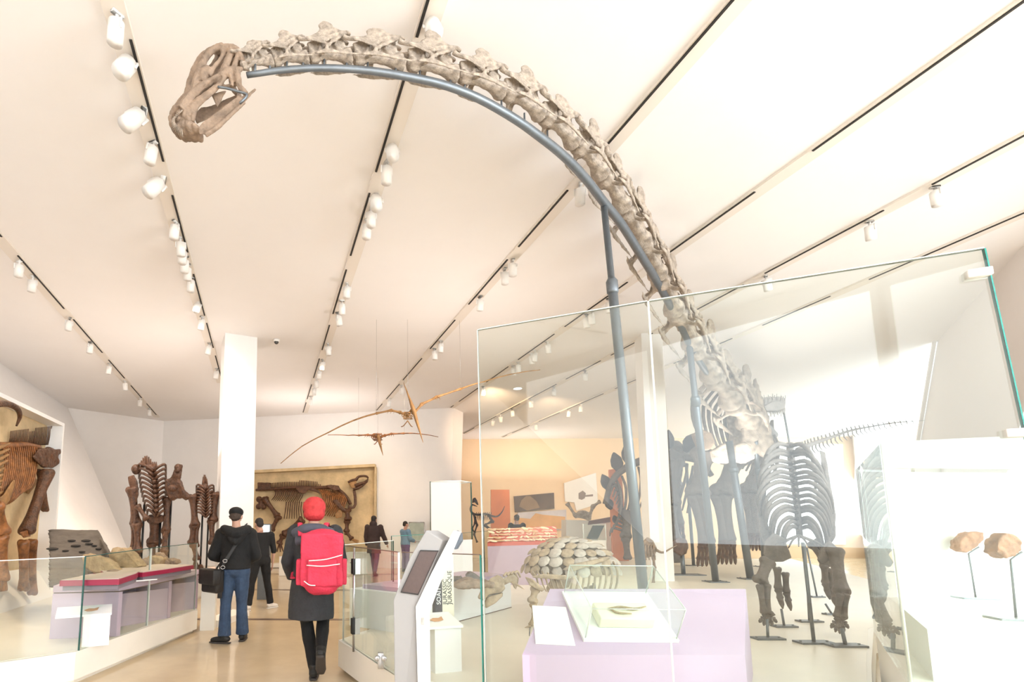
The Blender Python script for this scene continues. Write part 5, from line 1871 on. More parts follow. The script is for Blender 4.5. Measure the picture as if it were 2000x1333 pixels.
# ------------------------------------------------------------------ left exhibit plinth and its barrier
la, lb, lc = onz(-60, 1304, ZP), onz(148, 1274, ZP), onz(386, 1192, ZP)
deck('exhibit_plinth', [la + V((-2.6, .3, 0)), la, lb, lc, V((-3.6, 9.4, 0)), V((-3.84, 10.9, 0)), V((-3.9, 13.4, 0)), V((-6.6, 13.4, 0)), V((-6.4, 9.4, 0)), V((-6.9, 5.2, 0))],
     'long white low plinth on the left carrying the lilac table and dark skeletons')
sheet('glass_barrier', 'low glass barrier with pale top edge before the amber tusked skeleton', la + V((0, .04, 0)), lb + V((-.01, .05, 0)), ZP, at(-60, 1099, la.y).z, at(157, 1089, lb.y).z, ends=('a',), top_edge=M_LAMP)
m1 = lb.lerp(lc, .5)
sheet('glass_barrier', 'low glass barrier with dark green end edge before the lilac table', lb + V((.0, .05, 0)), m1 + V((-.04, .02, 0)), ZP, at(158, 1089, lb.y).z, at(268, 1072, m1.y).z, ends=('a', 'b'), edge={'a': M_TEALDARK}, top_edge=M_TEALDARK)
sheet('glass_barrier', 'low glass barrier ending at the small white table by the man in jeans', m1 + V((-.04, .05, 0)), lc + V((-.05, 0, 0)), ZP, at(270, 1072, m1.y).z, at(390, 1062, lc.y).z, ends=('a', 'b'), top_edge=M_TEALDARK)

# ------------------------------------------------------------------ lilac table with burgundy trays
TL, TC, TR_ = onz(96, 1250, ZP), onz(227, 1245, ZP), onz(385, 1189, ZP)
B1_, B2_ = TR_ + V((-1.3, .25, 0)), TL + V((-.35, 1.1, 0))
tab = thing('display_table', 'lilac exhibit table with open shelves and thick top carrying two burgundy trays', 'table', V((TC.x, TC.y + .6, ZP)))
ht = .80
OUT = [TL, TC, TR_, B1_, B2_]
cc = sum(OUT, V()) / 5


def zz(p, z):
    return V((p.x, p.y, z))


k = MB()
k.hexa([zz(p, ht) for p in OUT], [zz(p, ht + .07) for p in OUT])
k.build('worktop', M_LILAC, tab, smooth=False)
k = MB()
ins = [p + (cc - p).normalized() * .012 for p in OUT]
k.hexa([zz(p, ht - .012) for p in ins], [zz(p, ht + .001) for p in ins])
k.build('shadow_gap', M_STRIP, tab, smooth=False)
rdn = (TR_ - TC).normalized()
rin = V((-rdn.y, rdn.x, 0))
k = MB()
f_in = (B2_ - TL).normalized()
k.hexa([zz(p, ZP + .005) for p in (TL, TC, TC + rin * .04 + V((0, .03, 0)), TL + V((.0, .05, 0)))], [zz(p, ht - .012) for p in (TL, TC, TC + rin * .04 + V((0, .03, 0)), TL + V((.0, .05, 0)))])
k.build('front_panel', M_LILAC, tab, smooth=False)
Ln = (TR_ - TC).length
for i, (t0, t1, dpt) in enumerate(((0.0, .035, .45), (.56, .60, .5), (.965, 1.0, .5))):
    a, c = TC + rdn * Ln * t0, TC + rdn * Ln * t1
    k = MB()
    P = (a, c, c + rin * dpt, a + rin * dpt)
    k.hexa([zz(p, ZP + .005) for p in P], [zz(p, ht - .012) for p in P])
    k.build('upright', M_LILAC, tab, smooth=False)
k = MB()
a, c = TC + rdn * Ln * .03 + rin * .45, TC + rdn * Ln * .97 + rin * .45
k.hexa([zz(p, ZP + .005) for p in (a, c, c + rin * .03, a + rin * .03)], [zz(p, ht - .012) for p in (a, c, c + rin * .03, a + rin * .03)])
k.build('back_panel', M_LILAC, tab, smooth=False)
# angled drawer fronts and slim rails in the two bays
for (t0, t1, t2) in ((.035, .25, .56), (.60, .72, .965)):
    a, c = TC + rdn * Ln * t1 + rin * .30, TC + rdn * Ln * t2 + rin * .01
    k = MB()
    P = (a, c, c + rin * .03, a + rin * .03)
    k.hexa([zz(p, ZP + .005) for p in P], [zz(p, ht - .10) for p in P])
    k.build('door', M_LILAC, tab, smooth=False)
    for zr in (.52, .68):
        k = MB()
        k.tube([zz(TC + rdn * Ln * t0 + rin * .10, zr), zz(TC + rdn * Ln * t1 + rin * .29, zr)], .008, 6)
        k.build('shelf_rail', M_CHROME, tab)
# burgundy trays
ztr = ht + .07


def tray(label, pf, depth, z0, h, near_):
    pts = [onz(u, v, z0) for u, v in pf]
    k = MB()
    bk = V((-.78, .35, 0)).normalized() * depth
    sh = V((.02, .03, 0))
    root = thing('specimen_tray', label, 'tray', zz(sum(pts, V()) / len(pts) + bk * .5, ztr))
    o2 = pts + ([pts[-1] + V((-.80, .40, 0)), pts[0] + V((-.02, .85, 0))] if near_ else [pts[-1] + V((-.72, .2, 0)), pts[0] + V((-.74, .3, 0))])
    k.hexa([zz(p, z0) for p in o2], [zz(p, z0 + h) for p in o2])
    k.build('rim', M_RED, root, smooth=False)
    k = MB()
    cc_ = sum(o2, V()) / len(o2)
    i2 = [p + (cc_ - p) * .06 for p in o2]
    k.hexa([zz(p, ztr + .001) for p in i2], [zz(p, z0 + .001) for p in i2])
    k.build('shadow_base', mat('tray_shade', (.20, .17, .20), .6), root, smooth=False)  # stands for the shade below the tray, put in as dark grey
    k = MB()
    i3 = [p + (cc_ - p) * .03 for p in o2]
    k.hexa([zz(p, z0 + h - .002) for p in i3], [zz(p, z0 + h + .008) for p in i3])
    k.build('lining', mat('tray_lining', (.50, .42, .36), .8), root, smooth=False)
    return z0 + h + .008


zt1 = tray('burgundy tray at the near end of the lilac table holding tan rock slabs', [(116, 1146), (232, 1143), (266, 1131), (275, 1124)], .75, .92, .055, True)
zt2 = tray('burgundy tray at the far end of the lilac table holding bone fragments', [(278, 1128), (330, 1120), (378, 1112)], .7, .92, .05, False)


def rock(name, label, pts, Y, thick, z=None, m=None, disp=.05, lean=(0, .12, 0), group=None, rm=.016, cat='fossil rock'):
    k = MB()
    P = [at(u, v, Y) for u, v in pts]
    k.hexa(P, [p + V(lean) + V((0, thick, 0)) for p in P])
    o = k.build(name, m or M_ROCK, smooth=True, remesh=rm, sm=2, disp=disp, dscale=.12)
    tag(o, label, cat, group)
    if z is not None:
        o.location.z = z - .05
    return o


rock('rock_slab', 'pale sand coloured rock slab leaning at the near end of the first tray', [(158, 1091), (172, 1092), (198, 1100), (216, 1112), (230, 1126), (180, 1129), (164, 1118)], 6.25, .06, zt1)
rock('rock_block', 'tan curved rock block standing right of the pale slab on the first tray', [(212, 1126), (210, 1098), (222, 1088), (238, 1086), (248, 1098), (262, 1112), (272, 1124), (258, 1130), (236, 1126)], 6.7, .14, zt1, disp=.08)
rock('rock_piece', 'small brown rock piece lying in front of the pale slab', [(196, 1126), (216, 1118), (232, 1127), (214, 1131)], 6.1, .05, zt1, m=M_BONE2)
rock('bone_fragment', 'tan bone fragment at the near end of the second tray', [(262, 1112), (270, 1098), (286, 1102), (290, 1114), (272, 1118)], 7.1, .10, zt2, m=M_BONE2)
rock('bone_fragment', 'light tan bone heap in the middle of the second tray', [(282, 1112), (288, 1094), (304, 1092), (314, 1100), (310, 1114)], 7.3, .12, zt2, m=M_ROCK)
rock('bone_fragment', 'leaning flat tan bone plate at the far side of the second tray', [(300, 1088), (312, 1088), (328, 1110), (316, 1116)], 7.45, .04, zt2, m=M_BONE2)
rock('bone_fragment', 'low brown bone piece behind the flat plate on the second tray', [(318, 1110), (322, 1100), (340, 1104), (344, 1112), (330, 1115)], 7.55, .10, zt2, m=M_BONE2)
k = MB()
pa = onz(330, 1124, ztr)
pz = ztr + .004
for i, (x, y) in enumerate(((-.62, -.28), (-.5, -.2), (-.42, -.26), (-.28, -.1))):
    pass
q = onz(272, 1138, ztr)
k = MB(); k.hexa([zz(q + V(d_), ztr + .002) for d_ in ((-.16, -.04, 0), (.0, .10, 0), (.10, .24, 0), (-.06, .12, 0))], [zz(q + V(d_), ztr + .014) for d_ in ((-.16, -.04, 0), (.0, .10, 0), (.10, .24, 0), (-.06, .12, 0))])
tag(k.build('label_card', M_WHITE, smooth=False), 'white label card lying on the lilac table edge between the trays', 'label card')

# dark slab with footprints
k = MB()
sl = [at(94, 1035, 7.9), at(187, 1036, 8.2), at(211, 1079, 7.4), at(207, 1112, 7.2), at(94, 1150, 6.5)]
k.hexa(sl, [p + V((-.03, .14, 0)) for p in sl])
slab_o = tag(k.build('footprint_slab', M_SLAB, remesh=.02, sm=1, disp=.03, dscale=.3), 'dark grey leaning rock slab marked with footprints beside the tusked skeleton niche', 'rock slab')
ORG[slab_o.name] = slab_o.location.copy()
M_PRINT = mat('print_hollow', (.022, .018, .016), .9)
sn_ = (sl[1] - sl[0]).cross(sl[3] - sl[0]).normalized()
if sn_.y > 0:
    sn_ = -sn_
for (u, v, r_) in ((140, 1058, 5), (148, 1068, 6), (168, 1058, 6), (174, 1064, 5), (194, 1074, 5), (128, 1078, 4), (102, 1074, 7), (160, 1080, 4), (184, 1068, 3.5)):
    p = onplane(u, v, sl[0], sn_) + sn_ * .012
    k = MB()
    rot = sn_.to_track_quat('Z', 'X').to_matrix()
    k.ball(p, (r_ * .006, r_ * .011, .012), rot=rot, seg=10, rings=6)
    o = k.build('footprint', M_PRINT, slab_o)

# small white table where the man stands
p = onz(404, 1233, 0)
tb = thing('touch_table', 'small white open table with a cast at the end of the left barrier', 'table', p)
tz = at(404, 1122, p.y).z
for dx in (-.10, .0):
    pass
k = MB(); k.box(p + V((0.02, .16, tz - .03)), (.36, .40, .06), rz=R(10)); k.build('top', M_PLINTH, tb, smooth=False)
k = MB(); k.box(p + V((-.02, .10, (tz - .06) / 2)), (.20, .16, tz - .06), rz=R(10)); k.build('leg', M_PLINTH, tb, smooth=False)
k = MB(); k.box(p + V((.06, .75, .05)), (.3, 1.0, .10), rz=R(-10)); k.build('base_board', M_PLINTH, tb, smooth=False)
tag(rock('fossil_cast', 'pinkish tan bone cast lying on the small white table', [(392, 1120), (398, 1108), (412, 1106), (418, 1118), (408, 1122)], p.y + .22, .10, tz, m=mat('pink_cast', (.62, .46, .38), .7), rm=.012, disp=.02), cat='fossil')

# bench blocks under the duck billed skeleton
for lab, (u0, u1, v0, v1) in (('white box bench below the niche, left of the person in the red cap', (544, 606, 1089, 1126)), ('white box bench below the niche, right of the person in the red cap', (674, 729, 1081, 1123))):
    a, c = onz(u0, v1, 0), onz(u1, v1, 0)
    h = at(u0, v0, a.y).z
    k = MB()
    P = [a, c, c + V((.1, .5, 0)), a + V((.1, .5, 0))]
    root = thing('bench_block', lab, 'bench', zz((a + c) / 2, 0))
    k.hexa(P, [zz(q, h) for q in P])
    k.build('body', M_PLINTH, root, smooth=False, bevel=.02)
    k = MB(); k.hexa([zz(q, h) for q in P], [zz(q, h + .015) for q in P]); k.build('top', M_WHITE, root, smooth=False)
    k = MB(); k.box(a + V((.18, -.012, h * .55)), (.07, .02, .03)); k.build('pull', M_METAL, root, smooth=False)
# free standing screen behind the second man
p = at(524, 1120, 10.6)
mon = thing('screen_totem', 'tall screen totem with bright display behind the man in black', 'screen', V((p.x, p.y, 0)))
w0_, w1_ = at(506, 1024, 10.6), at(528, 1024, 10.6)
k = MB(); k.hexa([V((w0_.x, 10.6, 0.02)), V((w1_.x, 10.6, 0.02)), V((w1_.x, 10.72, 0.02)), V((w0_.x, 10.72, 0.02))], [V((w0_.x, 10.6, w0_.z)), V((w1_.x, 10.6, w0_.z)), V((w1_.x, 10.72, w0_.z)), V((w0_.x, 10.72, w0_.z))]); k.build('body', M_METAL, mon, smooth=False)
s0_ = at(506, 1047, 10.59)
k = MB(); k.hexa([V((w0_.x + .01, 10.59, s0_.z)), V((w1_.x - .01, 10.59, s0_.z)), V((w1_.x - .01, 10.6, s0_.z)), V((w0_.x + .01, 10.6, s0_.z))], [V((w0_.x + .01, 10.59, w0_.z - .02)), V((w1_.x - .01, 10.59, w0_.z - .02)), V((w1_.x - .01, 10.6, w0_.z - .02)), V((w0_.x + .01, 10.6, w0_.z - .02))]); k.build('display', win_mat('bright_display', (.95, 1, 1), 1.0), mon, smooth=False)

# wall fixtures by the woman in blue
for nm, lab, cat_, (u0, v0, u1, v1), mm, d_ in (('wall_panel', 'grey green information panel on the back wall behind the visitor in blue', 'panel', (799, 1021, 829, 1057), mat('sage_panel', (.42, .46, .38), .6, vary=.2), .06),
                                              ('wall_notice', 'narrow grey notice on the back wall beside the tall showcase', 'panel', (840, 1020, 845, 1036), mat('sage_panel', (.42, .46, .38), .6), .04)):
    P = [wb(u0, v1, .0), wb(u1, v1, .0), wb(u1, v0, .0), wb(u0, v0, .0)]
    P = [onplane(u, v, BPT + bn * .03, bn) for u, v in ((u0, v1), (u1, v1), (u1, v0), (u0, v0))]
    root = thing(nm, lab, cat_, P[0])
    k = MB(); k.hexa(P, [p + bn * d_ for p in P]); k.build('board', mm, root, smooth=False)
    if u1 - u0 > 20:
        c = sum(P, V()) / 4
        k = MB()
        for i in range(4):
            a, b2 = P[i], P[(i + 1) % 4]
            k.tube([a + bn * d_, b2 + bn * d_], .018, 6)
        k.build('frame', M_CHROME, root)

# ------------------------------------------------------------------ far hall: panels, murals, specimen table
def fpanel(name, label, cat_, pts, Y, mm, thick=.08, parts=()):
    root = thing(name, label, cat_, at(*pts[0], Y))
    P = [at(u, v, Y) for u, v in pts]
    k = MB(); k.hexa(P, [p + V((0, thick, 0)) for p in P]); k.build('board', mm, root, smooth=False)
    for (nm, poly, m2) in parts:
        Q = [at(u, v, Y) for u, v in poly]
        k = MB(); k.hexa([q - V((0, .012, 0)) for q in Q], [q + V((0, .004, 0)) for q in Q]); k.build(nm, m2, root, smooth=False)
    return root


M_MUR = mat('mural_brown', (.115, .075, .05), .7, vary=.4, vscale=1.2)
M_MURH = mat('mural_hump', (.26, .17, .09), .7, vary=.3, vscale=1.5)
M_CLOUD = mat('mural_sky', (.62, .60, .66), .7, vary=.2, vscale=1)
M_DUNE = mat('mural_dune', (.70, .40, .16), .7, vary=.2, vscale=1)
fpanel('tall_panel', 'tall orange brown panel standing behind the small running dinosaur', 'panel', [(959, 1101), (999, 1101), (995, 957), (959, 957)], 20.0, M_ORANGE)
fpanel('mural', 'dark brown mural with a hump shaped animal on the far wall', 'mural', [(1006, 1001), (1083, 994), (1082, 963), (1004, 970)], 23.9, M_MUR, parts=(('hump', [(1014, 990), (1018, 978), (1028, 969), (1036, 970), (1048, 980), (1054, 992), (1030, 998)], M_MURH),))
fpanel('mural', 'landscape mural of pale clouds over orange dunes below the dark mural', 'mural', [(1000, 1036), (1106, 1036), (1106, 996), (1012, 1002)], 23.91, M_CLOUD, parts=(('dunes', [(1002, 1034), (1104, 1034), (1104, 1010), (1060, 1006), (1046, 1003), (1036, 1014), (1012, 1012)], M_DUNE),))
fpanel('hanging_banner', 'slanted white banner with a small drawn dinosaur head in the far hall', 'banner', [(1102, 944), (1164, 924), (1168, 985), (1126, 998), (1122, 982), (1104, 980)], 23.9, M_WHITE,
       parts=(('drawn_head', [(1130, 975), (1130, 964), (1138, 959), (1144, 964), (1142, 974), (1136, 977)], mat('drawing_ink', (.25, .2, .18), .8)), ('drawn_back', [(1142, 968), (1158, 966), (1158, 970), (1142, 971)], mat('drawing_ink', (.25, .2, .18), .8))))
fpanel('tall_panel', 'tall salmon orange panel beside the tall leaning steel post', 'panel', [(1198, 1111), (1230, 1111), (1213, 914), (1190, 918)], 17.5, mat('salmon_panel', (.72, .24, .10), .6, vary=.1), parts=(('pale_rod', [(1216, 1060), (1219, 1060), (1214, 980), (1211, 980)], M_SAND),))
fpanel('low_case', 'low pale case below the white banner in the far hall', 'display case', [(1106, 1108), (1200, 1108), (1196, 1018), (1106, 1016)], 18.0, M_PLINTH, .5, parts=(('dark_lid', [(1148, 1026), (1196, 1020), (1194, 1010), (1150, 1018)], mat('plum_lid', (.16, .10, .11), .6)),))
# pale seated skeleton model below the banner
k = MB()
wS = lambda u, v, d_=0.: at(u, v, 17.9 + d_)
for (a, b_) in (((1108, 984), (1124, 1008)), ((1124, 1008), (1150, 1014)), ((1150, 1014), (1158, 990)), ((1158, 990), (1172, 980))):
    k.bone(wS(*a), wS(*b_), .05)
k.ball(wS(1138, 1004), (.22, .18, .12))
tag(k.build('pale_skeleton', M_BONE, remesh=.03, sm=2), 'pale bones lying on the low case below the white banner', 'skeleton')
# glass case with dark inside
gc = thing('glass_case', 'small glass case with dark interior behind the plates of the armoured skeleton', 'display case', onz(1165, 1108, ZP))
P = [at(1140, 1056, 13.2), at(1184, 1058, 13.2), at(1184, 1058, 13.9), at(1140, 1056, 13.9)]
Z1 = at(1184, 1024, 13.2).z
k = MB(); k.hexa([zz(p, ZP) for p in P], [zz(p, P[0].z) for p in P]); k.build('base', M_PLINTH, gc, smooth=False)
k = MB(); k.hexa([zz(p, P[0].z + .002) for p in P], [zz(p, Z1) for p in P]); k.build('glass_box', M_GLASS, gc, smooth=False)
k = MB(); k.hexa([zz(p, P[0].z + .01) for p in (P[3] + V((.05, -.06, 0)), P[2] + V((-.25, -.06, 0)), P[2] + V((-.25, -.03, 0)), P[3] + V((.05, -.03, 0)))], [zz(p, Z1 - .04) for p in (P[3] + V((.25, -.06, 0)), P[2] + V((-.05, -.06, 0)), P[2] + V((-.05, -.03, 0)), P[3] + V((.25, -.03, 0)))]); k.build('dark_back', mat('slate_back', (.06, .08, .09), .5), gc, smooth=False)
k = MB()
for p in P:
    k.tube([zz(p, P[0].z), zz(p, Z1)], .012, 6)
k.build('corner_edge', M_EDGELIGHT, gc)

# red specimen table: lilac legs, sloping red top set with small pale specimens
RY = 10.6
ra, rb = at(952, 1062, RY), at(1090, 1058, RY)
rt0, rt1 = at(958, 1034, RY + .9), at(1086, 1028, RY + .9)
st_ = thing('specimen_table', 'lilac table with sloping red top crowded with small pale specimens', 'table', V(((ra.x + rb.x) / 2, RY, ZP)))
k = MB()
k.hexa([zz(ra, ZP), zz(rb, ZP), zz(rt1, ZP), zz(rt0, ZP)], [ra - V((0, 0, .06)), rb - V((0, 0, .06)), rt1 - V((0, 0, .06)), rt0 - V((0, 0, .06))])
k.build('body', M_LILAC, st_, smooth=False)
k = MB()
M_REDT = mat('soft_red_board', (.55, .13, .10), .55, vary=.1)
k.hexa([ra - V((0, 0, .058)), rb - V((0, 0, .058)), rt1 - V((0, 0, .058)), rt0 - V((0, 0, .058))], [ra, rb, rt1, rt0])
k.build('red_top', M_REDT, st_, smooth=False)
tx, ty = (rb - ra), (rt0 - ra)
tn = tx.cross(ty).normalized()
rnd = random.Random(11)
M_SPEC = [mat('specimen_cream', (.78, .66, .48), .7), mat('specimen_pink', (.70, .45, .36), .7), mat('specimen_tan', (.55, .36, .22), .7)]
sp = None
rows, cols = 5, 22
ROWN = ['front', 'second', 'third', 'back']
for r_ in range(rows):
    for c_ in range(cols):
        if rnd.random() < .08:
            continue
        p = ra + tx * ((c_ + .5 + rnd.uniform(-.12, .12)) / cols) + ty * ((r_ + .5) / rows) + tn * .002
        m = Matrix((tx.normalized(), ty.normalized(), tn)).transposed().to_4x4()
        if sp is None:
            k = MB()
            k.ball((0, 0, .016), (.030, .075, .016), seg=9, rings=6)
            sp = k.build('fossil_specimen', M_SPEC[0])
            protos = [sp.data]
            for mm in M_SPEC[1:]:
                d_ = sp.data.copy()
                d_.materials[0] = mm
                protos.append(d_)
            o = sp
        else:
            o = sp.copy()
            C.objects.link(o)
        o.data = rnd.choice(protos)
        big = rnd.random() < .12
        m.translation = p
        o.matrix_world = m @ Matrix.Rotation(rnd.uniform(0, 3), 4, 'Z') @ Matrix.Diagonal((1.8 if big else rnd.uniform(.7, 1.2), 1.8 if big else rnd.uniform(.8, 1.2), 1, 1))
        tag(o, 'small pale fossil specimen lying on the sloping red table top', 'fossil', 'specimens on the red table')

# low fossils on the white block plinth
def wf(u, v, d_=0.0):
    return at(u, v, 6.6 + d_)


def lowfossil(label, pts, Y, thick, m, disp=.05):
    k = MB()
    P = [at(u, v, Y) for u, v in pts]
    k.hexa(P, [p + V((.03, thick, 0)) for p in P])
    return tag(k.build('low_skull', m, remesh=.014, sm=2, disp=disp, dscale=.1), label, 'fossil', None)


o = lowfossil('long flat tan skull pointing left on the white block plinth', [(880, 1136), (896, 1128), (914, 1122), (930, 1124), (950, 1128), (966, 1132), (966, 1140), (946, 1140), (926, 1140), (900, 1142)], 5.9, .25, M_BONE2)
o.location.z = PLZ
o = lowfossil('dark grey rounded skull behind the long tan one on the block plinth', [(908, 1100), (918, 1094), (930, 1098), (942, 1108), (944, 1118), (930, 1118), (918, 1114)], 6.3, .2, M_BONEG)
o.location.z = PLZ
o = lowfossil('dark brown bone block just right of the kiosk edge', [(884, 1092), (900, 1090), (904, 1098), (900, 1104), (886, 1104)], 6.45, .2, M_BONEG)
o.location.z = PLZ

# ------------------------------------------------------------------ right hand case with two small skulls
cz = .60
n0 = at(1779, 1333, 3.1); n0.z = cz
f0_ = V((4.29, 4.62, cz))
cd = (f0_ - n0); cd.z = 0
cd.normalize()
cr_ = V((.93, -.36, 0)).normalized()
W_c = 2.1
base = thing('display_cabinet', 'white cabinet base of the large glass case at the right edge', 'display case', zz(n0 + cr_ * W_c / 2 + cd * 1.0, 0))
dl = (V((f0_.x, f0_.y, 0)) - V((n0.x, n0.y, 0))).length
P = [n0, n0 + cr_ * W_c, n0 + cr_ * W_c + cd * (dl + 1.25), n0 + cd * dl]
k = MB(); k.hexa([zz(p, 0.03) for p in P], [zz(p, cz) for p in P]); k.build('body', M_PLINTH, base, smooth=False)
k = MB(); P2 = [p + (P[2] - p) * .06 for p in P]; k.hexa([zz(p, cz) for p in P2], [zz(p, .9) for p in P2]); k.build('riser', M_WHITE, base, smooth=False)
Ztop = 2.02
gl = thing('glass_cover', 'tall glass cover of the skull case at the right edge', 'glass cover', zz(n0 + cr_ * W_c / 2, cz))
t_ = .012
for (a, b2, nm) in ((P[0], P[3], 'left'), (P[0], P[1], 'front')):
    nv = V((-(b2 - a).y, (b2 - a).x, 0)).normalized() * t_
    k = MB(); k.hexa([zz(a, cz + .002), zz(b2, cz + .002), zz(b2 + nv, cz + .002), zz(a + nv, cz + .002)], [zz(a, Ztop), zz(b2, Ztop), zz(b2 + nv, Ztop), zz(a + nv, Ztop)]); k.build('glass_side', M_GLASS, gl, smooth=False)
for p in (P[0], P[3]):
    k = MB(); k.tube([zz(p, cz), zz(p, Ztop)], .008, 6); k.build('glass_seam', M_EDGELIGHT, gl)
k = MB(); k.hexa([zz(p, Ztop) for p in P], [zz(p, Ztop + .012) for p in P]); k.build('glass_top', M_GLASS, gl, smooth=False)
k = MB(); bp = P[3] - cd * .06; bq = P[2] - cd * .06
k.hexa([zz(bp, .9), zz(bq, .9), zz(bq + cd * .04, .9), zz(bp + cd * .04, .9)], [zz(bp, Ztop - .02), zz(bq, Ztop - .02), zz(bq + cd * .04, Ztop - .02), zz(bp + cd * .04, Ztop - .02)])
k.build('back_board', M_WHITE, gl, smooth=False)


def skull_stand(label, foot, knee, tip, outline, Y, slab_t=.10):
    root = thing('skull_on_stand', label, 'skull', foot)
    k = MB()
    m = Matrix.Rotation(R(-20), 3, 'Z')
    k.box(foot + V((0, 0, .007)), (.26, .15, .014), rz=R(-14))
    k.build('foot_plate', mat('clear_grey', (.30, .33, .35), .25), root, bevel=.003, smooth=False)
    K, T = at(*knee, Y), at(*tip, Y)
    k = MB()
    k.tube([foot + V((0, 0, .01)), K, K + (T - K) * .3 + V((0, .0, .0)), T], .0065, 8)
    k.build('rod', M_METAL, root)
    k = MB()
    P = [at(u, v, Y - .02) for u, v in outline]
    k.hexa(P, [p + V((0.02, slab_t, 0)) for p in P])
    sk_ = k.build('skull', mat('rust_fossil_bone', (.33, .155, .085), .7, vary=.4, vscale=16, bump=.5), root, remesh=.009, sm=5, disp=.03, dscale=.05, label='brown fossil skull')
    return root


fp = onz(1906, 1170, .9)
skull_stand('small brown fossil skull on a bent rod, the farther of two in the right case', fp, (1892, 1082), (1912, 1069), [(1873, 1074), (1876, 1056), (1888, 1043), (1904, 1039), (1922, 1041), (1922, 1052), (1912, 1064), (1898, 1078), (1886, 1080)], fp.y)
fp = onz(1985, 1211, .9)
skull_stand('small pinkish fossil skull on a bent rod, the nearer one at the right edge', fp, (1974, 1094), (1996, 1079), [(1947, 1080), (1950, 1056), (1966, 1042), (1984, 1045), (1998, 1060), (1998, 1074), (1984, 1086), (1968, 1092)], fp.y)

# dome security camera beside the white column
p = ceil_at(540, 664)
cmr = thing('ceiling_camera', 'small white dome camera on the ceiling right of the column top', 'camera', p)
k = MB(); k.tube([p + V((0, 0, .0)), p + V((0, 0, -.05))], [.08, .07], 14); k.build('mount', M_LAMP, cmr)
k = MB(); k.ball(p + V((0, 0, -.05)), (.055, .055, .06)); k.build('dome', M_LENS, cmr)
for lab, (u, v) in (('round recessed downlight in the far ceiling above the large flying reptile wing', (1011, 759)),):
    p = ceil_at(u, v)
    dn = thing('downlight', lab, 'light', p)
    k = MB(); k.tube([p + V((0, 0, .005)), p + V((0, 0, -.012))], [.17, .16], 20); k.build('ring', M_LAMP, dn)
    k = MB(); k.tube([p + V((0, 0, -.008)), p + V((0, 0, -.014))], [.13, .13], 20); k.build('diffuser', win_mat('downlight_glow', (1, .95, .88), 3.0), dn)
# ------------------------------------------------------------------ people
M_SKIN = mat('skin', (.50, .28, .20), .55, vary=.08)
M_HAIRD = mat('dark_hair', (.018, .012, .010), .6, bump=.5, bscale=120)
M_BLKCLOTH = mat('black_cloth', (.006, .0055, .006), .85, vary=.3, vscale=12, bump=.3, bscale=60)
M_CHARC = mat('charcoal_cloth', (.030, .030, .034), .85, vary=.3, vscale=12, bump=.3, bscale=60)
M_DENIM = mat('blue_denim', (.035, .065, .13), .8, vary=.35, vscale=14, bump=.3, bscale=90)
M_LBLUE = mat('light_blue_cloth', (.16, .27, .38), .85, vary=.2, vscale=10)
M_PURPLE = mat('purple_cloth', (.16, .09, .20), .85, vary=.2)
M_BROWNC = mat('dark_brown_cloth', (.045, .026, .025), .85, vary=.3)
M_REDPK = mat('red_pack_cloth', (.62, .03, .075), .7, vary=.2, vscale=9, bump=.3, bscale=50)
M_REDCAP = mat('red_cap_cloth', (.55, .035, .04), .75, vary=.25, vscale=14, bump=.3, bscale=60)
M_GREYB = mat('slate_cloth', (.075, .075, .10), .85, vary=.2)
M_BAG = mat('black_bag_leather', (.014, .011, .010), .5, vary=.3, bump=.2)
M_SHOE = mat('black_shoe', (.012, .011, .010), .6, bump=.2)
M_SHOEW = mat('white_shoe', (.70, .66, .62), .6)
M_SOLE = mat('shoe_sole', (.06, .05, .045), .7)
M_STRAP = mat('strap_webbing', (.028, .028, .030), .8)


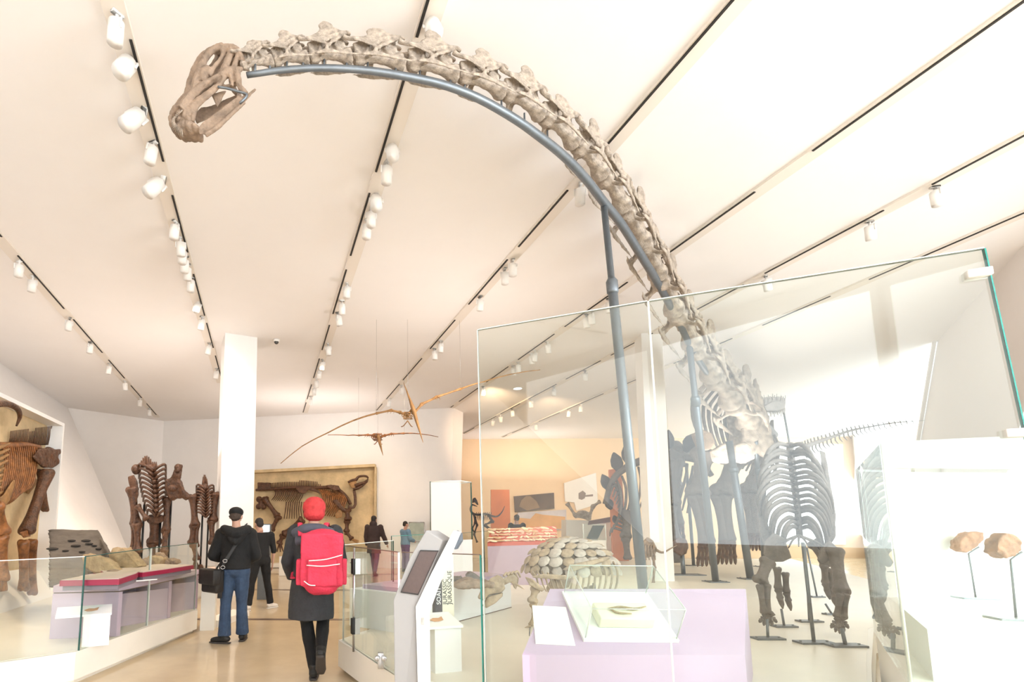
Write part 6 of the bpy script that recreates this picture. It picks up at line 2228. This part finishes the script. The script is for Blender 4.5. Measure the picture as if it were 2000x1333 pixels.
class Person:
    """figure facing +y in its own frame (back to the viewer), scaled to height h; q maps local metres to the world"""
    def __init__(s, label, loc, h, heading, pose, voxel=.010):
        s.root = thing('person', label, 'person', V(loc))
        s.f = h / 1.75
        s.m = Matrix.Rotation(heading, 3, 'Z')
        s.loc = V(loc)
        s.p = pose
        s.vx = voxel

    def q(s, x, y, z):
        return s.loc + s.m @ (V((x, y, z)) * s.f)

    def T(s, k, pts, r, seg=10, flat=None, n=None):
        P = [s.q(*p) for p in pts]
        rr = r if isinstance(r, (list, tuple)) else [r] * len(P)
        if n:
            P = spline(P, n)
            rr = [lerp_list(list(rr), i / (n - 1)) for i in range(n)]
        k.tube(P, [x * s.f for x in rr], seg, flat)

    def B(s, k, c, r, seg=12, rings=9):
        k.ball(s.q(*c), tuple(x * s.f for x in r), rot=s.m, seg=seg, rings=rings)

    def torso(s, k, g=0.0, top=1.45, bot=.93):
        # stacked ellipse rings from hips to neck
        lean = s.p.get('lean', 0)
        prof = [(.93, .165, .115), (1.0, .16, .112), (1.1, .148, .105), (1.2, .155, .110), (1.3, .172, .118), (1.38, .178, .112), (1.44, .15, .095), (1.48, .085, .075)]
        prof = [r for r in prof if bot - .01 <= r[0] <= top + .01]
        rings = []
        for z, a, b in prof:
            rings.append([k.bm.verts.new(s.q((a + g) * math.cos(t), (b + g) * math.sin(t) + lean * max(0, z - .95), z)) for t in [2 * math.pi * i / 20 for i in range(20)]])
        for i in range(len(rings) - 1):
            for j in range(20):
                l = (j + 1) % 20
                k.bm.faces.new((rings[i][j], rings[i][l], rings[i + 1][l], rings[i + 1][j]))
        k.bm.faces.new(rings[0][::-1]); k.bm.faces.new(rings[-1])

    def arm(s, k, side, g=0.0, to=1.0):
        sh, el, wr = s.p['arms'][side]
        self_pts = [sh, tuple(V(sh).lerp(V(el), .5)), el]
        s.T(k, self_pts, [.056 + g, .050 + g, .043 + g], n=8)
        s.B(k, sh, (.062 + g, .062 + g, .066 + g))
        s.B(k, el, (.044 + g, .044 + g, .044 + g))
        e = V(el).lerp(V(wr), to)
        s.T(k, [el, tuple(V(el).lerp(e, .4)), tuple(e)], [.043 + g, .043 + g, .030 + g], n=8)

    def leg(s, k, side, g=0.0, to=1.0, flare=0.0):
        hp, kn, an = s.p['legs'][side]
        s.T(k, [hp, tuple(V(hp).lerp(V(kn), .5)), kn], [.090 + g, .078 + g, .056 + g], n=9)
        s.B(k, hp, (.098 + g, .105 + g, .11 + g))
        s.B(k, kn, (.056 + g, .058 + g, .06 + g))
        e = V(kn).lerp(V(an), to)
        s.T(k, [kn, tuple(V(kn).lerp(e, .35) + V((0, -.012, 0))), tuple(e)], [.055 + g, .056 + g, .036 + g + flare], n=9)

    def hand(s, k, side, curl=.5):
        sh, el, wr = (V(p) for p in s.p['arms'][side])
        d = (wr - el).normalized()
        d = (d + V((0, 0, -.15))).normalized()
        sx = V((1, 0, 0)) * (1 if side == 'R' else -1)
        ac = sx.cross(d).normalized() * (1 if side == 'R' else -1)      # across the knuckles
        if ac.length < .5:
            ac = V((0, 1, 0))
        pn = d.cross(ac).normalized()
        inward = -sx
        pc = wr + d * .045
        for a in (-.024, -.008, .008, .024):
            s.T(k, [tuple(wr + ac * a * .6), tuple(wr + d * .085 + ac * a)], [.0135, .0115], 7)
        for j, (a, L) in enumerate(((-.029, .066), (-.010, .078), (.010, .073), (.029, .056))):
            b0 = wr + d * .082 + ac * a
            b1 = b0 + d * L * .42 + inward * L * .10 * curl
            b2 = b1 + d * L * .30 + inward * L * .28 * curl
            b3 = b2 + d * L * .18 + inward * L * .30 * curl
            s.T(k, [tuple(b0), tuple(b1), tuple(b2), tuple(b3)], [.0095, .009, .0082, .006], 7)
        t0 = wr + d * .025 - ac * .024
        s.T(k, [tuple(t0), tuple(t0 + d * .028 - ac * .022 + inward * .01), tuple(t0 + d * .056 - ac * .026 + inward * .02)], [.012, .0105, .0075], 7)

    def head(s, k, turn=0.0, nod=0.0):
        hm = Matrix.Rotation(turn, 3, 'Z') @ Matrix.Rotation(-nod, 3, 'X')
        c = V(s.p.get('head', (0, .015, 1.63)))
        s.hc, s.hm = c, hm
        w_ = s.m @ hm

        def hb(p, r):
            k.ball(s.loc + s.m @ ((c + hm @ V(p)) * s.f), tuple(x * s.f for x in r), rot=w_, seg=14, rings=10)
        hb((0, -.012, .022), (.076, .092, .088))
        hb((0, .022, -.02), (.064, .074, .082))
        hb((0, .058, -.082), (.036, .034, .026))
        hb((0, .05, -.05), (.05, .045, .045))
        hb((0, .094, .018), (.052, .014, .012))                       # brow
        for e in (-1, 1):
            hb((e * .078, -.008, -.008), (.010, .022, .034))           # ears
            hb((e * .036, .074, -.026), (.026, .022, .022))
            hb((e * .031, .090, .002), (.013, .010, .009))             # eyes
        k.tube([s.loc + s.m @ ((c + hm @ V(p)) * s.f) for p in ((0, .090, .012), (0, .104, -.012), (0, .114, -.028), (0, .094, -.034))], [.008 * s.f, .010 * s.f, .013 * s.f, .008 * s.f], 8)
        hb((0, .090, -.055), (.024, .010, .006))
        hb((0, .088, -.064), (.022, .010, .007))
        nb = V(s.p.get('neck', (0, -.005, 1.44)))
        s.T(k, [tuple(nb), tuple(nb.lerp(c + V((0, -.01, -.04)), .6)), tuple(c + V((0, -.012, -.03)))], [.062, .054, .052], 12)

    def hp(s, x, y, z):
        return s.loc + s.m @ ((s.hc + s.hm @ V((x, y, z))) * s.f)

    def body(s, turn=0.0, nod=0.0):
        k = MB()
        s.torso(k, -.012)
        s.head(k, turn, nod)
        for a in ('L', 'R'):
            s.arm(k, a, -.006)
            s.hand(k, a, s.p.get('curl', .6))
            s.leg(k, a, -.008)
            an = s.p['legs'][a][2]
            s.T(k, [an, (an[0], an[1] + .02, an[2] - .04)], [.034, .036])
        return k.build('body', M_SKIN, s.root, remesh=s.vx * .8, sm=3)

    def shoe(s, side, m, yaw=0.0, pitch=0.0):
        an = V(s.p['legs'][side][2])
        mm = Matrix.Rotation(yaw, 3, 'Z') @ Matrix.Rotation(pitch, 3, 'X')
        g = lambda x, y, z: s.q(*(an + mm @ V((x, y, z))))
        k = MB()
        k.tube(spline([g(0, -.075, -.045), g(0, -.03, -.035), g(0, .05, -.042), g(0, .13, -.054), g(0, .185, -.06)], 12), [.028 * s.f, .046 * s.f, .046 * s.f, .046 * s.f, .044 * s.f, .030 * s.f], 12, flat=(.85, 1), up=(0, 0, 1))
        k.tube([g(0, -.01, -.03), g(0, -.01, .045)], [.046 * s.f, .050 * s.f], 12)
        o = k.build('shoe', m, s.root, remesh=s.vx * .8, sm=3)
        k = MB()
        k.tube(spline([g(0, -.08, -.086), g(0, 0, -.086), g(0, .12, -.088), g(0, .2, -.084)], 10), [.034 * s.f, .044 * s.f, .05 * s.f, .03 * s.f], 12, flat=(.30, 1), up=(0, 0, 1))
        k.build('sole', M_SOLE if m is not M_SHOEW else M_SHOEW, o)

    def trousers(s, m, g=.012, flare=.02, name='trousers'):
        k = MB()
        s.torso(k, g * .9, 1.06, .93)
        for a in ('L', 'R'):
            s.leg(k, a, g, 1.0, flare)
        s.B(k, (0, -.02, .93), (.15, .12, .12))
        return k.build(name, m, s.root, remesh=s.vx, sm=4, disp=.010 * s.f, dscale=.09)

    def top(s, m, g=.018, bot=.93, sleeve=1.0, name='jacket', extra=None):
        k = MB()
        s.torso(k, g, 1.46, bot)
        for a in ('L', 'R'):
            s.arm(k, a, g * .85, sleeve)
        if extra:
            extra(k)
        return k.build(name, m, s.root, remesh=s.vx, sm=4, disp=.012 * s.f, dscale=.1)

    def hair(s, m, long=False):
        k = MB()
        w_ = s.m @ s.hm
        k.ball(s.hp(0, -.022, .036), tuple(x * s.f for x in (.084, .094, .084)), rot=w_)
        k.ball(s.hp(0, -.05, -.015), tuple(x * s.f for x in (.074, .055, .068)), rot=w_)
        if long:
            k.ball(s.hp(0, -.05, -.08), tuple(x * s.f for x in (.085, .05, .10)), rot=w_)
        return k.build('hair', m, s.root, remesh=s.vx * .8, sm=2, disp=.012, dscale=.04)


STAND = {'arms': {'L': ((-.20, 0, 1.40), (-.25, .02, 1.12), (-.25, .10, .88)), 'R': ((.20, 0, 1.40), (.25, .02, 1.12), (.25, .10, .88))},
         'legs': {'L': ((-.09, 0, .90), (-.10, .02, .50), (-.11, 0, .095)), 'R': ((.09, 0, .90), (.10, .02, .50), (.11, 0, .095))}}


def pose(**kw):
    d_ = {k_: (dict(v_) if isinstance(v_, dict) else v_) for k_, v_ in STAND.items()}
    for k_, v_ in kw.items():
        if isinstance(v_, dict):
            d_[k_] = {**d_.get(k_, {}), **v_}
        else:
            d_[k_] = v_
    return d_


# man in the black hooded jacket and cap, seen from behind --------------
f = onz(450, 1256, 0)
P1 = Person('person in black hooded jacket, jeans and flat cap standing with back turned, bag at hip', (f.x + .02, f.y + .02, 0), 1.77, R(14),
            pose(arms={'L': ((-.185, 0, 1.375), (-.285, .03, 1.11), (-.17, .25, 1.05)), 'R': ((.185, 0, 1.375), (.265, .02, 1.10), (.15, .24, 1.03))},
                 legs={'L': ((-.09, 0, .90), (-.10, .0, .50), (-.10, -.05, .095)), 'R': ((.09, 0, .90), (.10, .02, .50), (.12, .06, .095))}, head=(-.01, .035, 1.62), lean=.03))
P1.body(R(-8), R(16))
P1.trousers(M_DENIM, .016, .034, 'jeans')


def hood(k):
    P1.T(k, [(-.15, .03, 1.45), (-.14, -.11, 1.45), (0, -.18, 1.40), (.14, -.11, 1.45), (.15, .03, 1.45)], [.045, .06, .078, .06, .045], n=14)
    P1.T(k, [(-.10, -.13, 1.40), (0, -.185, 1.29), (.10, -.13, 1.40)], [.045, .05, .045], n=9)
    P1.T(k, [(-.10, .05, 1.47), (0, .08, 1.45), (.10, .05, 1.47)], [.03, .03, .03], n=9)
    P1.torso(k, .040, 1.10, .93)


P1.top(M_BLKCLOTH, .034, .93, .96, 'hooded_jacket', hood)
P1.shoe('L', M_SHOE, R(62)); P1.shoe('R', M_SHOE, R(-10))
P1.hair(mat('brown_grey_hair', (.045, .026, .017), .7, bump=.4, bscale=120))
k = MB()
w_ = P1.m @ P1.hm
k.ball(P1.hp(0, -.022, .05), (.100, .112, .070), rot=w_)
k.ball(P1.hp(0, .06, .05), (.082, .075, .028), rot=w_)
cap = k.build('flat_cap', M_BLKCLOTH, P1.root, remesh=.008, sm=3)
k = MB(); k.ball(P1.hp(0, 0, .126), (.012, .012, .008)); k.build('cap_button', M_BLKCLOTH, cap)
k = MB(); P1.T(k, [(-.082, -.02, 1.635), (-.085, .01, 1.62), (-.082, .04, 1.60)], [.006, .02, .006], 8); k.build('ear_cup', M_BLACK, P1.root)
# shoulder bag: hangs on him
bag = thing('shoulder_bag', 'black messenger bag with long strap hanging at the left hip of the capped person', 'bag', P1.q(-.27, -.05, .62))
k = MB()
c = P1.q(-.27, -.04, .79)
k.box(c, (.13, .34, .30), M=(P1.m @ Matrix.Rotation(R(38), 3, 'Z')))
k.build('body', M_BAG, bag, bevel=.03)
k = MB(); k.box(c + P1.m @ V((-.035, -.055, .06)), (.12, .345, .20), M=(P1.m @ Matrix.Rotation(R(38), 3, 'Z'))); k.build('flap', M_BAG, bag, bevel=.02)
k = MB()
sp_ = spline([P1.q(-.17, -.13, .93), P1.q(-.13, -.185, 1.02), P1.q(-.04, -.187, 1.18), P1.q(.06, -.175, 1.34), P1.q(.115, -.10, 1.475), P1.q(.12, 0, 1.515), P1.q(.06, .12, 1.42), P1.q(-.10, .19, 1.15), P1.q(-.24, .10, .93)], 44)
k.tube(sp_, .022, 8, flat=(1, .22), up=P1.m @ V((0.55, 0, .5)))
k.build('strap', M_STRAP, bag)
k = MB(); k.tube(spline([P1.q(-.18, -.14, .93), P1.q(-.165, -.15, .85), P1.q(-.17, -.15, .58)], 8), .028, 8, flat=(1, .2), up=P1.m @ V((1, 0, 0))); k.build('strap_tail', M_STRAP, bag)
for t in (.97, 1.05):
    k = MB(); c2 = P1.q(-.155 + (t - .93) * .3, -.20, t); r_ = .026
    k.tube([c2 + P1.m @ V((r_ * math.cos(a), 0, r_ * .8 * math.sin(a))) for a in [2 * math.pi * i / 12 for i in range(13)]], .004, 6)
    k.build('buckle', M_CHROME, bag)

# man in black further on -----------------------------------------------
f = onz(506, 1191, 0)
P2 = Person('person in black shirt and trousers, white shoes, bending toward the bright screen', (f.x, f.y, 0), 1.68, R(28),
            pose(arms={'L': ((-.19, .06, 1.38), (-.20, .24, 1.18), (-.10, .44, 1.16)), 'R': ((.20, .04, 1.38), (.27, .06, 1.10), (.27, .12, .84))},
                 legs={'L': ((-.09, 0, .90), (-.16, -.02, .50), (-.22, -.06, .095)), 'R': ((.09, 0, .90), (.15, .03, .50), (.22, .02, .095))}, lean=.14, head=(-.02, .12, 1.60), neck=(0, .07, 1.45)), .012)
P2.body(R(10), R(18))
P2.trousers(M_BLKCLOTH, .014, .016)
P2.top(M_BLKCLOTH, .016, .95, .25, 'shirt')
P2.shoe('L', M_SHOEW); P2.shoe('R', M_SHOEW, R(-60))
P2.hair(M_HAIRD)

# person in the red cap walking with a red backpack ----------------------
f = onz(607, 1331, 0)
P3 = Person('person in red cap and dark coat walking away with a large red backpack', (f.x + .0, f.y + .02, 0), 1.80, R(4),
            pose(arms={'L': ((-.18, .02, 1.40), (-.245, .00, 1.13), (-.22, .16, .96)), 'R': ((.21, .02, 1.40), (.27, .08, 1.13), (.22, .26, 1.02))},
                 legs={'L': ((-.08, 0, .90), (-.06, .12, .52), (.02, .05, .095)), 'R': ((.09, 0, .90), (.10, .16, .53), (.10, -.20, .30))}, lean=.05, head=(0, .05, 1.62), neck=(0, .02, 1.45)))
P3.body(R(4), R(6))
P3.trousers(M_BLKCLOTH, .010, .004)


def skirt(k):
    rings = []
    for z, a, b in ((1.0, .19, .145), (.85, .215, .175), (.7, .225, .19), (.58, .225, .19)):
        rings.append([k.bm.verts.new(P3.q(a * math.cos(t) - .01, b * math.sin(t) + .02, z)) for t in [2 * math.pi * i / 22 for i in range(22)]])
    for i in range(3):
        for j in range(22):
            l = (j + 1) % 22
            k.bm.faces.new((rings[i][j], rings[i][l], rings[i + 1][l], rings[i + 1][j]))
    k.bm.faces.new(rings[0]); k.bm.faces.new(rings[-1])
    P3.T(k, [(-.12, -.04, 1.45), (0, -.085, 1.46), (.12, -.04, 1.45)], [.035, .04, .035], n=9)


P3.top(M_CHARC, .030, .93, .97, 'long_coat', skirt)
k = MB(); P3.T(k, [(-.185, -.03, 1.40), (-.08, -.125, 1.44), (0, -.135, 1.45), (.08, -.125, 1.44), (.185, -.03, 1.40)], [.05, .055, .05, .055, .05], n=14); P3.T(k, [(-.16, -.12, 1.33), (0, -.155, 1.35), (.16, -.12, 1.33)], [.05, .04, .05], n=9)
k.build('shoulder_yoke', M_GREYB, P3.root, remesh=.012, sm=4, label='slate grey yoke of the coat')
P3.shoe('L', M_SHOE); P3.shoe('R', M_SHOE, 0, R(-48))
P3.hair(M_HAIRD)
k = MB()
w_ = P3.m @ P3.hm
k.ball(P3.hp(0, -.012, .04), (.122, .128, .112), rot=w_)
k.ball(P3.hp(0, -.03, -.03), (.112, .112, .085), rot=w_)
k.ball(P3.hp(0, .10, .02), (.075, .07, .014), rot=w_)
k.build('red_cap', M_REDCAP, P3.root, remesh=.009, sm=3, disp=.012, dscale=.06)
pk = thing('backpack', 'large red backpack with pale cords worn by the person in the red cap', 'backpack', P3.q(.03, -.25, .86))
k = MB()
k.box(P3.q(.10, -.27, 1.16), (.40, .22, .50), M=P3.m)
k.ball(P3.q(.10, -.27, 1.36), (.19, .115, .09), rot=P3.m); k.ball(P3.q(.10, -.29, .93), (.17, .12, .10), rot=P3.m)
k.build('body', M_REDPK, pk, remesh=.014, sm=10, disp=.03, dscale=.12)
k = MB(); k.box(P3.q(.11, -.385, 1.05), (.28, .07, .26), M=P3.m); k.build('front_pocket', M_REDPK, pk, remesh=.012, sm=8, disp=.02, dscale=.1)
for s_ in (-1, 1):
    k = MB(); k.box(P3.q(.10 + s_ * .205, -.27, 1.05), (.06, .15, .24), M=P3.m); k.build('side_pocket', M_REDPK, pk, remesh=.012, sm=6)
    k = MB(); k.tube(spline([P3.q(s_ * .11, -.18, 1.38), P3.q(s_ * .13, -.06, 1.50), P3.q(s_ * .14, .09, 1.42), P3.q(s_ * .16, .16, 1.22), P3.q(s_ * .19, .0, 1.0), P3.q(s_ * .18, -.16, .98)], 24), .026, 8, flat=(1, .3), up=P3.m @ V((1, 0, 0))); k.build('shoulder_strap', M_REDPK, pk)
for i, (a, b_) in enumerate((((-.08, 1.16), (.22, 1.21)), ((-.10, 1.12), (.20, 1.13)), ((-.12, .98), (-.02, .94)))):
    k = MB(); k.tube(spline([P3.q(a[0] + .07, -.43, a[1]), P3.q((a[0] + b_[0]) / 2 + .07, -.445, (a[1] + b_[1]) / 2 - .012), P3.q(b_[0] + .07, -.42, b_[1])], 10), .005, 6); k.build('cord', M_WHITE, pk)

# dark coated visitor, visitor in blue and one across the red table ------
f = onz(730, 1127, 0)
P4 = Person('person in dark brown coat walking in front of the back wall', (f.x, f.y, 0), 1.80, R(-20), pose(arms={'R': ((.20, 0, 1.40), (.28, .06, 1.14), (.34, .18, .92))}, legs={'L': ((-.09, 0, .90), (-.08, .14, .52), (-.06, .20, .095)), 'R': ((.09, 0, .90), (.09, .02, .50), (.10, -.18, .12))}), .016)
P4.body()


def skirt4(k):
    P4.T(k, [(0, 0, .98), (0, .01, .80), (0, .0, .66)], [.18, .20, .21], 14)
    P4.B(k, (0, -.05, 1.5), (.12, .10, .10))


P4.trousers(M_DENIM, .010, .006)
P4.top(M_BROWNC, .034, .93, 1.0, 'long_coat', skirt4)
P4.shoe('L', M_SHOE); P4.shoe('R', M_SHOE)
P4.hair(M_HAIRD, True)

f = onz(792, 1118, 0)
P5 = Person('person in light blue top and purple trousers standing by the grey green panel', (f.x, f.y, 0), 1.64, R(-60),
            pose(arms={'L': ((-.19, 0, 1.38), (-.22, .10, 1.12), (-.12, .30, 1.08)), 'R': ((.19, 0, 1.38), (.24, .06, 1.12), (.14, .28, 1.06))}), .016)
P5.body(0, R(14))
P5.trousers(M_PURPLE, .018, .014)
P5.top(M_LBLUE, .040, .88, .9, 'loose_top')
P5.shoe('L', M_SHOE); P5.shoe('R', M_SHOE)
P5.hair(M_HAIRD)

f = V((at(1009, 1008, 17.0).x, 17.0, 0))
P6 = Person('person in black seen beyond the red specimen table', (f.x, f.y, 0), 1.86, R(10), pose(), .016)
P6.body()
P6.trousers(M_BLKCLOTH)
P6.top(M_BLKCLOTH, .034, .93, .5, 'shirt')
P6.shoe('L', M_SHOE); P6.shoe('R', M_SHOE)
P6.hair(M_HAIRD)

bpy.context.view_layer.update()
